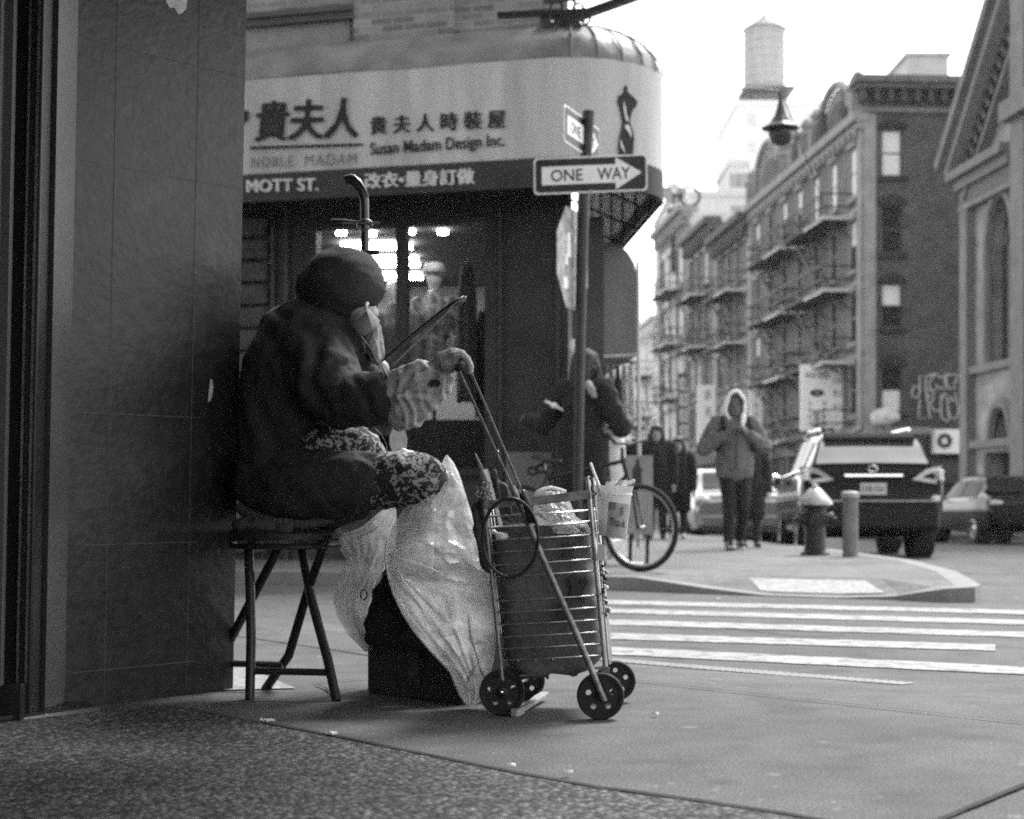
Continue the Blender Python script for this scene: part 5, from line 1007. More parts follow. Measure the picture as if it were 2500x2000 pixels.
# steel gate and stacked street furniture against the tailor's side wall are hidden from here
# ------------------------------------------------ people in the street
SKIN = mat('skin', .3, .55, .12, 12); HAIR = mat('dark_hair', .012, .5, .4, 40, .4, 90); BLK = mat('black_cloth', .016, .9, .3, 10, .4, 40); DENIM = mat('dark_denim', .022, .9, .3, 14, .4, 60); GRYJ = mat('grey_fleece', .13, .9, .2, 10, .5, 50)
HOODW = mat('pale_hood', .88, .9, .12, 10, .3, 50); SHOEW = mat('pale_sole', .5, .6, .2, 20); SHOEB = mat('black_shoe', .02, .5)
def figure(label, base, h, yaw, J=None, jacket=BLK, trousers=DENIM, shoe=SHOEB, sole=SHOEB, hair='short', hood=None, hem=.48, bulk=1.0, group=None, head_yaw=0.0, skin=SKIN, name='person'):
    base = Vector(base); t = thing(name, label, 'person', base, group); fw = Vector((math.sin(yaw), math.cos(yaw), 0)); lf = Vector((-fw.y, fw.x, 0))
    W = lambda x, y, z: base + (lf * x + fw * y + Vector((0, 0, z))) * h
    j = dict(hd=(0, .015, .925), nk=(0, 0, .855), ch=(0, .005, .74), wa=(0, .01, .61), hp=(0, 0, .53), sl=(.108, 0, .815), sr=(-.108, 0, .815), el=(.15, -.01, .64), er=(-.15, -.01, .64), wl=(.15, .05, .49), wr=(-.15, .05, .49),
             hl=(.05, 0, .52), hr=(-.05, 0, .52), kl=(.055, .02, .28), kr=(-.055, .02, .28), al=(.055, -.01, .045), ar=(-.055, -.01, .045)); j.update(J or {})
    p = {k: W(*v) for k, v in j.items() if isinstance(v, tuple)}; r = lambda k: k * h
    hf = (Matrix.Rotation(-head_yaw, 3, 'Z') @ fw); hl_ = Vector((-hf.y, hf.x, 0)); hc = p['hd']
    Hh = lambda x, y, z: hc + (hl_ * x + hf * y + Vector((0, 0, z))) * h
    b = MB(); b.limb([Hh(0, -.008, .018), Hh(0, .004, -.012), Hh(0, .018, -.044)], [r(.052), r(.048), r(.034)]); b.limb([hc, p['nk'], p['ch']], [r(.03), r(.034), r(.06)])
    b.limb([Hh(0, .052, -.006), Hh(0, .062, -.018)], [r(.008), r(.011)]); b.limb([Hh(-.012, .048, -.038), Hh(.012, .048, -.038)], [r(.007)] * 2)
    for s in (-1, 1): b.ell(Hh(s * .052, -.004, -.006), r(.014), 8, 6); b.ell(Hh(s * .02, .045, .012), r(.010), 8, 6)
    b.limb([p['ch'], p['wa'], p['hp']], [r(.075), r(.066), r(.075)])
    for s in 'lr':
        b.limb([p['s' + s], p['e' + s], p['w' + s]], [r(.032), r(.024), r(.018)]); b.limb([p['h' + s], p['k' + s], p['a' + s]], [r(.05), r(.034), r(.024)]); b.limb([p['ch'], p['s' + s]], [r(.05), r(.035)])
        d = (p['w' + s] - p['e' + s]).normalized(); pm = p['w' + s] + d * r(.035); sd = d.orthogonal().normalized(); b.limb([p['w' + s], pm], [r(.018), r(.021)])
        for q, ln in ((-.016, .036), (-.0055, .043), (.0055, .041), (.016, .032)): f0 = pm + sd * r(q) + d * r(.012); f1 = f0 + d * r(ln * .5) + fw * r(.004); b.limb([f0, f1, f1 + d * r(ln * .35) + d.cross(sd) * r(.012)], [r(.0062), r(.0058), r(.005)], 8)
        b.limb([p['w' + s] + d * r(.015) + sd * r(.016), pm + sd * r(.034) + d * r(.008)], [r(.007), r(.006)], 8)
    body = remesh(b, 'body', skin, t, .0075 * h / 1.75, 3)
    for s in (-1, 1): b = MB(); b.ell(Hh(s * .02, .0535, .010), r(.0055), 8, 6); b.build('eye', SHOEB, t)
    b = MB(); k = bulk
    b.limb([p['nk'] - Vector((0, 0, r(.02))), p['ch'], p['wa'], p['hp'].lerp(W(0, 0, hem), .6)], [r(.045), r(.088 * k), r(.083 * k), r(.086 * k)])
    for s in 'lr':
        b.limb([p['ch'] + Vector((0, 0, r(.02))), p['s' + s]], [r(.075 * k), r(.052 * k)]); e = p['e' + s]; wv = e.lerp(p['w' + s], .93); b.limb([p['s' + s], p['s' + s].lerp(e, .5), e, wv], [r(.052 * k), r(.048 * k), r(.043 * k), r(.032 * k)])
        b.limb([p['h' + s] + Vector((0, 0, r(.06))), p['h' + s].lerp(p['k' + s], max(0, (.52 - hem) / .24))], [r(.07 * k), r(.066 * k)])
    remesh(b, 'jacket', jacket, t, .012 * h / 1.75, 5, lambda c, n: .012 * nz(c + Vector((0, 0, c.z)), 11) + .006 * nz(c, 26))
    b = MB()
    for s in 'lr': b.limb([p['hp'], p['h' + s], p['h' + s].lerp(p['k' + s], .5), p['k' + s], p['k' + s].lerp(p['a' + s], .5), p['a' + s] + Vector((0, 0, r(.012)))], [r(.07), r(.062), r(.052), r(.043), r(.037), r(.034)])
    remesh(b, 'trousers', trousers, t, .012 * h / 1.75, 4, lambda c, n: .007 * nz(c, 17))
    for s in 'lr':
        a = p['a' + s]; tilt = j.get('t' + s, 0.0); dr = (fw + Vector((0, 0, tilt))).normalized(); up = (Vector((0, 0, 1)) - fw * tilt).normalized(); a0 = a - up * r(.018)
        b = MB(); b.limb([a0 - dr * r(.02), a0 + dr * r(.03), a0 + dr * r(.085) - up * r(.008)], [r(.027), r(.027), r(.02)]); sh = remesh(b, 'shoe', shoe, t, .009, 2)
        b = MB(); rg = []
        for u in range(9): x = lerp(-.045, .108, u / 8); wdt = .026 * math.sqrt(max(.05, 1 - ((x - .03) / .085) ** 2)) + .006; c = a0 + dr * r(x) - up * r(.026); q = lf; rg.append([c + q * r(wdt), c + q * r(wdt) - up * r(.012), c - q * r(wdt) - up * r(.012), c - q * r(wdt)])
        b.loft(rg); b.build('sole', sole, sh)
    if hair == 'short': b = MB(); b.limb([Hh(0, -.012, .03), Hh(0, -.03, .0)], [r(.054), r(.05)]); b.limb([Hh(-.02, .02, .05), Hh(.02, .02, .05)], [r(.026)] * 2); remesh(b, 'hair', HAIR, t, .011, 2, lambda c, n: .005 * nz(c, 40))
    if hair == 'long':
        b = MB(); b.limb([Hh(0, -.012, .03), Hh(0, -.035, -.02), Hh(0, -.04, -.09)], [r(.058), r(.055), r(.05)])
        for s in (-1, 1): b.limb([Hh(s * .03, .015, .045), Hh(s * .055, .012, -.01), Hh(s * .06, .02, -.08), Hh(s * .055, .02, -.13)], [r(.026), r(.02), r(.024), r(.016)])
        remesh(b, 'hair', HAIR, t, .011, 3, lambda c, n: .006 * nz((c.x * 3, c.y * 3, c.z * .6), 30))
    if hood:
        b = MB(); rg = []
        for u in range(15):
            tt = u / 14; y_ = lerp(.040, -.085, tt); k_ = math.sqrt(max(.02, 1 - max(0, (tt - .4) / .61) ** 2)); ring = []
            for q in [2 * math.pi * i / 28 for i in range(28)]:
                sx, sz = math.cos(q), math.sin(q); w_ = (.058 + .010 * min(1, tt * 3)) * (1 + .28 * max(0, -sz)); hgt = .083 if sz > 0 else .105
                ring.append(Hh(w_ * k_ * sx + .004 * math.sin(5 * q + tt * 4), y_ + .016 * max(0, sz) - .02 * max(0, -sz), .004 - .015 * tt + hgt * k_ * sz * (1.08 if u < 2 and sz > .8 else 1)))
            rg.append(ring)
        b.loft(rg, caps=False); ho = b.build('hood', hood, t, smooth=True); so = ho.modifiers.new('thick', 'SOLIDIFY'); so.thickness = .005 * h; so.offset = 1
        b = MB(); b.tube(rg[0], r(.0105), 8, closed=True); b.build('hood_rim', hood, ho, smooth=True)
        b = MB()
        for s in (1,): b.limb([Hh(s * .05, .04, -.06), Hh(s * .045, .055, -.10), Hh(s * .035, .065, -.15)], [r(.018), r(.018), r(.011)])
        remesh(b, 'hood_collar', hood, t, .012, 3)
    return t, W, p
mb = G(1790, 1337, -.03); mb.x += .0
man, W, p = figure('hooded man in grey zip jacket walking toward us, hands at his backpack straps', (2.58, 19.0, -.03), 1.80, R(180), dict(el=(.195, .0, .66), wl=(.075, .095, .745), er=(-.205, .02, .65), wr=(-.08, .10, .735), kl=(.05, .05, .285), al=(.045, -.09, .06), kr=(-.045, .075, .29), ar=(-.05, .09, .05), tr=.25), jacket=GRYJ, trousers=BLK, shoe=SHOEB, sole=SHOEW, hair=None, hood=HOODW, hem=.50, bulk=1.12, skin=mat('darker_skin', .12, .6))
b = MB()
for s in (-1, 1): b.tube([W(s * .075, -.05, .84), W(s * .085, .045, .85), W(s * .085, .098, .79), W(s * .1, .09, .70), W(s * .12, .0, .64)], .032, 8, sq=.45)
b.build('backpack_strap', BLK, man)
b = MB(); b.limb([W(0, -.12, .80), W(0, -.13, .62)], [.17, .18]); remesh(b, 'backpack', BLK, man, .03, 4)
b = MB(); b.tube([W(0, .105, .80), W(0, .112, .70), W(0, .108, .58), W(0, .10, .52)], .006, 6); b.build('zip', SHOEB, man)
figure('short companion in a long black coat walking just behind the hooded man', (2.93, 20.2, -.04), 1.42, R(175), dict(kl=(.05, .05, .285), al=(.05, .06, .05)), hair='long', hem=.30, bulk=1.25)
g = 'pedestrian group beyond the bicycle'
figure('young man with short dark hair at the left of the pedestrian group', (1.98, 25.6, -.06), 1.76, R(182), dict(wl=(.12, .12, .6)), hair='short', group=g)
figure('woman with long dark hair and a dark coat in the middle of the pedestrian group', (2.18, 24.7, -.06), 1.72, R(184), dict(), hair='long', hem=.34, bulk=1.25, group=g)
figure('shorter woman in black coat and pale shoes at the right of the pedestrian group', (2.52, 24.9, -.06), 1.54, R(178), dict(al=(.045, .05, .05)), hair='long', hem=.32, bulk=1.2, shoe=SHOEW, sole=SHOEW, group=g)
dk, W, p = figure('person in a bulky black coat standing with their back to us behind the sign pole', (.60, 13.75, 0), 1.82, R(40), dict(el=(.21, -.02, .66), wl=(.36, .04, .69), er=(-.17, .06, .64), wr=(-.12, .17, .66)), hair='long', hem=.36, bulk=1.15, skin=mat('shaded_skin', .12, .6))
st = thing('paper_roll', 'small pale rolled paper held out by the person behind the sign pole', 'paper roll', P(1352, 990, 13.6)); b = MB(); b.tube([P(1332, 980, 13.6), P(1374, 1001, 13.7)], .012, 10); b.build('roll', SIGNW, st)
b = MB(); b.ell(P(1352, 990, 13.62), (.03, .02, .026), 10, 8); b.build('fold', SIGNW, st)
sa = thing('hanging_garment', 'pale ruffled scarf hanging on the wall just left of the sign pole', 'garment', P(1398, 830, 14.6)); rings = []
for k_ in range(14):
    c = P(1399 - 5 * math.sin(k_ * .9), 828 + k_ * 8.5, 14.5); rings.append([c + Vector((.028 * math.cos(q) * (1 + .3 * math.sin(3 * q + k_)), .03 * math.sin(q), 0)) for q in [2 * math.pi * i / 14 for i in range(14)]])
MB().loft(rings).build('cloth', gl[3], sa, smooth=True)
b = MB(); LB_ = [(1437, 938, 13.55, 10), (1443, 952, 13.5, 11), (1450, 966, 13.5, 8)]; b.limb([P(x, y, Y) for x, y, Y, r in LB_], [r * Y / F for x, y, Y, r in LB_]); remesh(b, 'pale_scarf', gl[2], dk, .012, 2, lambda c, n: .01 * nz(c, 30))
# ------------------------------------------------ the seated musician
def LB(b, pts, n=16):
    b.limb([P(x, y, Y) for x, y, Y, r in pts], [r * Y / F for x, y, Y, r in pts], n); return b
COAT = mat('dark_padded_coat', .025, .85, .25, 7, .35, 160, speck=.15, ss=120); HATM = mat('knit_hat', .034, .95, .25, 16, .5, 180, speck=.2, ss=160); GLOVE = mat('knit_glove', .32, .95, .15, 20, .5, 200, speck=.15, ss=220)
COVER = mat('crumpled_sleeve_cover', .34, .8, .22, 18, .35, 60); MASKM = mat('mask_fabric', .16, .8, .08, 12, .2, 150); SCARF = mat('pale_scarf', .2, .9, .15, 14, .4, 80)
def leopard():
    m = bpy.data.materials.new('leopard_print'); m.use_nodes = True; n = m.node_tree; N = n.nodes; L = n.links; b = N['Principled BSDF']; b.inputs['Roughness'].default_value = .9
    tc = N.new('ShaderNodeTexCoord'); a = N.new('ShaderNodeTexNoise'); a.inputs['Scale'].default_value = 58; a.inputs['Detail'].default_value = 2; a.inputs['Distortion'].default_value = 1.0; L.new(tc.outputs['Object'], a.inputs[0])
    c = N.new('ShaderNodeTexNoise'); c.inputs['Scale'].default_value = 9; c.inputs['Detail'].default_value = 1; L.new(tc.outputs['Object'], c.inputs[0])
    s = N.new('ShaderNodeMath'); s.operation = 'MULTIPLY_ADD'; L.new(c.outputs[0], s.inputs[0]); s.inputs[1].default_value = .35; L.new(a.outputs[0], s.inputs[2])
    r = N.new('ShaderNodeMapRange'); L.new(s.outputs[0], r.inputs[0]); r.inputs[1].default_value = .70; r.inputs[2].default_value = .735; r.inputs[3].default_value = .014; r.inputs[4].default_value = .26; L.new(r.outputs[0], b.inputs['Base Color'])
    f = N.new('ShaderNodeTexNoise'); f.inputs['Scale'].default_value = 260; L.new(tc.outputs['Object'], f.inputs[0]); bp_ = N.new('ShaderNodeBump'); bp_.inputs['Strength'].default_value = .4; bp_.inputs['Distance'].default_value = .004; L.new(f.outputs[0], bp_.inputs['Height']); L.new(bp_.outputs[0], b.inputs['Normal']); return m
LEO = leopard()
mu = thing('person', 'seated musician in dark coat, knit hat and face mask, gloved hand on the cart handle', 'person', (-.66, 4.97, 0))
b = MB()   # body: one continuous figure from head to feet
LB(b, [(838, 690, 4.98, 72), (850, 720, 4.97, 68), (878, 758, 4.96, 42), (888, 790, 4.96, 26)]); LB(b, [(905, 752, 4.97, 13), (918, 768, 4.97, 10)])
LB(b, [(830, 750, 4.98, 42), (790, 820, 4.98, 46), (750, 920, 4.98, 100), (715, 1050, 4.98, 98), (700, 1170, 4.98, 92)])
LB(b, [(770, 880, 4.85, 55), (838, 985, 4.75, 42), (960, 962, 4.68, 34), (1080, 892, 4.625, 24), (1098, 884, 4.62, 20)])
LB(b, [(740, 890, 5.13, 52), (800, 1010, 5.2, 40), (905, 960, 5.18, 30), (930, 900, 5.16, 22)])
for Yh, Yk, Ya, kx, ax_ in ((4.87, 4.77, 4.97, 1020, 1010), (5.1, 5.13, 5.13, 975, 985)): LB(b, [(700, 1185, Yh, 74), (kx, 1178, Yk, 52), (ax_, 1440, (Yk + Ya) / 2, 46), (ax_ - 5, 1640, Ya, 32)]); LB(b, [(ax_ - 5, 1655, Ya, 30), (ax_ + 70, 1672, Ya - .03, 22)])
body = remesh(b, 'body', SKIN, mu, .008, 3)
CREASE = [([(842, 887), (880, 885), (940, 886)], .012, 9, -6), ([(800, 800), (842, 852), (878, 905)], .006, 12, 8), ([(650, 800), (700, 890), (728, 1000)], .010, 18, 14), ([(700, 890), (765, 960), (815, 1040)], .012, 15, 13), ([(600, 905), (640, 1000), (668, 1090)], .009, 18, 14),
  ([(862, 925), (890, 970), (905, 1015)], .008, 11, 9), ([(772, 855), (752, 930), (790, 1005)], .012, 16, 13), ([(790, 1040), (700, 1082), (610, 1100)], .012, 15, -12), ([(620, 1150), (720, 1128), (830, 1112)], .012, 14, 10), ([(640, 1230), (740, 1205), (850, 1190)], .008, 16, 12), ([(830, 960), (800, 985), (770, 990)], .01, 10, 8), ([(880, 1105), (930, 1140), (962, 1180)], .008, 10, 8), ([(680, 760), (740, 800), (800, 830)], .006, 14, -12), ([(940, 930), (962, 965), (955, 1020)], .006, 9, 7)]
def creased(c, lines=CREASE):
    px, py = 1250 + F * c.x / c.y, 1210 - F * (c.z - H) / c.y; o = 0
    px += 7 * nz((px * .012, py * .012, 1)); py += 7 * nz((px * .012, py * .012, 6))
    for ln, dp, wd, rg in lines:
        best = 1e9; sg = 1
        for (x0, y0), (x1, y1) in zip(ln, ln[1:]):
            dx, dy = x1 - x0, y1 - y0; L2_ = dx * dx + dy * dy; t = max(0, min(1, ((px - x0) * dx + (py - y0) * dy) / L2_)); d = math.hypot(px - x0 - t * dx, py - y0 - t * dy)
            if d < best: best = d; sg = 1 if dx * (py - y0) - dy * (px - x0) > 0 else -1
        if best < wd * 3.5: o += -dp * math.exp(-(best / wd) ** 2) + dp * .8 * math.exp(-((sg * best - rg * 1.6) / wd) ** 2)
    return o
def coatfold(c, n):
    x, y, z = c; a = math.sin((z * .8 + x * 1.1) * 34 + 5 * nz((x, y, z), 5)) * nz((x + 3, y, z), 6)
    s = noise.noise(Vector((x * 9 + z * 4, y * 9, z * 3.2 - x * 5))); return .0075 * a + .011 * (1 - abs(s) * 2.2) * max(0, nz((x, y, z + 9), 5) + .25) + .004 * nz(c, 30) + (creased(c) * max(0, -n.y) if n.y < 0 else 0)
b = MB()
LB(b, [(706, 826, 5.05, 82), (752, 850, 5.0, 122), (724, 930, 4.99, 139), (716, 1030, 4.98, 138), (702, 1115, 4.98, 126), (692, 1168, 4.98, 101)], 24)
LB(b, [(785, 832, 4.97, 72), (848, 862, 4.96, 54), (878, 902, 4.96, 44), (845, 1000, 5.0, 70)]); LB(b, [(700, 800, 5.03, 56), (748, 782, 4.98, 50), (800, 792, 4.96, 50), (845, 822, 4.955, 42)])
LB(b, [(775, 890, 4.87, 98), (800, 935, 4.80, 90), (838, 983, 4.74, 66), (895, 975, 4.71, 67), (928, 973, 4.69, 66)]); LB(b, [(945, 965, 4.685, 58), (948, 975, 4.685, 58)])
LB(b, [(735, 890, 5.14, 80), (800, 990, 5.2, 58), (880, 965, 5.19, 45)])
LB(b, [(650, 1172, 4.93, 80), (720, 1186, 4.87, 92), (800, 1182, 4.82, 86), (870, 1178, 4.79, 77), (905, 1176, 4.785, 68)], 20); LB(b, [(650, 1180, 5.08, 80), (730, 1185, 5.1, 82), (800, 1185, 5.1, 70)]); LB(b, [(690, 1235, 4.92, 45), (800, 1245, 4.88, 48), (870, 1228, 4.85, 44)])
coat = remesh(b, 'coat', COAT, mu, .009, 7, coatfold)
b = MB(); pts = [(583, 1240), (600, 1258), (630, 1270), (670, 1278), (740, 1285), (790, 1276), (830, 1262), (872, 1240)]; ln = []
for (x0, y0), (x1, y1) in zip(pts, pts[1:]): ln += [(lerp(x0, x1, k / 16), lerp(y0, y1, k / 16)) for k in range(16)]
b.tube([P(x, y - 3, 4.80 + .10 * ((x - 735) / 150) ** 2) for x, y in ln], [.013 * (1 + .22 * math.sin(i * 2.1)) for i in range(len(ln))], 10, sq=1.2); b.build('knit_hem', mat('ribbed_knit', .06, .95, .3, 40), coat, smooth=True)
b = MB(); b.tube([P(858, 800, 4.865), P(880, 822, 4.875), P(905, 852, 4.885), P(916, 880, 4.89), P(925, 890, 4.88)], .0035, 8); b.tube([P(935, 897, 4.66), P(945, 920, 4.63), P(955, 946, 4.635), P(964, 960, 4.64)], .003, 8); b.build('piping', mat('coat_piping', .07, .6, .2, 20), coat, smooth=True)
# sleeve cover, torn patch, glove
b = MB(); LB(b, [(975, 962, 4.675, 56), (1000, 955, 4.665, 62), (1030, 935, 4.65, 55), (1056, 925, 4.645, 45), (1070, 922, 4.65, 38)]); LB(b, [(990, 1000, 4.67, 52), (1035, 972, 4.655, 40), (1070, 945, 4.645, 32)])
SCR = [([(978, 950), (1010, 905), (1045, 890)], .009, 7, 7), ([(978, 955), (1020, 925), (1060, 915)], .010, 7, 7), ([(980, 960), (1025, 955), (1060, 962)], .010, 7, 6), ([(985, 970), (1000, 1005), (1000, 1045)], .010, 6, 6), ([(1000, 965), (1020, 1000), (1022, 1030)], .009, 6, 6), ([(1030, 955), (1040, 985), (1046, 1000)], .008, 6, 5), ([(1082, 870), (1090, 905), (1088, 960)], .012, 6, 6), ([(1040, 880), (1060, 905), (1066, 925)], .007, 6, 5)]
def crump(c, n): return 0.95 * creased(c, SCR) * max(0, -n.y) + .0045 * (1 - 2.4 * abs(noise.noise(Vector((c.x * 26 + c.z * 10, c.y * 14, c.z * 15 - c.x * 8))))) + .005 * nz(c, 40)
sl = remesh(b, 'sleeve_cover', COVER, mu, .0055, 3, crump)
b = MB(); rg = [(1046, 938), (1052, 928), (1066, 925), (1074, 930), (1076, 938), (1068, 944), (1058, 942), (1052, 946)]; b.prism(rg, lambda x, y, d=0: P(x, y, 4.572) + Vector((0, -d, 0)), .02); b.build('torn_hole', INNER, sl)
b = MB(); LB(b, [(1066, 900, 4.63, 25), (1086, 883, 4.612, 27), (1105, 871, 4.608, 23), (1115, 867, 4.61, 17)]); LB(b, [(1088, 888, 4.60, 18), (1108, 874, 4.585, 15)]); LB(b, [(1090, 884, 4.645, 18), (1112, 870, 4.65, 15)])
for i in range(4): Yf = 4.572 + .0235 * i; o = (0, -3, -2, 2)[i]; LB(b, [(1110, 868 + o, Yf, 10.5), (1127, 866 + o, Yf, 10), (1141, 880 + o, Yf, 9.3), (1149, 897 + o, Yf, 8.6), (1148, 906 + o, Yf, 7.8)], 10)
LB(b, [(1084, 893, 4.585, 12), (1098, 903, 4.565, 10.5), (1113, 897, 4.558, 9.5), (1122, 890, 4.556, 8)], 10)
remesh(b, 'glove', GLOVE, mu, .0038, 3, lambda c, n: .0012 * nz(c, 140))
# hat, mask, scarf
b = MB(); b.ell(P(836, 694, 4.98), (.127, .128, .113), 24, 16); LB(b, [(782, 704, 4.99, 60), (800, 738, 4.99, 56), (852, 758, 4.96, 36)]); LB(b, [(888, 700, 4.96, 48), (895, 722, 4.95, 34), (880, 748, 4.94, 22)]); LB(b, [(922, 690, 4.96, 15), (927, 712, 4.955, 15), (916, 735, 4.95, 13), (895, 748, 4.94, 11)], 10)
hat = remesh(b, 'knit_cap', HATM, mu, .007, 5, lambda c, n: .004 * nz(c, 14) + .0035 * (1 - 2 * abs(nz((c.x, c.y, c.z * 2.2), 12))))
m_ = MB(); V = lambda x, y, Y: P(x, y, Y)
top = [(854, 782, 4.87), (872, 779, 4.862), (884, 771, 4.858), (894, 757, 4.858), (901, 757, 4.87), (911, 771, 4.885), (925, 784, 4.91)]; bot = [(862, 802, 4.87), (876, 822, 4.862), (890, 819, 4.856), (909, 806, 4.862), (910, 806, 4.864), (916, 801, 4.885), (922, 796, 4.91)]
rows = []
for k in range(6): u = k / 5; rows.append([V(*[lerp(a[i], c[i], u) for i in range(3)]) + Vector((0, -.010 * math.sin(math.pi * u), 0)) for a, c in zip(top, bot)])
m_.loft(rows, closed=False); mk = m_.build('face_mask', MASKM, mu, smooth=True, auto=35); q = mk.modifiers.new('thick', 'SOLIDIFY'); q.thickness = .004; q.offset = -1
b = MB(); b.tube([V(*p) + Vector((0, -.003, 0)) for p in top], .0026, 6); b.tube([V(895, 757, 4.856), V(902, 782, 4.852), V(910, 806, 4.858)], .002, 6); b.tube([V(893, 757, 4.86), V(893, 748, 4.868), V(897, 740, 4.88)], .006, 6); b.build('mask_edge', mat('mask_edge_white', .36, .8), mk, smooth=True)
b = MB(); LB(b, [(912, 806, 4.93, 15), (908, 830, 4.92, 17), (910, 855, 4.91, 18), (916, 876, 4.905, 14)]); LB(b, [(922, 800, 4.95, 10), (925, 835, 4.94, 12), (930, 872, 4.93, 10)]); remesh(b, 'scarf', SCARF, mu, .005, 3, lambda c, n: .004 * nz((c.x * 2, c.y, c.z * .5), 60))
# print trousers and shoes
b = MB(); LB(b, [(700, 1185, 4.88, 74), (800, 1184, 4.84, 70), (900, 1178, 4.79, 64), (990, 1172, 4.77, 68), (1026, 1174, 4.765, 65)], 20); LB(b, [(1026, 1176, 4.78, 60), (1030, 1300, 4.86, 50), (1015, 1450, 4.92, 48), (1004, 1620, 4.97, 42)])
LB(b, [(768, 1096, 4.85, 44), (815, 1086, 4.84, 48), (862, 1086, 4.86, 48), (895, 1098, 4.9, 40), (922, 1112, 4.94, 24)]); LB(b, [(720, 1180, 5.1, 72), (880, 1160, 5.13, 58), (975, 1172, 5.14, 56), (985, 1420, 5.14, 48), (980, 1620, 5.13, 42)]); remesh(b, 'print_trousers', LEO, mu, .009, 5, lambda c, n: .008 * (1 - 2 * abs(noise.noise(Vector((c.x * 12 + c.z * 14, c.y * 8, c.z * 12 - c.x * 14))))) )
for ax_, Ya in ((1005, 4.96), (980, 5.13)): b = MB(); LB(b, [(ax_ - 20, 1668, Ya, 28), (ax_ + 25, 1672, Ya - .01, 28), (ax_ + 75, 1680, Ya - .03, 22)]); remesh(b, 'shoe', SHOEB, mu, .009, 3)
# ------------------------------------------------ bowed lute, its bow
er = thing('bowed_lute', 'dark two stringed bowed lute standing upright behind the knit hat', 'musical instrument', P(905, 1130, 5.13)); LUTE = mat('dark_rosewood', .016, .3, .3, 14, spec=.6)
Yn = 5.16; b = MB(); b.tube([P(843, 441, Yn), P(856, 438, Yn), P(872, 448, Yn), P(884, 466, Yn), P(890, 490, Yn), P(891, 560, Yn), P(891, 800, Yn), P(893, 1060, Yn)], [.017, .019, .018, .016, .0145, .0135, .013, .013], 10); b.tube([P(864, 428, Yn - .015), P(880, 445, Yn - .018), P(893, 466, Yn - .018), P(899, 482, Yn - .015)], .003, 6); b.build('neck', LUTE, er, smooth=True, auto=60)
b = MB(); b.tube([P(806, 546, Yn - .02), P(812, 546, Yn - .02), P(842, 546, Yn - .02), P(876, 546, Yn - .01), P(928, 546, Yn)], [.012, .0155, .0145, .008, .005], 12); b.build('tuning_peg', LUTE, er, smooth=True, auto=50)
b = MB(); b.tube([P(880, 617, Yn - .02), P(900, 617, Yn - .02), P(918, 616, Yn - .02), P(926, 616, Yn - .02)], [.006, .008, .0085, .006], 12); b.build('tuning_peg', LUTE, er, smooth=True, auto=50)
b = MB(); b.tube([P(889 + 20 * math.cos(t), 548 + 13 * math.sin(t), Yn - .02 + .012 * math.cos(t)) for t in [2 * math.pi * i / 20 for i in range(20)]], .0022, 6, closed=True); b.build('string_loop', BRIGHTM, er)
b = MB(); [b.tube([P(889 + o, 500, Yn - .028), P(889 + o * 1.4, 548, Yn - .03), P(893 + o, 1060, Yn - .05)], .0008, 4) for o in (-5, 6)]; b.build('strings', BRIGHTM, er)
b = MB(); b.lathe([(.045, 0), (.05, .005), (.043, .06), (.048, .115), (.048, .12)], P(898, 1078, 5.12), 6, (.82, -.57, 0)); b.build('sound_box', LUTE, er); b = MB(); b.lathe([(.044, .119), (.044, .1225)], P(898, 1078, 5.12), 24, (.82, -.57, 0)); b.build('skin_face', mat('snake_skin', .12, .5, .4, 60), er)
b = MB(); b.tube([P(915, 1046, 5.02), P(932, 1062, 5.02), P(942, 1082, 5.02), P(947, 1110, 5.02)], .002, 6); b.build('cord', SCARF, er)
bw_ = thing('instrument_bow', 'slim bamboo bow slanting up to the right above the gloved hand', 'bow', P(925, 900, 4.95)); b = MB(); b.tube([P(918, 890, 4.93), P(985, 838, 4.94), P(1050, 786, 4.95), P(1110, 741, 4.96), P(1135, 728, 4.96)], [.006, .008, .0098, .011, .009], 10); b.build('stick', LUTE, bw_, smooth=True)
b = MB(); b.ell(P(1134, 727, 4.955), .006, 8, 6); b.build('tip', BRIGHTM, bw_); b = MB(); b.bar(P(958, 893, 4.90), P(1078, 778, 4.93), .004, .006); b.bar(P(1078, 778, 4.93), P(1108, 744, 4.95), .003, .004); b.build('bow_hair', mat('horse_hair', .12, .6, .2, 60), bw_)
# ------------------------------------------------ folding stool
so_ = thing('folding_stool', 'dark metal folding stool with crossed legs under the seated musician', 'stool', (-.68, 4.96, 0)); STM = mat('stool_tube', .014, .4, .3, 16, spec=.5)
def leg(pts, r=.0145): b = MB(); b.tube([p for p in pts], r, 12); b.build('leg', STM, so_, smooth=True, auto=60)
leg([P(606, 1318, 4.95), P(611, 1440, 4.90), P(613, 1560, 4.86), G(610, 1708)]); leg([P(700, 1300, 4.86), P(610, 1472, 4.99), P(530, 1625, 5.12), Vector((-.985, 5.18, 0))])
leg([P(728, 1302, 4.98), P(762, 1470, 4.90), P(800, 1610, 4.83), G(822, 1712)]); leg([P(798, 1308, 4.84), P(752, 1440, 4.93), P(705, 1600, 5.03), G(648, 1683)])
b = MB(); b.tube([P(560, 1620, 5.06), P(690, 1624, 5.02)], .0105, 10); b.build('cross_bar', STM, so_); b = MB(); b.tube([P(612, 1638, 4.845), P(806, 1642, 4.82)], .0105, 10); b.build('cross_bar', STM, so_)
b = MB(); sc0 = P(700, 1296, 4.95); b.lathe([(.0, -.034), (.15, -.034), (.172, -.024), (.174, -.006), (.16, .006), (.0, .01)], sc0, 36); b.build('seat', mat('stool_vinyl', .02, .5, .3, 14, .15, 50), so_, smooth=True, auto=50)
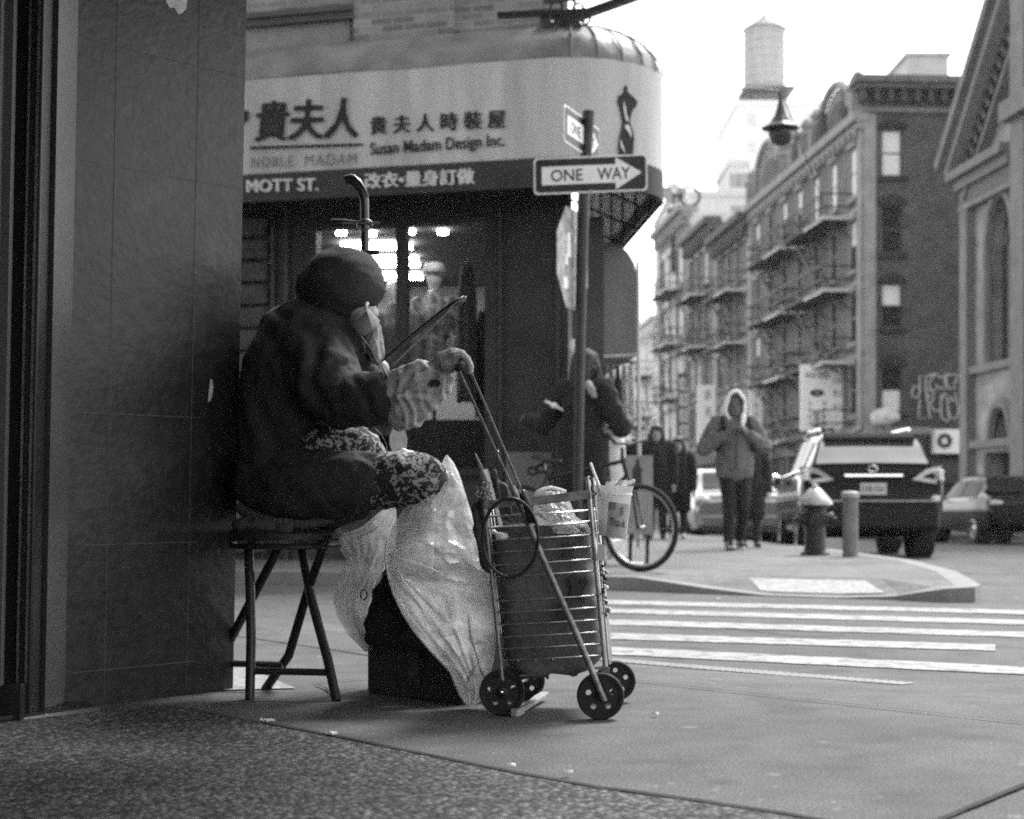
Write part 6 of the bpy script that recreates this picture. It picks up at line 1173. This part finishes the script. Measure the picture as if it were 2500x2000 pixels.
b = MB(); b.tube([sc0 + Vector((.165 * math.cos(t), .165 * math.sin(t), -.043)) for t in [2 * math.pi * i / 32 for i in range(32)]], .009, 8, closed=True); b.build('seat_ring', STM, so_)
cu = thing('seat_cloth', 'crumpled dark cloth padding folded over the stool edge under the coat hem', 'cloth', P(640, 1290, 4.87)); b = MB(); LB(b, [(590, 1283, 4.86, 22), (640, 1288, 4.83, 22), (700, 1294, 4.80, 18)]); remesh(b, 'cloth', mat('faded_cloth', .05, .9, .4, 22), cu, .007, 3, lambda c, n: .008 * nz(c, 34))
# ------------------------------------------------ plastic sheets, crate, cart
def drape(name, parent, L_, R_, Yc, th, m, folds, rows=70, cols=40, y0=None, y1=None):
    """thin closed bag between two edge tables (x by photo row), puckered by folds(u, v)"""
    y0 = y0 or L_[0][0]; y1 = y1 or L_[-1][0]; rings = []
    for i in range(rows + 1):
        y = lerp(y0, y1, i / rows); a, c = interp(L_, y), interp(R_, y); Y = interp(Yc, y); t = interp(th, y); ring = []
        for k in range(cols * 2):
            f = k < cols; u = k / (cols - 1) if f else 1 - (k - cols) / (cols - 1); prof = math.sin(math.pi * u) ** .6 if 0 < u < 1 else 0
            d = t * prof * (1 if f else -.6) + (folds(u, i / rows, f) * prof); ring.append(P(lerp(a, c, u), y, Y) + Vector((.003 * nz((y * .05, u * 3, 1)), -d, 0)))
        rings.append(ring)
    MB().loft(rings).build(name, m, parent, smooth=True)
FILM = filmmat('clear_plastic_sheet', .82, .48, .4, .14, .55, 15, 7, .12, crinkle=True); FILM2 = filmmat('milky_plastic_sheet', .55, .46, .5, .2, .5, 13, 6, .2, crinkle=True)
ps = thing('plastic_sheet', 'large clear plastic bag draped from the knee to the ground before the grey box', 'plastic bag', G(1150, 1722))
LT = [(1112, 1088), (1160, 1062), (1200, 1045), (1240, 985), (1280, 962), (1320, 947), (1350, 942), (1380, 944), (1410, 950), (1450, 962), (1500, 986), (1540, 1012), (1580, 1045), (1610, 1073), (1640, 1101), (1670, 1113), (1700, 1126), (1716, 1138), (1723, 1146)]
RT = [(1112, 1094), (1130, 1108), (1160, 1122), (1190, 1132), (1250, 1150), (1300, 1163), (1350, 1178), (1400, 1192), (1470, 1205), (1530, 1212), (1570, 1213), (1600, 1209), (1640, 1198), (1662, 1195), (1690, 1196), (1705, 1188), (1717, 1166), (1723, 1150)]
def fd(u, v, front):
    # creases radiate from the gathered knot at the upper left and run down to the tied corner
    x, y = u, v; a1 = math.atan2(y - .40, x + .05); a2 = math.atan2(y - 1.0, x - .45)
    def cr(a, f, ph): s = math.sin(a * f + ph); return (1 - abs(s)) ** 2.2
    w1 = math.exp(-((x) ** 2 + (y - .42) ** 2) / .22); w2 = max(0, min(1, (v - .45) * 2.2))
    o = .034 * cr(a1, 5.5, .5 + 1.2 * nz((u * 1.5, v * 1.5, 3))) * (.3 + w1) + .03 * cr(a2, 5, 1.2 + 1.0 * nz((u * 1.5, v * 1.5, 7))) * w2
    o += .016 * (1 - 2.4 * abs(noise.noise(Vector((u * 2.6 - v * 3, v * 4 + u * 1.5, 2 if front else 8))))) + .0025 * nz((u * 16, v * 22, 4))
    return o if front else -.3 * o
drape('plastic', ps, LT, RT, [(1112, 4.80), (1250, 4.74), (1330, 4.70), (1420, 4.63), (1723, 4.61)], [(1112, .01), (1200, .03), (1350, .05), (1500, .045), (1650, .03), (1723, .008)], FILM, fd, 110, 56)
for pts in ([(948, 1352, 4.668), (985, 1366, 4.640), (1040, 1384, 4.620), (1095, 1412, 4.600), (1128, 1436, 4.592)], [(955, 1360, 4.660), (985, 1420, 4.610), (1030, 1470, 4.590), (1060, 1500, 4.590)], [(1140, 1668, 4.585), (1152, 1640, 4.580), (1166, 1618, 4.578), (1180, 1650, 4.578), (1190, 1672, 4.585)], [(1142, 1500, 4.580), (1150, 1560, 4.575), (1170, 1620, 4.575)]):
    b = MB(); b.tube([P(*p) for p in pts], [.0015] + [.0042] * (len(pts) - 2) + [.0015], 6); b.build('fold_highlight', filmmat('plastic_hem_highlight', .85, .05, .3, .3, .2), ps, smooth=True)  # pale tubes along the folds stand in for bright highlight lines
b = MB(); b.tube([P(x - 1, y, interp([(1330, 4.69), (1420, 4.63), (1723, 4.61)], y) - .004) for y, x in LT[5:]], .004, 6); b.build('rolled_edge', filmmat('plastic_hem_highlight', .85, .05, .3, .3, .2), ps, smooth=True)
p2 = thing('plastic_sheet', 'smaller milky plastic sheet hanging behind the dark bundle between stool and box', 'plastic bag', P(870, 1585, 4.95))
L2 = [(1225, 960), (1260, 915), (1290, 880), (1312, 802), (1340, 828), (1367, 847), (1395, 833), (1442, 817), (1470, 814), (1507, 824), (1548, 847), (1590, 890)]
R2 = [(1225, 1000), (1260, 985), (1300, 972), (1344, 963), (1360, 945), (1390, 938), (1418, 918), (1474, 902), (1510, 896), (1553, 905), (1580, 915), (1590, 905)]
drape('plastic', p2, L2, R2, [(1225, 4.88), (1330, 4.93), (1590, 4.97)], [(1225, .02), (1330, .025), (1590, .008)], FILM2, lambda u, v, f: .016 * (1 - 2 * abs(noise.noise(Vector((u * 7 + v * 2, v * 2.2, 5))))) + .006 * nz((u * 14, v * 9, 2)), 60, 36)
p3 = thing('plastic_scrap', 'small crumpled white plastic scrap tucked behind the leopard print knee', 'plastic scrap', P(985, 1110, 5.05)); b = MB(); LB(b, [(968, 1114, 5.06, 9), (985, 1106, 5.06, 11), (1005, 1108, 5.06, 9)], 10); remesh(b, 'scrap', SIGNW, p3, .004, 1, lambda c, n: .006 * nz(c, 60))
cr = thing('cardboard_box', 'plain dark grey cardboard box standing on the pavement behind the plastic bag', 'box', G(1010, 1722)); CRM = mat('dark_cardboard', .045, .85, .3, 4, .25, 40, streak=True)
A = G(897, 1692); B_ = G(1128, 1722); ez = (B_ - A).normalized(); ey = Vector((-ez.y, ez.x, 0)); cw = (B_ - A).length
b = MB(); b.obox((A + B_) / 2 + ey * .12 + Vector((0, 0, .096)), ez * cw / 2, ey * .12, Vector((0, 0, .095))); b.build('carton', CRM, cr, bevel=.004)
for sd_ in (-1, 1): b = MB(); b.obox((A + B_) / 2 + ey * (.12 + sd_ * .062) + Vector((0, 0, .194)), ez * (cw / 2 + .003), ey * .0605, Vector((0, 0, .002))); b.build('flap', CRM, cr, bevel=.001)
b = MB(); b.obox((A + B_) / 2 - ey * .0012 + Vector((0, 0, .12)), ez * .024, ey * .0012, Vector((0, 0, .07))); b.build('tape', mat('box_tape', .07, .3, .2, 10), cr)
bd = thing('folded_bundle', 'black folded padded bundle lying on top of the grey cardboard box', 'bundle', P(970, 1570, 4.75)); b = MB()
for y, xl, r, xr in ((1556, 912, 24, 1090), (1522, 910, 24, 1090), (1490, 922, 26, 1090), (1452, 935, 30, 1080), (1425, 955, 28, 1070)): LB(b, [(xl, y, 4.76, r), ((xl + xr) / 2, y + 3, 4.70, r + 2), (xr, y + 6, 4.74, r)]); LB(b, [(xl + 20, y, 4.86, r), (xr, y, 4.86, r)])
remesh(b, 'padding', mat('black_padding', .012, .9, .3, 12, .3, 60), bd, .009, 2, lambda c, n: .006 * nz(c, 22)); b = MB(); b.tube([P(888 + 8 * math.cos(t), 1452 + 12 * math.sin(t), 4.76) for t in [2 * math.pi * i / 14 for i in range(14)]], .0022, 6, closed=True); b.build('hang_loop', DARKMETAL, bd)
# ---- shopping cart
ct_ = thing('shopping_cart', 'folding wire shopping cart with black wheels beside the seated musician', 'cart', G(1350, 1750)); WIRE = mat('cart_wire', .42, .3, .25, 30, metal=.75); TUBE = mat('cart_tube', .17, .4, .35, 18, metal=.5, speck=.25, ss=70); WHEELM = mat('wheel_plastic', .006, .5, .3, 14)
Yn_ = 4.42; DP = Vector((.03, .31, 0)); hl = [(1262, 1247), (1290, 1276), (1320, 1306), (1350, 1335), (1381, 1365), (1409, 1394), (1468, 1454), (1497, 1483), (1526, 1513), (1556, 1543), (1585, 1572), (1613, 1600)]
lx = lambda y: lerp(1180, 1222, (y - 1222) / 393); rx_ = lambda y: lerp(1440, 1478, (y - 1211) / 415)
wires = []
b = MB()
for ya, yb_ in hl: p, q = P(lx(ya) + 2, ya, Yn_), P(rx_(yb_), yb_, Yn_); b.tube([p, q], .0021, 6); b.tube([p + DP, q + DP], .0019, 6); b.tube([p, p + DP], .0019, 6); b.tube([q, q + DP], .0021, 6)
for k in range(7): u = k / 6; p = P(lerp(1222, 1476, u), lerp(1617, 1604, u), Yn_); b.tube([p, p + DP], .0018, 6)
for k in range(1, 4):
    for q0, q1 in (((1180, 1240), (1222, 1615)), ((1440, 1240), (1477, 1605))): p, q = P(*q0, Yn_) + DP * k / 4, P(*q1, Yn_) + DP * k / 4; b.tube([p, q], .0018, 6)
b.build('wire_basket', WIRE, ct_, smooth=True)
for o in (Vector((0, 0, 0)), DP):
    b = MB(); b.tube([P(1180, 1222, Yn_) + o, P(1222, 1617, Yn_) + o, P(1226, 1660, Yn_) + o], .0052, 8); b.build('corner_post', TUBE, ct_, smooth=True, auto=60)
    b = MB(); b.tube([P(1434, 1163, Yn_) + o, P(1440, 1212, Yn_) + o, P(1478, 1626, Yn_) + o, P(1476, 1650, Yn_) + o], .0072, 10); b.build('corner_post', WIRE, ct_, smooth=True, auto=60)
b = MB(); b.tube([P(1462, 1340, Yn_ + .02), P(1486, 1612, Yn_ + .02)], .004, 8); b.build('side_wire', WIRE, ct_)
b = MB(); b.bar(P(1283, 1226, Yn_ - .012), P(1442, 1207, Yn_ - .012), .006, .024); b.build('top_rail', TUBE, ct_, bevel=.0015); b = MB(); b.bar(P(1180, 1232, Yn_ - .006), P(1250, 1228, Yn_ - .006), .006, .022); b.build('top_rail', TUBE, ct_, bevel=.0015); b = MB(); b.bar(P(1180, 1228, Yn_) + DP, P(1440, 1208, Yn_) + DP, .006, .022); b.build('top_rail', TUBE, ct_, bevel=.0015)
b = MB(); b.bar(P(1119, 902, 4.535), P(1252, 1193, 4.405), .007, .02, up=(0, -1, 0)); b.bar(P(1151, 912, 4.60), P(1270, 1190, 4.50), .007, .02, up=(0, -1, 0)); b.build('handle_bar', TUBE, ct_, bevel=.0015)
b = MB(); b.tube([P(1118, 898, 4.515), P(1131, 888, 4.57), P(1133, 888, 4.66), P(1140, 896, 4.72)], .011, 10); b.build('handle_grip', RUBBER, ct_, smooth=True)
b = MB(); b.tube([P(1250, 1188, 4.395), P(1285, 1268, 4.39), P(1324, 1360, 4.385), P(1400, 1532, 4.38), P(1476, 1712, 4.372)], .0088, 10); b.build('swing_leg', TUBE, ct_, smooth=True, auto=60)
for x, y in ((1252, 1221), (1277, 1200), (1214, 1104)): b = MB(); b.ell(P(x, y, 4.385), .0055, 10, 6); b.build('rivet', BRIGHTM, ct_)
def cwheel(cx, cy, Y, r, yaw=0.0):
    c = P(cx, cy, Y); ax = Vector((math.sin(yaw), -math.cos(yaw), 0)); w_ = MB().lathe([(r * .80, -.012), (r * .95, -.014), (r, -.009), (r, .009), (r * .95, .014), (r * .80, .012), (r * .80, -.012)], c, 36, ax, caps=False).build('wheel', RUBBER, ct_, smooth=True, auto=45)
    a = Vector((math.cos(yaw), math.sin(yaw), 0)); holes = [[(r * .53 * math.cos(q) + r * .125 * math.cos(t), r * .53 * math.sin(q) + r * .125 * math.sin(t)) for t in [2 * math.pi * i / 10 for i in range(10)]] for q in [.35 + 2 * math.pi * k / 5 for k in range(5)]]
    b = MB(); b.prism([(r * .81 * math.cos(t), r * .81 * math.sin(t)) for t in [2 * math.pi * i / 36 for i in range(36)]], lambda x, z, d=0: c + a * x + Vector((0, 0, z)) + ax * (.005 + d), .010, holes); b.build('disc', WHEELM, w_)
    b = MB(); b.lathe([(r * .24, .004), (r * .24, .011), (r * .12, .013), (r * .11, .018), (r * .04, .02)], c, 16, ax); b.build('hub', WHEELM, w_, smooth=True, auto=40)
    return w_
cwheel(1466, 1699, 4.392, .0635); cwheel(1226, 1690, 4.475, .0625); cwheel(1503, 1662, 4.76, .058); cwheel(1283, 1660, 4.82, .0575)
b = MB(); b.ell(P(1224, 1690, 4.45), .0055, 12, 8); b.build('axle_nut', CHROME, ct_)
b = MB(); b.obox(P(1478, 1655, 4.405), Vector((.012, 0, -.001)), Vector((0, .004, 0)), Vector((0, 0, .028))); b.bar(P(1440, 1632, 4.40), P(1484, 1630, 4.40), .006, .006); b.build('wheel_fork', TUBE, ct_); b = MB(); b.tube([P(1228, 1655, 4.47), P(1226, 1690, 4.495)], .006, 8); b.tube([P(1224, 1688, 4.5), P(1286, 1660, 4.80)], .005, 8); b.tube([P(1466, 1699, 4.40), P(1503, 1662, 4.74)], .005, 8); b.tube([P(1268, 1650, 4.45), P(1300, 1648, 4.45), P(1335, 1644, 4.45)], .0035, 6); b.build('axle', TUBE, ct_)
# load in the cart
bg_ = thing('shopping_bag', 'dark printed shopping bag filling the wire cart with its corners poking out below', 'bag', P(1345, 1640, 4.57)); rings = []
for k in range(30):
    y = lerp(1282, 1640, k / 29); xl = interp([(1282, 1205), (1300, 1198), (1360, 1206), (1600, 1232), (1622, 1250), (1640, 1290)], y); xr = interp([(1282, 1432), (1300, 1440), (1600, 1470), (1622, 1460), (1640, 1400)], y); ring = []
    for q in range(40):
        t = 2 * math.pi * q / 40; sx = math.copysign(abs(math.cos(t)) ** .35, math.cos(t)); sy = math.copysign(abs(math.sin(t)) ** .35, math.sin(t)); x = lerp(xl, xr, .5 + .5 * sx)
        ring.append(P(x, y + 6 * math.sin(x * .05) * (k > 26) - (x - 1330) * .05, 4.57) + Vector((0, sy * .128 + .014 * (1 - 2 * abs(nz((x * .016, y * .016, sy)))), 0)))
    rings.append(ring)
BAGM = mat('bag_cloth', .075, .6, .35, 6, .35, 25); MB().loft(rings).build('bag_body', BAGM, bg_, smooth=True)
b = MB(); LB(b, [(1322, 1622, 4.50, 18), (1330, 1640, 4.50, 12), (1338, 1656, 4.50, 4)], 10); LB(b, [(1380, 1618, 4.50, 24), (1400, 1640, 4.50, 13), (1410, 1648, 4.5, 4)], 10); LB(b, [(1420, 1622, 4.48, 20), (1440, 1612, 4.48, 12)], 10); remesh(b, 'bag_corner', mat('bag_corner_cloth', .09, .5, .3, 10), bg_, .006, 2, lambda c, n: .004 * nz(c, 50))
b = MB()
for cx, cy, s in ((1410, 1440, 1), (1375, 1500, .8), (1390, 1345, .7)): b.prism([(cx + s * x, cy + s * y) for x, y in ((-22, 30), (-14, -6), (-20, -30), (-4, -38), (4, -10), (16, -34), (26, -20), (14, 6), (20, 34), (2, 20))], lambda x, y, d=0: P(x, y, 4.427) + Vector((0, -d, 0)), .002)
b.build('printed_motif', mat('bag_print', .022, .6, .3, 10), bg_)
cb2 = thing('clear_bag', 'crumpled clear plastic bag with handles sitting on top of the dark bag in the cart', 'plastic bag', P(1370, 1285, 4.55))
drape('film', cb2, [(1200, 1310), (1225, 1302), (1260, 1300), (1290, 1318), (1302, 1330)], [(1200, 1382), (1225, 1392), (1260, 1405), (1278, 1432), (1302, 1440)], [(1200, 4.55), (1302, 4.50)], [(1200, .03), (1260, .08), (1302, .06)], FILM2, lambda u, v, f: .018 * (1 - 2 * abs(nz((u * 6, v * 5, 3)))) + .01 * nz((u * 15, v * 10, 1)), 40, 30)
b = MB(); b.tube([P(1305, 1204, 4.47), P(1325, 1194, 4.47), P(1345, 1190, 4.47), P(1365, 1195, 4.47), P(1382, 1201, 4.47)], .0045, 8); b.tube([P(1322, 1200, 4.47), P(1332, 1202, 4.47), P(1352, 1201, 4.47)], .003, 6); b.build('handle', filmmat('bag_handle_film', .8, .05, .3, .3), cb2, smooth=True)
b = MB(); LB(b, [(1205, 1300, 4.46, 8), (1225, 1312, 4.45, 10), (1240, 1304, 4.46, 7)], 10); remesh(b, 'film_corner', filmmat('bag_handle_film', .8), cb2, .004, 1, lambda c, n: .006 * nz(c, 60))
sk = thing('white_stick', 'flat white stick standing up at the left end of the cart', 'stick', P(1228, 1292, 4.5)); b = MB(); b.bar(P(1187, 1145, 4.5), P(1226, 1292, 4.48), .009, .003, up=(0, -1, 0)); b.build('stick', SIGNW, sk)
br_ = thing('cord_tangle', 'tangled pale cord and brush tied at the left corner of the cart', 'cord', P(1180, 1240, 4.45)); b = MB(); b.tube([P(1159, 1107, 4.45), P(1168, 1128, 4.45), P(1176, 1150, 4.45)], [.003, .0045, .008], 8); b.tube([P(1176, 1148, 4.45), P(1182, 1180, 4.45), P(1180, 1215, 4.45)], [.01, .017, .012], 10); b.build('brush', mat('brush_wood', .14, .7, .3, 20), br_, smooth=True)
b = MB(); random.seed(5)
for k in range(7):
    x, y = 1170 + random.random() * 25, 1165 + random.random() * 50; pts = []
    for i in range(24): t = i * .75; pts.append(P(x + (6 + 3 * math.sin(k + i)) * math.cos(t + k), y + (6 + 3 * math.cos(i * .7)) * math.sin(t) + i * .9, 4.42 + .01 * math.sin(i)))
    b.tube(pts, .0016, 5)
b.build('cord', mat('pale_cord', .3, .8, .3, 30), br_, smooth=True)
um = thing('folded_cloth', 'dark striped folded cloth hanging down the left end of the cart', 'cloth', P(1180, 1380, 4.48)); b = MB(); LB(b, [(1172, 1230, 4.50, 14), (1168, 1290, 4.50, 19), (1178, 1340, 4.50, 17), (1196, 1400, 4.50, 9)]); LB(b, [(1200, 1160, 4.53, 14), (1222, 1200, 4.55, 18), (1230, 1240, 4.55, 20)]); remesh(b, 'cloth', mat('striped_dark_cloth', .04, .8, .6, 30), um, .006, 2, lambda c, n: .006 * math.sin(c.x * 260 + c.z * 40))
lk = thing('cable_lock', 'black ring shaped cable lock hanging on the front of the cart', 'lock', P(1246, 1409, 4.36)); b = MB(); b.tube([P(1246 + 68 * math.cos(t), 1313 + 96 * math.sin(t), 4.362 + .012 * math.sin(t)) for t in [2 * math.pi * i / 40 for i in range(40)]], .0045, 8, closed=True); b.build('cable', mat('cable_sheath', .01, .35, .2, 20, spec=.5), lk, smooth=True); b = MB(); b.tube([P(1276, 1205, 4.37), P(1290, 1245, 4.365), P(1300, 1275, 4.37)], .011, 10); b.build('lock_barrel', RUBBER, lk, smooth=True)
# donation bucket with its sign
bu = thing('donation_bucket', 'white plastic cup with a paper thank you sign tied to the cart corner', 'bucket', P(1497, 1312, 4.44)); bc = P(1496, 1308, 4.44); axb = (P(1499, 1186, 4.44) - bc); hb_ = axb.length; axb.normalize(); BUM = filmmat('bucket_plastic', .66, .06, .3, .35, .1); kx = 4.44 / F
b = MB(); b.lathe([(33 * kx, 0), (34 * kx, .004), (43 * kx, hb_ * .80), (45.5 * kx, hb_ * .81), (45.5 * kx, hb_ * .85), (44.5 * kx, hb_ * .86), (47 * kx, hb_ * .97), (48.5 * kx, hb_), (47 * kx, hb_), (43 * kx, hb_ * .9), (33 * kx, .01)], bc, 40, axb); b.build('cup', BUM, bu, smooth=True, auto=40)
ex = axb.cross(Vector((0, -1, 0))).normalized() * -1; ex = ex if ex.x > 0 else -ex; PAPER = mat('sign_paper', .30, .85, .15, 14, .2, 60); rng_ = range(9)
fr_ = lambda t, h: bc + axb * (hb_ * h) + (ex * math.sin(t) - (ex.cross(axb) if ex.cross(axb).y > 0 else -ex.cross(axb)) * math.cos(t)) * (lerp(34, 44, h) * kx + .002)
b = MB(); b.loft([[fr_(lerp(-.35, 1.12, i / 8), .68 - .06 * i / 8), fr_(lerp(-.5, 1.0, i / 8), -.02 - .05 * i / 8)] for i in rng_], closed=False); pp = b.build('paper_sign', PAPER, bu, smooth=True); b = MB(); b.loft([[fr_(lerp(-.32, .1, i / 4), .67) + Vector((0, -.0015, 0)), fr_(lerp(-.36, .06, i / 4), .52) + Vector((0, -.0015, 0))] for i in range(5)], closed=False); b.build('paper_stamp', mat('stamp_grey', .16, .8), pp)
o = fr_(-.30, .20) + Vector((0, -.012, 0)); e = fr_(.86, .17) + Vector((0, -.004, 0)); text('Thank', TDARK, pp, o, e - o, axb, (e - o).length, .024, offset=.004, ext=.001); o = fr_(.30, .40) + Vector((0, -.008, 0)); e = fr_(.66, .39) + Vector((0, -.004, 0)); text('多', TDARK, pp, o, e - o, axb, (e - o).length, .025, ext=.001)
b = MB(); b.limb([P(1482, 1182, 4.43), P(1512, 1180, 4.43), P(1540, 1178, 4.42), P(1548, 1174, 4.42)], [.006, .008, .006, .005], 8); remesh(b, 'bag_liner', FILM2, bu, .003, 1, lambda c, n: .003 * nz(c, 90)); b = MB(); b.tube([P(1441, 1130, 4.42), P(1450, 1155, 4.42), P(1470, 1204, 4.42)], .0042, 8); b.build('straw', SIGNW, bu)
b = MB(); b.tube([P(1438, 1166, 4.40), P(1446, 1176, 4.40), P(1444, 1196, 4.40), P(1455, 1205, 4.40), P(1446, 1216, 4.40)], .0025, 6); b.build('tie_wire', RUBBER, bu)
ch_ = thing('charm_string', 'string of small charms and a pale tag hanging down the right side of the cart', 'charm', P(1475, 1330, 4.42)); b = MB(); b.tube([P(1450, 1290, 4.40), P(1462, 1308, 4.40), P(1466, 1332, 4.40)], .0015, 6); b.tube([P(1468, 1365, 4.41), P(1474, 1430, 4.41), P(1480, 1510, 4.41)], .002, 6); b.build('string', TUBE, ch_)
b = MB(); b.obox(P(1466, 1349, 4.40), Vector((.0095, 0, -.001)), Vector((0, .002, 0)), Vector((.001, 0, .022))); b.build('tag', mat('tag_card', .4, .5, .2, 20), ch_); random.seed(8); CH = [WIRE, mat('charm_grey', .2, .5), SIGNW, RUBBER]
for k in range(26): y = 1372 + k * 5.2; b = MB(); c = P(1470 + (y - 1372) * .07 + random.uniform(-7, 9), y, 4.405 + random.uniform(-.01, .01)); b.ell(c, (random.uniform(.003, .007), .004, random.uniform(.003, .008)), 8, 6); b.build('bead', random.choice(CH), ch_)
# wooden wedge and litter on the pavement
wd = thing('wooden_spatula', 'pale worn wooden paddle lying on the pavement between the cart wheels', 'wooden paddle', G(1290, 1732)); A, B_ = G(1254, 1751), G(1330, 1711); dd = (B_ - A).normalized(); nn_ = Vector((-dd.y, dd.x, 0)); b = MB(); rings = []
for u, wdt, z0, z1 in ((0, .009, 0, .017), (.06, .0135, 0, .021), (.18, .013, 0, .02), (.26, .008, .002, .016), (.5, .010, .006, .019), (.8, .014, .012, .024), (1, .012, .016, .027)): c = A.lerp(B_, u); rings.append([c + nn_ * wdt + Vector((0, 0, z0)), c + nn_ * wdt + Vector((0, 0, z1)), c - nn_ * wdt + Vector((0, 0, z1)), c - nn_ * wdt + Vector((0, 0, z0))])
b.loft(rings); b.build('blade', mat('bare_wood', .26, .8, .3, 9, .2, 40, streak=True), wd, bevel=.003)
random.seed(21)
for x, y, s, lb in ((657, 1769, .016, 'white litter scrap at the start of the pebble edge near the wall'), (808, 1801, .013, 'thin white litter scrap lying in the pebble edge joint below the grey box'), (1246, 1880, .012, 'white cigarette end lying in the joint below the cart'), (1386, 1898, .011, 'white litter scrap in the joint right of the cart wheels'), (108, 1753, .012, 'bright white litter scrap at the dark door threshold'), (52, 1733, .010, 'small pale litter scrap at the left picture edge'), (640, 1768, .008, 'tiny pale flake beside the first litter scrap'), (1600, 1752, .010, 'pale flattened scrap out on the open pavement'), (1750, 1465, .02, 'crumpled white scrap on the road below the ramp')):
    z = 0 if y > 1560 else -.1; t = thing('litter_scrap', lb, 'litter', G(x, y, z), 'litter on the pavement'); c = G(x, y, z) + Vector((0, 0, .007)); b = MB(); n = 7; ang = random.random() * 3
    pts = [c + Vector((math.cos(q + ang) * s * random.uniform(.6, 1.3), math.sin(q + ang) * s * random.uniform(.4, .8), random.uniform(0, .004))) for q in [2 * math.pi * i / n for i in range(n)]]; b.add(pts + [p + Vector((0, 0, .003 + random.uniform(0, .004))) for p in pts], [tuple(range(n)), tuple(range(2 * n - 1, n - 1, -1))] + [(i, (i + 1) % n, n + (i + 1) % n, n + i) for i in range(n)]); b.build('scrap', SIGNW, t)
# ------------------------------------------------ summer haze down the street
hz = bpy.data.materials.new('haze_air'); hz.use_nodes = True; hn = hz.node_tree; hn.nodes.remove(hn.nodes['Principled BSDF']); pv = hn.nodes.new('ShaderNodeVolumePrincipled'); pv.inputs['Color'].default_value = (.95, .95, .95, 1); pv.inputs['Density'].default_value = .00024; pv.inputs['Anisotropy'].default_value = .35; hn.links.new(pv.outputs[0], hn.nodes['Material Output'].inputs['Volume'])
HAZE = True
if HAZE: b = MB(); b.box(-160, 160, -50, 430, -1.9, 66); b.build('haze', hz, kind='stuff')

# a thing built as a single mesh needs no empty above it
for e in [o for o in sc.objects if o.type == 'EMPTY']:
    ch = [o for o in sc.objects if o.parent == e]
    if len(ch) == 1 and not [o for o in sc.objects if o.parent == ch[0]]:
        c = ch[0]; c.parent = None; nm = e.name
        for k_ in ('label', 'category', 'group'):
            if k_ in e: c[k_] = e[k_]
        bpy.data.objects.remove(e); c.name = nm
